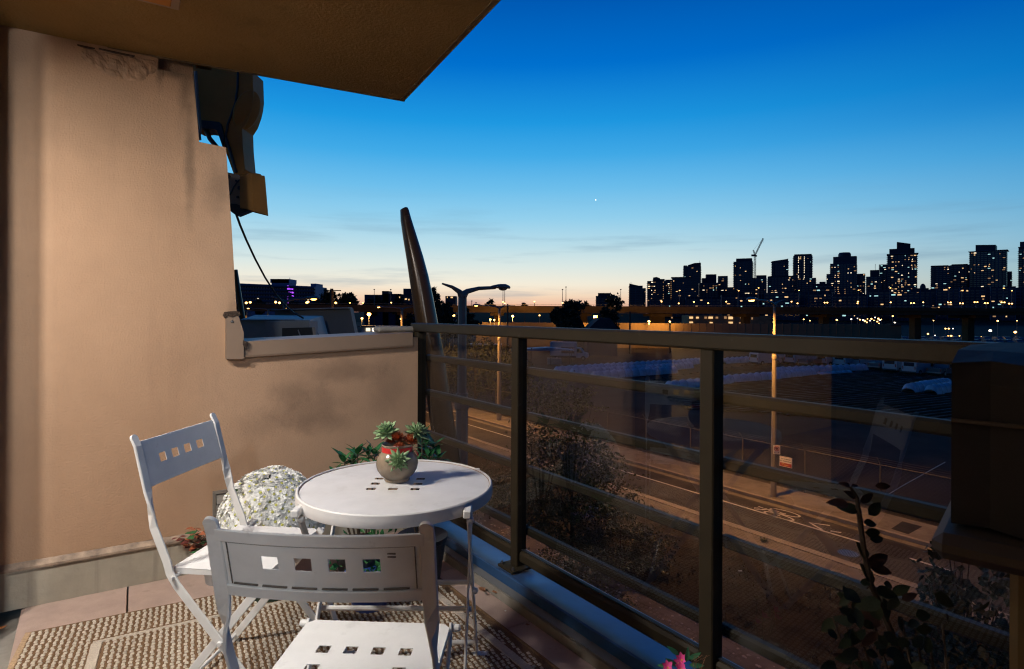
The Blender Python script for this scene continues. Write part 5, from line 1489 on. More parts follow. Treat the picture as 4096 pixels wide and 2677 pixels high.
b = MB(); b.tube([sp_(wS * (.28 + .10 * math.cos(t_ * .5)), hS * (.74 - .05 * math.sin(t_ * .5)), .016) for t_ in range(11)], hS * .016, 4)
b.tube([sp_(wS * (.36 + .035 * t_), hS * (.83 + .02 * math.sin(t_ * 1.7)), .016) for t_ in range(11)], hS * .02, 4); b.build('emblem', M['signyellow'], sg, world=True)

# --- street lamps with wing shaped twin arms
def street_lamp(px, py_top, py_base, D, arm, side, label, head_r=.11, rad=(.075, .13), lit=900, pole=True, dirv=None, zt=None):
    base = Vector((atD(px, py_base, D).x, D, ZG)) if zt is None else Vector((atD(px, py_top, D).x, D, ZG))
    topz = atD(px, py_top, D).z
    t = thing('street_lamp', label, 'street lamp', base)
    H = topz - ZG
    d = (dirv or NN) * side
    MB().tube([(0, 0, 0), (0, 0, H * .74), (0, 0, H * .742), (0, 0, H - .25)], [rad[1], rad[0] * 1.12, rad[0] * .85, rad[0] * .8], 8).build('pole', M['lampgrey'], t)
    b = MB().bbox((0, 0, .03), (.42, .42, .05), None, .008); bpz = b.build('base_plate', M['lampgrey'], t)
    for a in (-1, 1):
        for c in (-1, 1): MB().lathe((a * .15, c * .15, .05), [(.03, 0), (.03, .05), (.015, .09)], 6).build('bolt', M['steelbolt'], bpz)
    MB().tube([(0, 0, H * .70), (0, 0, H * .705), (0, 0, H * .72), (0, 0, H * .725)], [rad[0] * 1.15, rad[0] * 1.4, rad[0] * 1.4, rad[0] * 1.1], 10).build('collar', M['lampgrey'], t)
    hr = head_r
    # wing: short tail one side, long arm with lamp head the other side
    pts = [d * (-arm * .42) + Z * (H + .02), d * (-arm * .22) + Z * (H - .04), d * (-arm * .07) + Z * (H - .13), Z * (H - .22)]
    MB().tube(pts, [.018, .035, .055, rad[0] * .9], 8).build('tail_wing', M['lampgrey'], t, smooth=True)
    pts = [Z * (H - .22), d * (arm * .10) + Z * (H - .12), d * (arm * .35) + Z * (H - .05), d * (arm * .72) + Z * (H - .02)]
    MB().tube(pts, [rad[0] * .9, .055, .04, .035], 8).build('arm', M['lampgrey'], t, smooth=True)
    hc_ = d * (arm * .86) + Z * (H - .01)
    b = MB(); n_ = 14; vs = []
    s_ = Z.cross(d)
    prof = [(-.30, .02, .03), (-.22, .10, .05), (-.05, .15, .085), (.10, .145, .09), (.20, .10, .06), (.25, .04, .03)]
    b2 = MB()
    for x, w_, h_ in prof:
        k = arm / 1.3 if arm < 1.3 else 1.15
        for i in range(10):
            a = math.pi * 2 * i / 10; z = math.sin(a) * (h_ if math.sin(a) > 0 else .03)
            b2.v.append(hc_ + d * x * k + s_ * math.cos(a) * w_ * k + Z * z * k)
    for j in range(len(prof) - 1):
        for i in range(10): b2.f.append((j * 10 + i, j * 10 + (i + 1) % 10, j * 10 + 10 + (i + 1) % 10, j * 10 + 10 + i)); b2.m.append(0)
    b2.f += [tuple(range(10))[::-1], tuple(range(50, 60))]; b2.m += [0, 0]
    b2.build('lamp_head', M['lampgrey'], t, smooth=True)
    k = arm / 1.3 if arm < 1.3 else 1.15
    b = MB(); b.ball(hc_ + d * .04 - Z * .028 * k, .11 * k, 12, sz=.5); b.build('lens', M['sodium2' if lit else 'lampgrey'], t, smooth='all')
    if not lit: return t
    ld_ = bpy.data.lights.new('street_lamp_light', 'SPOT'); ld_.energy = lit; ld_.color = (1.0, .42, .085); ld_.spot_size = R(158); ld_.spot_blend = .5; ld_.shadow_soft_size = .12
    lo_ = bpy.data.objects.new('street_lamp_light', ld_); C.objects.link(lo_); lo_.parent = t; lo_.location = hc_ + d * .04 - Z * (.12 * k)
    return t
L2 = street_lamp(3098, 1200, 1990, 25.2, 1.95, -1, 'lit street lamp with square sign on its post, right of the railing posts', lit=4000, zt=1)
L0 = street_lamp(1850, 1142, 1990, 12.0, 1.12, 1, 'lit near street lamp standing outside the picture on the right', rad=(.11, .14), lit=2600, zt=1)
p0_ = NU(6.3, -7.0, ZG); L0.location = p0_
L1 = street_lamp(1850, 1142, 1990, 12.0, 1.12, 1, 'tall near street lamp with wing shaped head beside the leaning mast', rad=(.11, .14), lit=0, zt=1)
L3 = street_lamp(1998, 1222, 1676, 43.0, 2.3, -1, 'street lamp farther up the road, just right of the tall near one', rad=(.10, .18), lit=5000, zt=1)
L4 = street_lamp(1608, 1228, 1676, 50.0, 2.4, -1, 'small lit street lamp between the dark roof panel and the leaning mast', rad=(.12, .2), lit=3000, zt=1)
L5 = street_lamp(1140, 1190, 1676, 24.0, 1.3, 1, 'small lit street lamp in front of the purple lit apartment block', rad=(.11, .14), lit=2600, zt=1)
L6 = street_lamp(1073, 1233, 1676, 66.0, 2.4, -1, 'distant street lamp above the pale roof duct', rad=(.14, .22), lit=2500, zt=1)
L7 = street_lamp(987, 1240, 1676, 80.0, 2.4, -1, 'distant street lamp next to the tan wall edge', rad=(.14, .22), lit=2500, zt=1)
# no-parking sign on the lamp post
ps = thing('parking_sign', 'small white no stopping sign strapped to the lit lamp post', 'sign', L2.location + Z * 2.3)
Pc = atD(3098, 1796, 25.0); a0 = Vector((math.cos(R(-18)), math.sin(R(-18)), 0)); nrm_ = Vector((a0.y, -a0.x, 0))
Pc = Pc + Vector((.02, -.16, 0))
w_, h_ = 26 * 25 / F, 35 * 25 / F
MB().bbox(Pc, (w_, .012, h_), (a0, nrm_ * -1, Z), .004).build('panel', M['signwhite'], ps, world=True)
ringp = [Pc + a0 * (w_ * .33 * math.cos(6.283 * i / 24)) + Z * (h_ * .14 + w_ * .33 * math.sin(6.283 * i / 24)) + nrm_ * .010 for i in range(25)]
MB().tube(ringp, .012, 4, cap=False).build('red_ring', M['redband'], ps, world=True)
MB().lathe(Pc + Z * h_ * .14 + nrm_ * .007, [(w_ * .19, 0), (w_ * .19, .003)], 20, ax=(a0, Z, nrm_)).build('black_disc', M['signblack'], ps, world=True)
MB().tube([Pc + a0 * w_ * -.22 + Z * (h_ * .14 + w_ * .22) + nrm_ * .014, Pc + a0 * w_ * .22 + Z * (h_ * .14 - w_ * .22) + nrm_ * .014], .010, 4).build('red_slash', M['redband'], ps, world=True)
for s_ in (-1, 1):
    b = MB(); b.prism([(s_ * -.02, -.022), (s_ * .035, 0), (s_ * -.02, .022)] if s_ > 0 else [(.02, -.022), (.02, .022), (-.035, 0)], .003, Pc + a0 * w_ * .27 * s_ - Z * h_ * .30 + nrm_ * .007, (a0, Z, nrm_)); b.build('arrow', M['signblack'], ps, world=True)

# ================================================================== trees
def tree(name, label, base, H, blobs, nleaf, lmin, lmax, lmat, trunk_r=.12, seed=1, group=None, kindc=None, limbs=True, w=.5):
    rnd = random.Random(seed)
    t = thing(name, label, kindc or ('tree' if 'tree' in name else 'bush'), base, group=group)
    tot = sum(b_[3] * b_[4] * b_[5] for b_ in blobs)
    tk = MB(); zc_ = sum(b_[2] for b_ in blobs) / len(blobs)
    tp = Vector((rnd.uniform(-.1, .1) * H * .2, rnd.uniform(-.1, .1) * H * .2, H * .75))
    tk.tube([(0, 0, -.1), tp * .3 + Vector((rnd.uniform(-.05, .05), 0, 0)) * H * .3, tp * .65, tp], [trunk_r, trunk_r * .8, trunk_r * .5, trunk_r * .15], 7)
    if limbs:
        for b_ in blobs:
            c = Vector(b_[:3]); st0 = tp * min(.8, max(.15, c.z / H * .6))
            tk.tube([st0, st0.lerp(c, .5) + Vector((0, 0, -.04 * H)), c], [trunk_r * .4, trunk_r * .25, trunk_r * .06], 5)
            for _ in range(4):
                d = Vector((rnd.gauss(0, 1), rnd.gauss(0, 1), rnd.gauss(.4, .8))).normalized()
                e = c + Vector((d.x * b_[3], d.y * b_[4], d.z * b_[5])) * .85
                tk.tube([st0.lerp(c, .7), c.lerp(e, .5), e], [trunk_r * .16, trunk_r * .1, trunk_r * .03], 4)
    tk.build('trunk', M['bark'], t)
    vs = []; fs = []
    for b_ in blobs:
        c = Vector(b_[:3]); n_ = int(nleaf * b_[3] * b_[4] * b_[5] / tot) if len(blobs) > 1 else nleaf
        # leaf clumps
        ncl = max(4, n_ // 26)
        for _ in range(ncl):
            d = Vector((rnd.gauss(0, 1), rnd.gauss(0, 1), rnd.gauss(0, 1))).normalized(); k = rnd.uniform(.25, 1.12) ** .55
            cc_ = c + Vector((d.x * b_[3], d.y * b_[4], d.z * b_[5])) * k
            sp2 = min(b_[3], b_[5]) * rnd.uniform(.10, .26)
            for _ in range(26):
                p = cc_ + Vector((rnd.gauss(0, sp2), rnd.gauss(0, sp2), rnd.gauss(0, sp2 * .8)))
                dd = (Vector((rnd.gauss(0, 1), rnd.gauss(0, 1), rnd.gauss(-.2, .8))) + d * .5).normalized(); s_ = dd.cross(Vector((rnd.gauss(0, 1), rnd.gauss(0, 1), rnd.gauss(0, 1)))).normalized()
                L = rnd.uniform(lmin, lmax); i0 = len(vs); up_ = dd.cross(s_) * L * .08
                vs += [p, p + dd * L * .45 + s_ * L * w * .5 + up_, p + dd * L, p + dd * L * .45 - s_ * L * w * .5 + up_]
                fs.append((i0, i0 + 1, i0 + 2, i0 + 3))
    b = MB(); b.v = vs; b.f = fs; b.m = [0] * len(fs)
    b.build('crown', lmat, t, kind='stuff')
    return t
bs_ = atZ(2280, 2262, ZG)
tree('street_tree', 'small leafy tree below the balcony, seen through the first wide glass pane', bs_, 6.2,
     [(-.9, 0, 4.9, .75, .7, .95), (-.15, .1, 4.9, .55, .6, 1.1), (.55, 0, 4.6, .45, .5, .95), (-.7, 0, 3.4, 1.15, 1, .9), (.5, .1, 3.2, 1.0, 1, .9), (1.1, 0, 2.3, .9, .8, .8), (-.4, 0, 2.2, 1.3, 1, .8), (-1.3, 0, 2.2, .9, .9, .8), (.3, 0, 1.4, 1.3, 1, .7), (1.7, .1, 1.75, .7, .6, .45)],
     15000, .07, .15, M['leafstreet'], .07, 5)
tree('street_shrub', 'low spreading shrub under the street tree near its base', atZ(2480, 2300, ZG), 1.8, [(0, 0, .8, 1.2, .8, .7), (.9, .2, .7, .9, .7, .6), (-1.2, -.3, .7, 1.1, .8, .6)], 6000, .06, .13, M['leafstreet'], .04, 6, kindc='shrub')
tree('street_shrub', 'leafy shrub at the planting strip below the railing corner', atZ(1960, 2080, ZG), 2.2, [(0, 0, 1.1, 1.3, 1, .9), (-1.6, .4, .9, 1.2, .9, .8)], 5000, .06, .13, M['leafstreet'], .04, 8, kindc='shrub')
tree('street_shrub', 'dark shrub against the apron below the second railing pane', atZ(2350, 2520, ZG), 1.6, [(0, 0, .8, 1.1, .8, .7), (-1.4, .5, .8, 1.2, .9, .7)], 5000, .05, .12, M['leafstreet'], .04, 9, kindc='shrub')
tree('street_tree', 'dark tree standing behind the tall near street lamp', atZ(1900, 1640, ZG), 6.5, [(0, 0, 3.6, 2.2, 2, 2.2), (-3, 0, 3.3, 2.0, 2, 2.0), (2.6, 0, 3.0, 1.8, 2, 2.0), (1, 0, 5.0, 1.2, 1, 1)], 7000, .16, .34, M['leafsilh'], .12, 10)
# maple branches rising by the barbecue
mp_b = atD(3830, 2380, 6.2)
mpt = tree('maple_tree', 'dark maple branches rising just beyond the railing next to the barbecue', Vector((mp_b.x + .25, 6.4, ZG)), 5.4,
     [(-.35, 0, 5.0, .34, .3, .42), (-.05, 0, 5.25, .3, .3, .35), (.2, 0, 4.6, .6, .5, .6), (-.45, 0, 4.3, .35, .3, .35), (.1, 0, 3.8, .9, .7, .6), (-.6, 0, 3.4, .6, .5, .4), (.6, 0, 3.0, 1.2, .9, .8)], 7000, .06, .12, M['leafsilh'], .06, 12, w=.85)
# ================================================================== the lot beyond the street: row covers, vans, truck, shed
def gz(px, py): return atZ(px, py, ZG + .02)
tun = [((2222, 1494), (2700, 1462), 'long white fabric row cover, farthest of the crop tunnels left of the wide post'), ((2285, 1503), (2705, 1478), 'white fabric row cover, second from the back in the left bunch'),
       ((2370, 1516), (2700, 1492), 'white fabric row cover, nearest of the left bunch of tunnels'), ((2590, 1490), (2762, 1472), 'short white row cover reaching beyond the left bunch'), ((2700, 1465), (2800, 1454), 'short white row cover behind the left bunch'),
       ((2672, 1560), (2900, 1536), 'bluish white row cover ending in front of the soil beds'), ((2890, 1534), (3080, 1518), 'white row cover in the middle of the garden beds left of the lit lamp post'),
       ((3085, 1518), (3250, 1500), 'white row cover just right of the lit lamp post'), ((3105, 1496), (3460, 1482), 'long low white row cover in front of the parked vans'), ((3270, 1501), (3400, 1492), 'thin white row cover lying low behind the soil beds'),
       ((2892, 1455), (3004, 1448), 'short white row cover at the back next to the first parked van'), ((3632, 1572), (3790, 1545), 'bluish white row cover at the right near the barbecue'), ((3720, 1578), (3840, 1560), 'short bluish row cover behind the barbecue edge')]
for k, ((x0, y0), (x1, y1), lb) in enumerate(tun):
    A_, B_ = gz(x0, y0), gz(x1, y1); d = (B_ - A_); L = d.length; d.normalize(); s_ = Z.cross(d)
    t = thing('row_cover', lb, 'row cover', A_, group='white row covers over the garden beds')
    b = MB(); rnd = random.Random(k); hp_ = 1.15; n_ = max(4, int(L / hp_)); m_ = 6; K = 9
    w0, h0 = (.62, 1.0) if k != 9 else (.4, .4)
    for i in range(n_ * m_ + 1):
        f_ = i / m_; fr_ = f_ - int(f_)
        sag = 1 - .14 * math.sin(math.pi * fr_) + rnd.uniform(-.03, .03)
        if i in (0, n_ * m_): sag *= .45
        c = d * (L * i / (n_ * m_))
        jj = rnd.uniform(-.05, .05)
        for q_ in range(K):
            a = math.pi * q_ / (K - 1)
            b.v.append(c + s_ * (math.cos(a) * w0 * (1 + jj)) + Z * (math.sin(a) ** .8 * h0 * sag + 0.01))
    for i in range(n_ * m_):
        for q_ in range(K - 1): a = i * K + q_; b.f.append((a, a + K, a + K + 1, a + 1)); b.m.append(0)
    b.build('fabric_cover', M['fabric'], t, smooth='all')
    b = MB()
    for i in range(0, n_ + 1): b.tube([d * (L * i / n_) + s_ * (math.cos(math.pi * q_ / 10) * (w0 + .015)) + Z * (math.sin(math.pi * q_ / 10) ** .8 * (h0 + .015) * (.45 if i in (0, n_) else 1)) for q_ in range(11)], .016, 4)
    b.build('hoops', M['galv'], t)
# dark planted beds with drip lines
bdp = [gz(2560, 1528), gz(2740, 1640), gz(3830, 1705), gz(4300, 1640), gz(4200, 1478), gz(3000, 1458)]
b = MB(); b.add([Vector((p.x, p.y, ZG + .035)) for p in bdp], [tuple(range(len(bdp)))])
b.build('garden_soil', M['soil'], kind='structure')
dA, dB = gz(3000, 1610), gz(3600, 1560); dd = (dB - dA).normalized(); ds = Z.cross(dd)
dl = MB(); rg = MB()
tubem = mat('drip_tube', (.10, .13, .16), .3, var=.2)
def inpoly(p):
    c = False; j = len(bdp) - 1
    for i in range(len(bdp)):
        a, b_ = bdp[i], bdp[j]
        if (a.y > p.y) != (b_.y > p.y) and p.x < (b_.x - a.x) * (p.y - a.y) / (b_.y - a.y) + a.x: c = not c
        j = i
    return c
rnd = random.Random(3)
for i in range(-44, 60):
    off = ds * i * .9; seg = []
    for k in range(-60, 110):
        P = dA + off + dd * k * 1.0
        if inpoly(P):
            seg.append(Vector((P.x, P.y, ZG + .10)) + ds * rnd.uniform(-.05, .05) + Z * rnd.uniform(-.02, .03))
        elif len(seg) > 3: dl.tube(seg, .022, 4); rg.strap([s_ - Z * .07 for s_ in seg[::3]], [ds] * len(seg[::3]), .6, .16); seg = []
        else: seg = []
    if len(seg) > 3: dl.tube(seg, .022, 4); rg.strap([s_ - Z * .07 for s_ in seg[::3]], [ds] * len(seg[::3]), .6, .16)
dl = tag(dl.build('drip_lines', tubem, kind='stuff'), 'thin irrigation tubes lying along the dark garden beds', 'irrigation tubes')
tag(rg.build('soil_ridges', M['soil'], kind='stuff'), 'low ridges of dark soil in the garden beds', 'soil beds')
wb = MB(); wb.strap([gz(3540, 2010), gz(3532, 1992), gz(3600, 1950), gz(3680, 1905), gz(3780, 1850)], [Z] * 5, .04, .04)
tag(wb.build('white_hose', M['galv']), 'pale hose running over the gravel lot behind the fence', 'hose')

def make_van(name='parked_van', body='vanpaint'):
    """origin at ground centre, drives towards +x"""
    t = thing(name, 'x', 'van')
    prof = [(-2.5, .35), (2.35, .35), (2.5, .6), (2.45, .95), (1.75, 1.15), (1.15, 1.85), (.9, 2.0), (-2.3, 2.02), (-2.48, 1.8), (-2.52, .6)]
    b = MB(); b.prism([(x, z) for x, z in prof], 1.86, (0, -.93, 0), (XA, Z, YA)); b.build('body', M[body], t)
    for s in (-1, 1):
        y = s * .936
        MB().prism([(1.0, 1.12), (1.55, 1.12), (1.05, 1.72), (.75, 1.72), (.75, 1.12)], .006, (0, y - .003, 0), (XA, Z, YA)).build('side_window', M['carglass'], t)
        for x in (-1.6, 1.6):
            w_ = MB().lathe((x, s * .86, .36), [(.36, -.11), (.37, 0), (.36, .11)], 18, ax=(XA, Z, YA)).build('wheel', M['tyre'], t)
            MB().lathe((x, s * .975, .36), [(.19, 0), (.17, .006 * s)], 12, ax=(XA, Z, YA)).build('rim', M['galv'], w_)
        MB().bbox((-2.52, s * .78, 1.0), (.03, .12, .42), None, .008).build('tail_light', M['redband'], t)
        MB().bbox((2.46, s * .70, .80), (.06, .26, .16), None, .01).build('headlight', M['signwhite'], t)
        MB().bbox((1.25, s * 1.02, 1.25), (.08, .16, .2), None, .01).build('mirror', M['dark'], t)
    MB().add([(1.72, -.80, 1.19), (1.72, .80, 1.19), (1.18, .74, 1.82), (1.18, -.74, 1.82)], [(0, 1, 2, 3)]).build('windscreen', M['carglass'], t).location = (.012, 0, .012)
    MB().bbox((-2.515, 0, 1.45), (.012, 1.3, .5), None, .004).build('rear_window', M['carglass'], t)
    MB().bbox((-2.56, 0, .42), (.12, 1.8, .18), None, .02).build('bumper', M['dark'], t)
    MB().bbox((2.50, 0, .45), (.12, 1.8, .2), None, .02).build('bumper', M['dark'], t)
    return t
def make_pickup():
    t = thing('pickup_truck', 'x', 'pickup truck')
    b = MB(); b.prism([(-2.6, .45), (2.5, .45), (2.6, .9), (1.5, 1.05), (.95, 1.72), (-.55, 1.75), (-.75, 1.1), (-2.6, 1.08)], 1.8, (0, -.9, 0), (XA, Z, YA)); b.build('body', M['vandark'], t)
    for s in (-1, 1):
        MB().prism([(-.45, 1.1), (1.3, 1.1), (.88, 1.62), (-.40, 1.64)], .006, (0, s * .905 - .003, 0), (XA, Z, YA)).build('side_window', M['carglass'], t)
        for x in (-1.7, 1.65):
            w_ = MB().lathe((x, s * .82, .38), [(.37, -.11), (.38, 0), (.37, .11)], 18, ax=(XA, Z, YA)).build('wheel', M['tyre'], t)
            MB().lathe((x, s * .935, .38), [(.2, 0), (.18, .006 * s)], 12, ax=(XA, Z, YA)).build('rim', M['galv'], w_)
        MB().bbox((-2.6, s * .78, .85), (.03, .14, .3), None, .008).build('tail_light', M['redband'], t)
    MB().add([(1.46, -.78, 1.1), (1.46, .78, 1.1), (1.0, .7, 1.66), (1.0, -.7, 1.66)], [(0, 1, 2, 3)]).build('windscreen', M['carglass'], t).location = (.012, 0, .012)
    MB().bbox((-2.66, 0, .5), (.12, 1.75, .18), None, .02).build('bumper', M['galv'], t)
    return t
van = make_van(); pick = make_pickup()
rows = [(3062, 1459, 'v', 'parked van just left of the lit lamp post'), (3127, 1456, 'p', 'dark pickup parked just right of the lit lamp post'), (3195, 1458, 'v', 'pale van parked between two pickups in the lot'),
        (3258, 1463, 'p', 'dark pickup parked behind the middle row cover'), (3325, 1462, 'v', 'white van parked third before the gap in the row of vehicles'), (3392, 1467, 'v', 'white van parked beside a longer one behind the row covers'),
        (3462, 1468, 'v', 'long pale van at the end of the brighter group of vehicles'), (3535, 1478, 'p', 'dark pickup in the right part of the parked row'), (3592, 1487, 'v', 'grey van parked behind the dark pickup at the right'),
        (3680, 1498, 'v', 'white van parked nearest, left of the barbecue top'), (3775, 1502, 'p', 'dark pickup half hidden behind the barbecue')]
firstv = firstp = True
for i, (px, py, k, lb) in enumerate(rows):
    P = gz(px, py); a = R(28 + (i * 37 % 11) - 5)
    src = van if k == 'v' else pick
    if (k == 'v' and firstv) or (k == 'p' and firstp):
        src.location = P; src.rotation_euler = (0, 0, a); src['label'] = lb; o = src
        if k == 'v': firstv = False
        else: firstp = False
    else: o = dup(src, P, a, lb)
    o['group'] = 'vehicles parked in a row beyond the garden'
# cube truck with lettered side
tk = thing('box_truck', 'white box truck with a black FOOD panel parked beside the shed', 'truck', gz(2275, 1441))
tk.rotation_euler = (0, 0, R(-12))
MB().bbox((-.9, 0, 1.95), (4.4, 2.2, 2.35), None, .05).build('box', M['vanpaint'], tk)
b = MB(); b.prism([(1.32, .5), (3.25, .5), (3.4, .8), (3.3, 1.25), (2.6, 1.42), (2.05, 2.15), (1.32, 2.2)], 1.9, (0, -.95, 0), (XA, Z, YA)); b.build('cab', M['vanpaint'], tk)
for s in (-1, 1):
    MB().prism([(1.5, 1.35), (2.45, 1.35), (1.98, 2.02), (1.5, 2.02)], .006, (0, s * .955 - .003, 0), (XA, Z, YA)).build('side_window', M['carglass'], tk)
    for x in (-1.9, 2.55):
        w_ = MB().lathe((x, s * .86, .42), [(.41, -.13), (.42, 0), (.41, .13)], 18, ax=(XA, Z, YA)).build('wheel', M['tyre'], tk)
        MB().lathe((x, s * .995, .42), [(.2, 0), (.18, .006 * s)], 12, ax=(XA, Z, YA)).build('rim', M['galv'], w_)
MB().bbox((-.9, 0, .62), (4.6, 1.2, .3), None, .02).build('chassis', M['dark'], tk)
MB().bbox((-.05, -1.104, 1.75), (2.2, .012, 1.05), None, .003).build('black_panel', M['signblack'], tk)
def text_l(name, s, size, loc, parent, mt):
    cu_ = bpy.data.curves.new(name, 'FONT'); cu_.body = s; cu_.size = size; cu_.extrude = .002; cu_.align_x = 'CENTER'; cu_.align_y = 'CENTER'; cu_.offset = size * .02
    tmp = bpy.data.objects.new('tmp', cu_); me = bpy.data.meshes.new_from_object(tmp); bpy.data.objects.remove(tmp)
    me.materials.clear(); me.materials.append(M[mt]); o = bpy.data.objects.new(name, me); C.objects.link(o); o.parent = parent
    mtx = Matrix((XA, Z, -YA)).transposed().to_4x4(); mtx.translation = Vector(loc); o.matrix_basis = mtx; return o
text_l('lettering', 'FOOD', .62, (.35, -1.114, 1.82), tk, 'signwhite')
# shed with blue tarp roof
sh = thing('tarp_shelter', 'low shelter with a blue tarp roof in front of the box truck', 'shelter', gz(2160, 1458))
o_ = gz(2160, 1458)
b = MB(); b.prism([(-4.6, 2.35), (1.2, 2.7), (5.2, 2.35), (5.2, 2.28), (-4.6, 2.2)], 3.2, (0, -1.6, 0), (XA, Z, YA)); b.build('tarp_roof', M['tarp'], sh)
for x in (-4.3, -1.4, 1.6, 4.8):
    for y in (-1.4, 1.4): MB().tube([(x, y, 0), (x, y, 2.25)], .05, 6).build('post', M['darkhouse'], sh)
MB().bbox((-3.1, .2, 1.0), (2.4, 2.2, 2.0), None, .02).build('storage_box', M['bluegrey'], sh)
MB().bbox((2.2, -.4, .55), (2.2, 1.0, 1.0), None, .04).build('crate', M['unit'], sh)
for x in (-9, 12):
    pass
wh = thing('white_tank', 'low pale container beside the fence line at the left of the garden', 'container', gz(1930, 1425))
MB().bbox((0, 0, 1.1), (7, 2.4, 2.2), None, .06).build('body', M['bluegrey'], wh)
MB().bbox((0, -.2, 2.24), (7.2, 2.7, .08), None, .02).build('lid', M['vanpaint'], wh)

# ================================================================== viaduct
DV = 150
pL_ = atD(-1600, 1238, DV); pR_ = atD(5600, 1241, DV)
zT = atD(2600, 1236, DV).z; zB = atD(2600, 1257, DV).z
vx0, vx1 = -245, 235
vd = thing('viaduct', 'long concrete road viaduct on piers crossing the view below the skyline', 'viaduct', (0, DV + 6, ZG))
b = MB().box(((vx0 + vx1) / 2, DV + 6, (zT + zB) / 2 + .1), (vx1 - vx0, 12, (zT - zB) - .2)); b.build('deck', M['beton'], vd, world=True)
MB().box(((vx0 + vx1) / 2, DV - .15, zT + .18), (vx1 - vx0, .3, .9)).build('parapet', M['beton'], vd, world=True)
MB().box(((vx0 + vx1) / 2, DV - .20, zT + .95), (vx1 - vx0, .08, .06)).build('hand_rail', M['galv'], vd, world=True)
for px in (1180, 1620, 1988, 2338, 2640, 3000, 3320, 3692, 3908, 4300):
    P = atD(px, 1270, DV + 3); w_ = 1.7 if px not in (2640,) else 3.6
    b = MB(); b.box((P.x, DV + 6, (ZG + zB) / 2 + .1), (w_, 2.2, zB - ZG + .2)); b.box((P.x, DV + 6, zB - .25), (w_ + 1.8, 9.5, .7)); b.build('pier', M['beton'], vd, world=True)

# noise wall
DW = 138
nw = thing('sound_wall', 'long tan panelled sound wall lit orange in front of the viaduct', 'wall', (0, DW, ZG))
zw = atD(2600, 1293, DW).z
x = atD(1905, 1290, DW).x; xe = atD(3545, 1290, DW).x
pm = MB().bbox((0, 0, (zw - ZG) / 2), (1.74, .2, zw - ZG), None, .03).build('panel', M['noisewall'], nw)
pm.location = (x + .9, 0, 0); k = 1
while x + k * 1.8 < xe:
    o = pm.copy(); C.objects.link(o); o.location = (x + .9 + k * 1.8, random.uniform(-.02, .02), 0); k += 1
b = MB()
for i in range(k + 1): b.box((x + i * 1.8, DW + .02, (zw + .06 + ZG) / 2), (.12, .3, zw + .06 - ZG))
b.build('wall_posts', M['noisewall'], nw, world=True)

# lamps: ball lamps with halos of lit globe
glb = {}
def globe_lamp(px, py, D, label, r_=1.0, h=None, base=None, lit=0, name='road_lamp', mt='sodium', group='lit lamps around the viaduct'):
    P = atD(px, py, D); zb_ = zT if base == 'v' else ZG
    if base == 'v': P = atD(px, py, DV + 2); 
    t = thing(name, label, 'lamp', (P.x, P.y, zb_), group=group)
    H = P.z - zb_
    key = (round(r_, 2), mt)
    if key not in glb: glb[key] = MB().ball((0, 0, 0), r_, 10, sz=.85).build('globe', M[mt], t, smooth='all'); g_o = glb[key]
    else: g_o = inst(glb[key], t)
    g_o.location = (0, 0, H)
    MB().tube([(0, 0, 0), (0, 0, H - r_ * .8)], [.09 * max(1, D / 150), .06 * max(1, D / 150)], 5).build('pole', M['bluegrey'], t)
    if lit:
        l_ = bpy.data.lights.new('lamp_light', 'POINT'); l_.energy = lit * 4.5; l_.color = (1, .45, .10); l_.shadow_soft_size = .3
        lo = bpy.data.objects.new('lamp_light', l_); C.objects.link(lo); lo.parent = t; lo.location = (0, -r_ - .5, H)
    return t
def where(px):
    for a, n_ in ((1290, 'in front of the long apartment block'), (1470, 'near the dark trees left of the mast'), (1640, 'close to the leaning mast'), (1960, 'behind the tall near street lamp'), (2200, 'left of the dark tree pair'),
                  (2480, 'between the dark trees'), (2700, 'left of the curved glass tower'), (2930, 'under the low left towers'), (3080, 'under the crane tower'), (3330, 'right of the lit street lamp'),
                  (3560, 'below the round topped tower'), (3800, 'below the domed building'), (4200, 'below the rightmost towers')):
        if px < a: return n_
for k_, (px, py) in enumerate(sorted(((2646, 1207), (2715, 1214), (2776, 1208), (2833, 1213), (2905, 1207), (3166, 1207), (3190, 1214), (3430, 1214), (3432, 1207), (3563, 1210), (3693, 1210), (2012, 1208), (2019, 1214), (2138, 1207), (1452, 1212), (1565, 1211), (2482, 1213), (2264, 1208), (2250, 1212)))):
    globe_lamp(px, py, DV, (ORD[k_] if k_ < 14 else ('fifteenth', 'sixteenth', 'seventeenth', 'eighteenth', 'nineteenth')[k_ - 14]) + ' single globe lamp from the left on the viaduct', .17, base='v', lit=0, group='single globe lamps along the viaduct')
CPN = {}
def cplabel(i, px, py):
    h = 'high up just under the deck' if py < 1280 else 'halfway down' if py < 1300 else 'low' if py < 1330 else 'close above the railing'
    sz = 'large bright' if i < 4 else 'tiny' if i % 3 == 0 else 'small'
    cl = 'orange' if i % 4 else 'white'
    seg = 'left of the viaduct hut' if px < 3300 else 'under the round topped tower' if px < 3450 else 'in the dense lamp cluster' if px < 3530 else 'beside the lit hut' if px < 3620 else 'left of the dark pier' if px < 3690 else 'right of the dark pier' if px < 3790 else 'between the two right piers' if px < 3880 else 'right of the last pier'
    CPN[(sz, cl, h, seg)] = CPN.get((sz, cl, h, seg), 0) + 1; q = CPN[(sz, cl, h, seg)]
    return f'{sz} {cl} lamp {h}, {seg}' + ('' if q == 1 else ', ' + ORD[q - 1] + ' one')
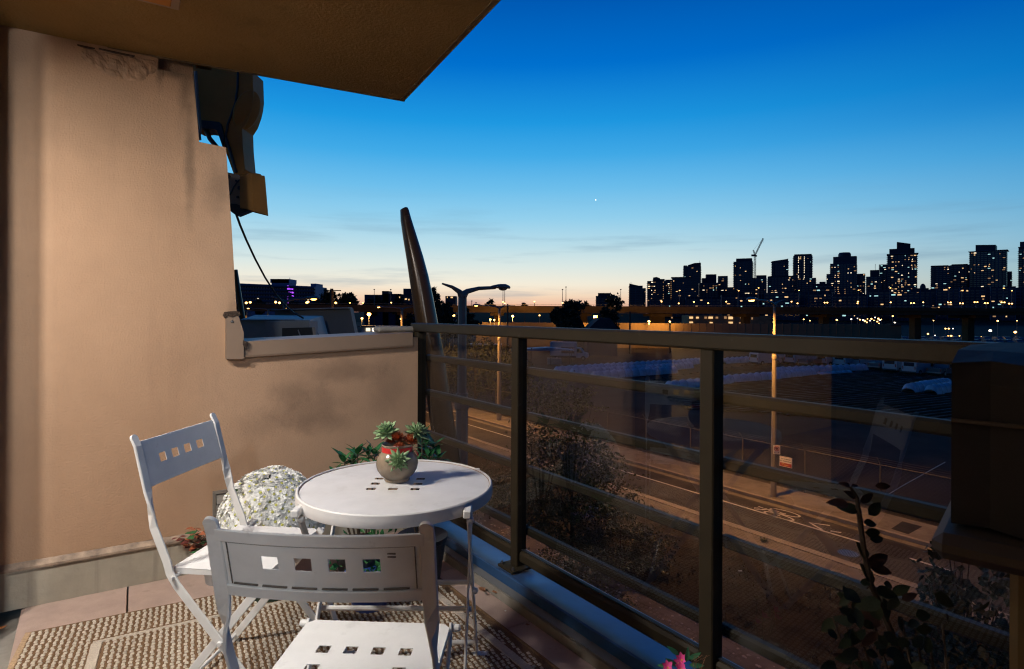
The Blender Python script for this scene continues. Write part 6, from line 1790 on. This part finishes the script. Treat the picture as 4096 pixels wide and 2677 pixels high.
def twin_lamp(px, py, gap, label):
    P = atD(px, py, DV + 2); t = thing('twin_lamp', label, 'lamp', (P.x, P.y, zT), group='twin globe lamps along the viaduct'); H = P.z - zT
    for s in (-1, 1):
        g_o = inst(glb[(.17, 'sodium')], t); g_o.location = (s * gap, 0, H)
    MB().tube([(0, 0, 0), (0, 0, H - .1)], [.10, .07], 5).build('pole', M['bluegrey'], t); MB().tube([(-gap, 0, H - .2), (gap, 0, H - .2)], .04, 4).build('cross_arm', M['bluegrey'], t)
for k_, (px, py) in enumerate(((3304, 1211), (3650, 1213), (3797, 1210), (3846, 1214), (3904, 1209), (3945, 1213), (4012, 1210), (4042, 1215))):
    twin_lamp(px, py, .36, ORD[k_] + ' twin globe lamp from the left on the viaduct')
# tall highway poles standing on the deck
def tall_pole(px, pt, lit, lb):
    P = atD(px, pt, DV + 8); t = thing('highway_lamp', lb, 'lamp', (P.x, P.y, zT), group='tall lamps rising above the viaduct'); H = P.z - zT
    MB().tube([(0, 0, 0), (0, 0, H)], [.12, .06], 5).build('pole', M['bluegrey'], t)
    b = MB(); b.ball((0, 0, H + .1), .24, 8, sz=.6); b.build('lamp_head', M['lampgrey' if not lit else 'galv'], t)
    if lit: MB().ball((.05, -.1, H - .03), .17, 8, sz=.5).build('lens', M['sodium2'], t)
for k_, (px, pt, lit) in enumerate(sorted(((2012, 1157, 0), (2019, 1160, 0), (2250, 1160, 0), (2264, 1150, 0), (2483, 1160, 0), (1497, 1160, 0), (1563, 1160, 0), (1887, 1206, 0), (1904, 1213, 0), (2718, 1162, 1), (2953, 1163, 1), (3033, 1152, 1), (3195, 1162, 1), (3433, 1161, 1), (3560, 1152, 1),
                    (3796, 1151, 1), (3848, 1162, 1), (4013, 1153, 1), (4046, 1163, 1), (2517, 1150, 0)))):
    tall_pole(px, pt, lit, ('tall slim lit lamp' if lit else 'tall slim unlit lamp') + ' above the viaduct, ' + ORD[k_] + ' from the left')
for k_, (px, py) in enumerate(((985, 1212), (1001, 1210), (1103, 1209), (1108, 1229), (1118, 1212), (1227, 1211), (1232, 1208), (1283, 1229), (1343, 1212), (1400, 1212))):
    globe_lamp(px, py, 210, ORD[k_] + ' small warm lamp counted from the tan wall edge, before the apartment block', .42 if px != 1400 else .2, lit=0)
for k_, (px, py, D, lit, r_) in enumerate(sorted(((1476, 1258, 120, 500, .42), (1448, 1274, 110, 120, .22), (2051, 1265, 142, 900, .30), (2380, 1268, 134, 1000, .42), (2387, 1265, 137, 0, .2), (1961, 1279, 135, 260, .24), (1977, 1280, 135, 0, .2), (2596, 1286, 135, 420, .28), (2596, 1296, 134.6, 0, .16), (2679, 1287, 136, 200, .22),
                           (2158, 1262, 165, 0, .2), (1602, 1277, 120, 0, .22), (1815, 1262, 140, 0, .3)))):
    globe_lamp(px, py, D, ORD[k_] + ' orange sodium lamp from the left below the viaduct deck', r_, lit=lit, group='sodium lamps below the viaduct')
for i, (px, py) in enumerate(((3961, 1323), (4061, 1329), (3871, 1346), (3877, 1348), (3872, 1283), (3860, 1300), (3734, 1283), (3571, 1265), (3579, 1291), (3860, 1317), (3782, 1315), (3795, 1315), (3812, 1315), (3925, 1348), (3991, 1284), (4068, 1283), (3500, 1270), (3513, 1275), (3525, 1278), (3509, 1287), (3519, 1281),
                              (3516, 1294), (3645, 1340), (3658, 1340), (3740, 1342), (3794, 1344), (3805, 1344), (3838, 1344), (3854, 1345), (3712, 1336), (3590, 1314), (3673, 1332), (3405, 1277), (3240, 1283), (3215, 1278), (3347, 1280), (3430, 1274), (3440, 1279), (3460, 1285), (3470, 1276), (3480, 1283), (3486, 1276), (3496, 1282), (3468, 1290), (3453, 1281))):
    globe_lamp(px, py, 190 + (i * 13) % 30, cplabel(i, px, py), (.42 if i < 4 else .17 + .05 * (i % 3)) , group='car park lamps beneath the viaduct', name='car_park_lamp', mt='sodium' if i % 4 else 'bulb')

# ================================================================== skyline
winm = MB().box((0, 0, 0), (1, .25, 1)); wsrc = {}
def win(parent, x, z, w_, h_, y, key):
    if key not in wsrc: o = winm.build('lit_window', M[key], parent); wsrc[key] = o
    else:
        o = wsrc[key].copy(); C.objects.link(o); o.parent = parent
    o.location = (x, y, z); o.scale = (w_, 1, h_); return o
def building(x0, x1, yt, D, label, seed, name='apartment_tower', ymax=None, lit=.12, crown=None, slabs=.6, cols=None, fl=3.1, depth=.75, yaw=0, wkeys=WINS, body='tower', strips=(), ybot=None, slabby=False, cat='tower', grp='apartment towers of the skyline', dark=True):
    rnd = random.Random(seed)
    L, R_ = atD(x0, yt, D), atD(x1, yt, D); Wp = R_.x - L.x; H = L.z - ZG
    cx_ = (L.x + R_.x) / 2; az_ = math.atan2(cx_, D)
    w_ = Wp * math.cos(az_) * .985; dp = w_ * depth
    t = thing(name, label, cat, (cx_ + math.sin(az_) * dp / 2, D + math.cos(az_) * dp / 2, ZG), -az_ + R((seed * 37 % 9) - 4), group=grp)
    b = MB().box((0, 0, H / 2), (w_, dp, H))
    b.build('wall', M[body], t)
    nfl = int(H / fl)
    floors_vis = [k for k in range(nfl) if ZG + k * fl > -2]
    # slab edges and balconies
    s_ = MB(); cols = cols or max(3, int(w_ / 4.2)); cw = w_ / cols
    for k in floors_vis:
        z = k * fl
        if slabby or rnd.random() < .0: pass
        s_.box((0, 0, z), (w_ + .35, dp + .35, .28))
        if slabs:
            s_.box((-w_ / 2 + cw * .5, -dp / 2 - .6, z), (cw * slabs * 1.6, 1.3, .22)); s_.box((w_ / 2 - cw * .5, -dp / 2 - .6, z), (cw * slabs * 1.6, 1.3, .22))
            s_.box((-w_ / 2 - .7, -dp * .25, z), (1.4, dp * .35, .22)); s_.box((w_ / 2 + .7, -dp * .25, z), (1.4, dp * .35, .22))
    for c in range(cols + 1):
        s_.box((-w_ / 2 + c * cw, -dp / 2 - .05, H / 2), (.35 if c % 2 else .6, .3, H))
    s_.build('slab_edges', M['slab'], t, kind='stuff')
    if dark:
        g_ = MB()
        for k in floors_vis:
            for c in range(cols):
                g_.box((-w_ / 2 + (c + .5) * cw, -dp / 2 - .01, k * fl + fl * .55), (cw * .72, .1, fl * .58))
        g_.build('window_panes', M['tglass'], t, kind='stuff')
    # lit windows
    for k in floors_vis:
        zc_ = k * fl + fl * .55
        if zc_ > H - 1: continue
        c = 0
        while c < cols:
            pr_ = lit * (2.2 if noise.noise(Vector((c * .35, k * .22, seed))) > .1 else .6)
            if rnd.random() < pr_:
                ww = rnd.choice((.22, .34, .5, .7)); hh = rnd.choice((.30, .42))
                win(t, -w_ / 2 + (c + .5 + rnd.uniform(-.15, .15)) * cw, zc_, cw * ww, fl * hh, -dp / 2 - .12, rnd.choice(wkeys))
            c += 1
    for fx_, key in strips:
        for k in floors_vis:
            if rnd.random() < .9 and k * fl < H - 2: win(t, -w_ / 2 + fx_ * w_, k * fl + fl * .5, cw * .22, fl * .5, -dp / 2 - .15, key)
    # crown pieces: (fx0, fx1, ytop) boxes on the roof, 'ant' masts, 'over' overhanging roofs, 'slant', 'dome'
    for cr in crown or ():
        k = cr[0]
        if k == 'box':
            zt_ = atD(x0, cr[3], D).z - ZG; b = MB().box((w_ * ((cr[1] + cr[2]) / 2 - .5), 0, (H + zt_) / 2), (w_ * (cr[2] - cr[1]), dp * .7, zt_ - H)); b.build('roof_block', M[body], t)
        elif k == 'over':
            b = MB().box((w_ * ((cr[1] + cr[2]) / 2 - .5), -.5, H + .35), (w_ * (cr[2] - cr[1]), dp + 2.5, .7)); b.build('roof_overhang', M['slab'], t)
        elif k == 'ant':
            zt_ = atD(x0, cr[2], D).z - ZG; b = MB(); b.tube([(w_ * (cr[1] - .5), 0, H), (w_ * (cr[1] - .5), 0, zt_)], .25, 4); b.build('antenna', M['slab'], t)
        elif k == 'slant':
            za, zb__ = atD(x0, cr[3], D).z - ZG, atD(x0, cr[4], D).z - ZG
            b = MB().prism([(w_ * (cr[1] - .5), H - 1), (w_ * (cr[2] - .5), H - 1), (w_ * (cr[2] - .5), zb__), (w_ * ((cr[1] + cr[2]) / 2 - .5), (za + zb__) / 2 + (1.5 if len(cr) > 5 else 0)), (w_ * (cr[1] - .5), za)], dp * .85, (0, -dp * .42, 0), (XA, Z, YA)); b.build('slanted_roof', M[body], t)
        elif k == 'cyl':
            zt_ = atD(x0, cr[3], D).z - ZG; rr = w_ * (cr[2] - cr[1]) / 2; b = MB().lathe((w_ * ((cr[1] + cr[2]) / 2 - .5), 0, H), [(rr, -1), (rr, (zt_ - H) * .85), (rr * .85, zt_ - H)], 18); b.build('roof_drum', M[body], t)
        elif k == 'dome':
            zt_ = atD(x0, cr[3], D).z - ZG; rr = w_ * (cr[2] - cr[1]) / 2; b = MB().ball((w_ * ((cr[1] + cr[2]) / 2 - .5), -dp * .2, H), rr, 14, sz=(zt_ - H) / rr); b.build('dome', M[body], t)
    return t
B = building
B(2385, 2457, 1184, 700, 'low rounded dark apartment block behind the right dark tree', 1, crown=[('box', .1, .8, 1172)], lit=.12)
B(2517, 2571, 1143, 780, 'short slab tower standing alone left of the tower cluster', 2, crown=[('slant', 0, 1, 1134, 1146), ('ant', .12, 1128)], lit=.08)
B(2569, 2583, 1153, 800, 'narrow tower attached right of the lone short tower', 3, lit=.08)
B(2589, 2661, 1124, 900, 'stepped tower with curved top at the left end of the cluster', 4, crown=[('box', .3, .98, 1116), ('slant', .32, .72, 1110, 1113, 1)], lit=.15, strips=((.9, 'warmwin3'),))
B(2661, 2690, 1119, 940, 'narrow tower between the stepped tower and the flat roofed one', 5, lit=.14, strips=((.8, 'warmwin3'),))
B(2687, 2788, 1110, 860, 'broad glass tower with flat overhanging roof', 6, crown=[('over', -.05, .8)], lit=.08, body='tower2')
B(2733, 2803, 1065, 1050, 'tower with curved rising roofline and rooftop antenna', 7, crown=[('slant', .25, 1, 1060, 1051, 1), ('ant', .93, 1041), ('box', .0, .2, 1061)], lit=.13)
B(2795, 2870, 1131, 880, 'mid height tower with a square block on its roof', 8, crown=[('box', .37, .93, 1097), ('box', .15, .4, 1112)], lit=.12)
B(2873, 2911, 1104, 960, 'plain narrow tower right of the square topped one', 9, lit=.07)
B(2908, 2940, 1149, 900, 'low tower in the gap left of the crane tower', 10, lit=.12)
B(2935, 3012, 1046, 1000, 'tall tower with comb like balconies left of the crane', 11, crown=[('box', .12, .97, 1033)], lit=.13, slabs=1.0)
B(3007, 3067, 1112, 930, 'dark tower just behind the foot of the crane', 12, crown=[('box', .3, .99, 1101)], lit=.10)
B(3070, 3178, 1106, 880, 'wide dark tower in front of the slant roofed tower', 13, lit=.14, crown=[('over', .02, .98)], body='tower2')
B(3086, 3153, 1048, 1080, 'glassy tower with slanting overhanging roof', 14, crown=[('slant', 0, 1, 1044, 1036), ('over', -.05, 1.05), ('ant', .98, 1032)], lit=.08, slabs=1.0)
B(3172, 3249, 1022, 1060, 'tall slim tower with two vertical strings of lit windows', 15, crown=[('box', .05, .97, 1016)], lit=.07, strips=((.27, 'warmwin2'), (.58, 'warmwin2')), slabs=.9)
B(3190, 3263, 1112, 850, 'broad dark tower below the slim string lit tower', 16, lit=.13)
B(3258, 3325, 1135, 820, 'low wide building with many small lit windows left of the round topped tower', 17, crown=[('box', .3, .65, 1127)], lit=.24)
B(3307, 3326, 1096, 1000, 'sliver of a tower left of the round topped tower', 18, lit=.08)
B(3322, 3428, 1053, 900, 'round topped tower with bright balconies', 19, crown=[('box', .10, 1.0, 1025), ('cyl', .28, .78, 1008)], lit=.24, body='tower2')
B(3426, 3461, 1095, 980, 'narrow tower right of the round topped one', 20, lit=.12)
B(3465, 3525, 1106, 860, 'stepped dark tower left of the tallest tower', 21, crown=[('box', .25, .85, 1080), ('ant', .6, 1055), ('ant', .86, 1056)], lit=.13)
B(3518, 3560, 1058, 980, 'shoulder tower directly left of the tallest tower', 22, lit=.12)
B(3548, 3668, 1016, 940, 'tallest tower of the skyline with stepped crown', 23, crown=[('over', -.03, 1.05), ('box', .06, .92, 993), ('slant', .32, .78, 966, 976)], lit=.26)
B(3663, 3714, 1153, 800, 'low building with a dome between the tallest tower and the slab tower', 24, crown=[('dome', .3, .8, 1134)], lit=.12)
B(3723, 3800, 1064, 900, 'square dark tower left of the slab topped pair', 25, lit=.12, crown=[('over', -.01, .9)])
B(3796, 3884, 1060, 950, 'wide tower with penthouse block left of the big tower', 26, lit=.14, crown=[('box', .1, .85, 1056)])
B(3880, 4028, 1004, 910, 'big wide tower with overhanging roof and top block', 27, lit=.16, crown=[('over', -.04, 1.05), ('slant', .16, .72, 976, 980)])
B(4024, 4048, 1086, 960, 'narrow low tower right of the big wide tower', 28, lit=.12)
B(4075, 4150, 988, 900, 'tower with lit glass grid cut by the right edge', 29, lit=.22, crown=[('over', -.04, 1.0), ('box', .06, 1, 965)], body='tower2', wkeys=['warmwin3', 'coolwin', 'warmwin3'])
# lower fill of the city
BL_ = ['below the curved roof tower', 'below the square topped tower', 'at the foot of the crane', 'right of the lit street lamp head', 'left below the round topped tower', 'right below the round topped tower',
       'left below the tallest tower', 'right below the tallest tower', 'in front of the dome', 'below the square dark tower', 'below the left part of the big wide tower', 'below the right part of the big wide tower', 'cut by the right picture edge', 'behind, between slim and round topped towers']
for i, (x0, x1, yt, D) in enumerate(((2600, 2740, 1196, 640), (2740, 2880, 1188, 620), (2880, 3060, 1178, 640), (3060, 3200, 1170, 600), (3200, 3330, 1166, 640), (3330, 3470, 1178, 600), (3470, 3560, 1160, 640), (3560, 3680, 1172, 600),
                                    (3640, 3760, 1158, 700), (3745, 3835, 1152, 620), (3835, 3960, 1148, 640), (3960, 4060, 1146, 600), (4060, 4160, 1150, 620), (3250, 3340, 1150, 720))):
    B(x0, x1, yt, D, 'low dark city block with lit windows ' + BL_[i], 60 + i, name='apartment_block', lit=.11, wkeys=['warmwin3', 'warmwin', 'warmwin3', 'coolwin'], slabs=0, cat='building', grp='low city blocks below the towers')
# tower crane
cD = 1000; cb = atD(3018, 1235, cD); ct = atD(3020, 1022, cD)
cr = thing('tower_crane', 'luffing tower crane rising between the skyline towers', 'crane', (cb.x, cD, ZG))
def lattice(a, b_, w_, n_, par, name):
    m_b = MB(); a, b_ = Vector(a), Vector(b_); d = (b_ - a).normalized(); s1 = d.cross(YA).normalized() * w_ / 2; s2 = YA * w_ / 2
    cs = [s1 + s2, s1 - s2, -s1 - s2, -s1 + s2]
    for c in cs: m_b.tube([a + c, b_ + c], .28, 3)
    for i in range(n_):
        for j in range(4):
            p = a.lerp(b_, i / n_) + cs[j]; q_ = a.lerp(b_, (i + 1) / n_) + cs[(j + 1) % 4]; m_b.tube([p, q_], .16, 3)
    return m_b.build(name, M['lampgrey'], par, world=True)
lattice((cb.x, cD, ZG), ct, 2.4, 40, cr, 'mast')
jt = atD(3053, 954, cD); lattice(ct, jt, 1.6, 22, cr, 'jib')
ap = atD(3013, 1001, cD); lattice(ct, ap, 1.5, 5, cr, 'a_frame')
MB().bbox(atD(3013, 1022, cD), (6, 3, 3.2), None, .2).build('counterweight', M['dark'], cr, world=True)
MB().bbox(atD(3024, 1024, cD), (3, 2, 2.6), None, .2).build('cab', M['dark'], cr, world=True)
b = MB(); b.tube([ap, jt], .15, 3); b.tube([jt, atD(3053, 972, cD)], .12, 3); b.build('cables', M['dark'], cr, world=True)
# star
sr = tag(MB().ball(atD(2383, 800, 4500), 3.6, 10).build('evening_star', emit('star_white', (1, 1, 1), 3)), 'bright evening star in the blue sky', 'star')
# building under the viaduct with pale lit windows
ub = thing('lowrise_building', 'long low pale building with large lit windows seen beneath the viaduct', 'building', (atD(2920, 1300, 240).x, 245, ZG))
a_, b_ = atD(2755, 1262, 240), atD(3085, 1262, 240)
Hh = a_.z - ZG; ww = b_.x - a_.x
MB().box((0, 0, Hh / 2), (ww, 10, Hh)).build('wall', M['noisewall'], ub)
for px, py, w_, h_ in ((2765, 1271, 14, 8), (2765, 1290, 14, 6), (2790, 1271, 10, 7), (2823, 1271, 9, 8), (2843, 1271, 17, 8), (2868, 1271, 9, 7), (2902, 1271, 9, 9), (2923, 1272, 17, 10), (2923, 1291, 16, 7), (2967, 1272, 9, 8), (2977, 1272, 4, 8), (2845, 1291, 11, 5), (2960, 1292, 6, 5), (3009, 1274, 5, 8), (2688, 1271, 6, 6)):
    P = atD(px, py, 239.8); o = win(ub, P.x - ub.location.x, P.z - ZG, w_ * 240 / F, h_ * 240 / F, -5.1, 'warmwin3' if w_ < 9.5 else 'warmwin')
# left far apartment block with penthouse and purple light strips
DH = 260
hb = thing('apartment_block', 'long blue grey apartment block with rooftop penthouse and purple light strips', 'building', (atD(1100, 1200, DH).x, DH + 8, ZG))
a_, b_ = atD(890, 1131, DH), atD(1262, 1146, DH); w_ = b_.x - a_.x; ox_ = hb.location.x
za, zb_ = a_.z - ZG, b_.z - ZG
hbm = mat('blue_grey_apartment_wall', (.13, .19, .33), .7, var=.15, vs=.2)
MB().prism([(a_.x - ox_, 0), (b_.x - ox_, 0), (b_.x - ox_, zb_), (a_.x - ox_, za)], 16, (0, -8, 0), (XA, Z, YA)).build('wall', hbm, hb)
def hloc(px, py, off=0): P = atD(px, py, DH); return (P.x - ox_, -8 - off, P.z - ZG)
for x0, x1, y0, y1 in ((1073, 1143, 1115, 1140), (1068, 1145, 1114, 1131), (1232, 1255, 1133, 1147)):
    p, q_ = hloc(x0, y0), hloc(x1, y1); MB().box(((p[0] + q_[0]) / 2, 0, (p[2] + q_[2]) / 2), (q_[0] - p[0], 9, p[2] - q_[2])).build('penthouse', hbm, hb)
b = MB()
for k in range(6):
    p, q_ = hloc(890, 1139 + k * 15.6), hloc(1262, 1153 + k * 13.8)
    b.strap([(p[0], -8.8, p[2]), (q_[0], -8.8, q_[2])], [Z, Z], .9, 1.6)
b.build('balcony_parapets', M['slab'], hb)
g_ = MB(); rnd = random.Random(5)
for k in range(6):
    for c in range(34):
        px = 900 + c * 10.8; p = hloc(px, 1147 + k * 15.3 + (px - 890) * (.037 - k * .004)); g_.box((p[0], -8.03, p[2]), (.75, .1, .85))
g_.build('window_panes', M['tglass'], hb, kind='stuff')
for px, py, ww, hh in ((972, 1158, 4, 6), (1009, 1158, 3, 5), (1022, 1158, 4, 6), (1038, 1160, 7, 6), (970, 1172, 9, 7), (998, 1173, 5, 6), (1062, 1162, 3, 2), (1110, 1147, 4, 4), (1032, 1192, 6, 7), (1130, 1190, 8, 3), (1209, 1151, 6, 6), (1243, 1153, 5, 5), (1254, 1196, 7, 7), (1234, 1195, 8, 7), (1249, 1207, 8, 4), (1185, 1164, 16, 5), (1103, 1205, 7, 5), (1079, 1162, 4, 3)):
    p = hloc(px, py, .3); win(hb, p[0], p[2], ww * DH / F, hh * DH / F, p[1], 'warmwin2' if hh > 5 else 'warmwin3')
for px, py, ww, hh in ((1153, 1155, 4, 24), (1158, 1160, 3, 18), (1165, 1158, 3, 26), (1171, 1170, 4, 30), (1174, 1178, 2, 18), (1152, 1192, 3, 10), (1153, 1209, 8, 8)):
    p = hloc(px, py, .4); o = MB().box(p, (ww * DH / F, .2, hh * DH / F)).build('purple_strip', M['purple'], hb)
# smoke stack
b = MB(); p = hloc(1132, 1114); b.tube([(p[0], 0, p[2] - .5), (p[0], 0, p[2] + .8)], .12, 6); b.build('flue', M['slab'], hb)
dk_ = thing('hillside_building', 'dark flat roofed buildings on the low hill left of the mast', 'building', (atD(1560, 1200, 300).x, 306, ZG))
for x0, x1, yt in ((1458, 1530, 1179), (1530, 1600, 1175), (1580, 1670, 1178), (1525, 1552, 1164), (1614, 1655, 1155), (1780, 1822, 1184)):
    a_, b_ = atD(x0, yt, 300), atD(x1, yt, 300); MB().box(((a_.x + b_.x) / 2 - dk_.location.x, 0, (a_.z - ZG) / 2), (b_.x - a_.x, 9 + (x0 % 5), a_.z - ZG)).build('block', M['tower2'], dk_)
for px, py, w_ in ((1625, 1197, 8), (1637, 1199, 4), (1790, 1190, 3), (1808, 1190, 9), (1600, 1190, 3)):
    P = atD(px, py, 300); win(dk_, P.x - dk_.location.x, P.z - ZG, w_ * 300 / F, .7, -5.4 - 1.6, 'warmwin')
# low shop with bright windows at the left
lw = thing('white_kiosk', 'low white building with bright windows near the end of the low wall', 'building', (atD(1510, 1330, 105).x, 107, ZG))
a_, b_ = atD(1450, 1308, 105), atD(1578, 1308, 105)
MB().box((0, 0, (a_.z - ZG) / 2), (b_.x - a_.x, 4, a_.z - ZG)).build('wall', M['vanpaint'], lw); MB().box((0, -.3, a_.z - ZG + .1), (b_.x - a_.x + .8, 5, .2)).build('roof', M['darkhouse'], lw)
for px in (1472, 1497, 1517, 1535):
    P = atD(px, 1319, 104.9); win(lw, P.x - lw.location.x, P.z - ZG, .55 if px != 1472 else .7, .55, -2.05, 'warmwin2' if px == 1472 else 'bulb')
# two gabled houses beyond the rail
def house(px0, px1, yr, ye, D, lb):
    a_, b_ = atD(px0, ye, D), atD(px1, ye, D); w_ = b_.x - a_.x; zr = atD(px0, yr, D).z - ZG; ze = a_.z - ZG
    t = thing('gabled_house', lb, 'house', ((a_.x + b_.x) / 2, D + 3, ZG))
    MB().box((0, 0, ze / 2), (w_ * .92, 6, ze)).build('wall', M['tower2'], t)
    MB().prism([(-w_ / 2, ze), (w_ / 2, ze), (w_ * .22, zr), (-w_ * .1, zr)], 7, (0, -3.5, 0), (XA, Z, YA)).build('roof', M['darkhouse'], t)
    MB().box((w_ * .2, -3.52, ze * .9), (w_ * .12, .1, .9)).build('window', M['tglass'], t)
    return t
house(2345, 2475, 1272, 1322, 112, 'dark gabled house roof right of the orange star lamp')
house(2250, 2345, 1270, 1318, 120, 'dark house roof behind the broad dark tree')
# utility poles
for px, yt, D, lb in ((2031, 1216, 110, 'wooden utility pole with crossarm right of the tall near lamp'), (2520, 1244, 118, 'utility pole in front of the tan sound wall'), (1327, 1155, 110, 'thick utility pole with crossarm among the trees at left'), (2680, 1290, 120, 'short dark pole before the sound wall')):
    P = atD(px, yt, D); t = thing('utility_pole', lb, 'pole', (P.x, D, ZG)); H = P.z - ZG
    MB().tube([(0, 0, 0), (0, 0, H)], [.2, .15] if px != 1327 else [.32, .30], 6).build('pole', M['bark'], t)
    if px != 2680: MB().box((.25, 0, H - .35), (2.3 if px != 1327 else 3, .14, .16)).build('crossarm', M['bark'], t)
# far dark hill mass and trees
def treeD(px, yt, yb, D, wpx, lb, seed, n_=2500, tw=0):
    c = atD(px, (yt + yb) / 2, D); top = atD(px, yt, D).z; r_ = wpx / 2 * D / F
    H = top - ZG; lo = atD(px, yb, D).z - ZG
    rnd = random.Random(seed); bl_ = []
    for _ in range(7):
        z = rnd.uniform(lo, H * .9); f_ = 1 - .55 * max(0, (z - lo)) / max(.1, H - lo)
        bl_.append((rnd.uniform(-.55, .55) * r_ * f_, rnd.uniform(-.3, .3) * r_, z, r_ * .5, r_ * .4, (H - lo) * .22))
    bl_.append((0, 0, H - (H - lo) * .15, r_ * .25, r_ * .25, (H - lo) * .16))
    return tree('dark_tree', lb, (c.x, D, ZG), H, bl_, n_, .006 * D ** .85, .014 * D ** .85, M['leafsilh'], .02 * H, seed, group='dark trees against the dusk', limbs=False, w=.6)
treeD(2290, 1205, 1325, 118, 150, 'broad dark tree in front of the viaduct, left of the house roof', 21, 4200)
treeD(2230, 1230, 1325, 119, 70, 'lower dark tree left of the broad one before the viaduct', 22, 2000)
treeD(2445, 1180, 1330, 125, 110, 'tall dark conical tree hiding the low rounded block', 23, 4200)
treeD(2350, 1212, 1240, 170, 60, 'small rounded tree above the viaduct between two larger trees', 24, 900)
treeD(1965, 1203, 1240, 175, 70, 'small dark tree on the viaduct skyline behind the second lamp', 25, 900)
treeD(2098, 1218, 1240, 175, 40, 'tiny bush like tree on the viaduct skyline', 26, 500)
treeD(1730, 1120, 1330, 60, 90, 'thin leafy tree between the leaning mast and the tall near lamp', 27, 2600)
treeD(1790, 1205, 1330, 70, 120, 'dense dark tree behind the tall near lamp', 28, 3600)
treeD(1870, 1240, 1345, 72, 120, 'dark tree at the foot of the tall near lamp, behind the rail', 29, 3000)
treeD(1310, 1165, 1245, 230, 110, 'round dark tree beside the thick utility pole', 30, 2600)
treeD(1400, 1176, 1245, 225, 110, 'broad dark tree row middle, left of the hillside buildings', 31, 2600)
treeD(1500, 1188, 1250, 220, 120, 'dark tree in front of the hillside buildings', 32, 2400)
treeD(1600, 1192, 1262, 200, 110, 'dark tree partly hidden by the leaning mast', 33, 2400)
treeD(1035, 1200, 1250, 200, 60, 'dark tree in front of the long apartment block at left', 34, 1200)
treeD(1180, 1208, 1262, 190, 110, 'dark tree below the purple light strips', 35, 2000)
treeD(1260, 1215, 1262, 190, 90, 'dark tree right of the purple strips below the block', 36, 1800)
treeD(960, 1218, 1262, 190, 60, 'dark tree next to the tan wall edge', 37, 1200)
treeD(1640, 1250, 1330, 90, 120, 'dark tree right of the white kiosk', 38, 2600)
treeD(1400, 1255, 1330, 100, 60, 'dark tree left of the white kiosk', 39, 1200)
treeD(1680, 1180, 1250, 180, 60, 'dark tree right behind the leaning mast', 40, 1500)
hl = MB()
for i in range(61):
    x = -900 + i * 40; hgt = 9 + 3 * math.sin(i * .35) + 2 * noise.noise(Vector((i * .4, 0, 0)))
    hl.v += [Vector((x, 520, ZG)), Vector((x, 700, ZG + hgt)), Vector((x, 900, ZG))]
for i in range(60):
    for k in range(2): hl.f.append((3 * i + k, 3 * i + 3 + k, 3 * i + 4 + k, 3 * i + 1 + k)); hl.m.append(0)
hl.build('low_hill', M['soil'], kind='structure', smooth='all')
# garage like dark volumes under the viaduct on the right
for px0, px1, yt, D, lb in ((3540, 3590, 1302, 150, 'small ochre lit hut beneath the viaduct'),):
    a_, b_ = atD(px0, yt, D), atD(px1, yt, D); t = thing('lit_hut', lb, 'hut', ((a_.x + b_.x) / 2, D, ZG)); MB().box((0, 0, (a_.z - ZG) / 2), (b_.x - a_.x, 3, a_.z - ZG)).build('wall', M['noisewall'], t); MB().prism([(-2.2, a_.z - ZG), (2.2, a_.z - ZG), (1.2, a_.z - ZG + .6)], 4, (0, -2, 0), (XA, Z, YA)).build('roof', M['darkhouse'], t)
# distant parked cars in the far car park
car = MB(); car.prism([(-2.1, .3), (2.1, .3), (2.15, .8), (1.2, .95), (.6, 1.45), (-1.1, 1.45), (-1.8, .95), (-2.15, .85)], 1.7, (0, -.85, 0), (XA, Z, YA))
cs_ = None
for i in range(26):
    px = 3560 + (i % 13) * 42 + (i * 7 % 11); D = 165 + (i // 13) * 22; P = atD(px, 1340, D)
    lb = 'dark car in the far car park, ' + ORD[i % 13] + ' from the left in the ' + ('front row' if i < 13 else 'back row')
    if cs_ is None: cs_ = car.build('parked_car', M['vandark'])
    o = cs_ if i == 0 else cs_.copy()
    if i: C.objects.link(o)
    o.location = (P.x, D, ZG); o.rotation_euler = (0, 0, R(70 + i * 5 % 20)); tag(o, lb, 'car', 'cars in the far car park beneath the viaduct')
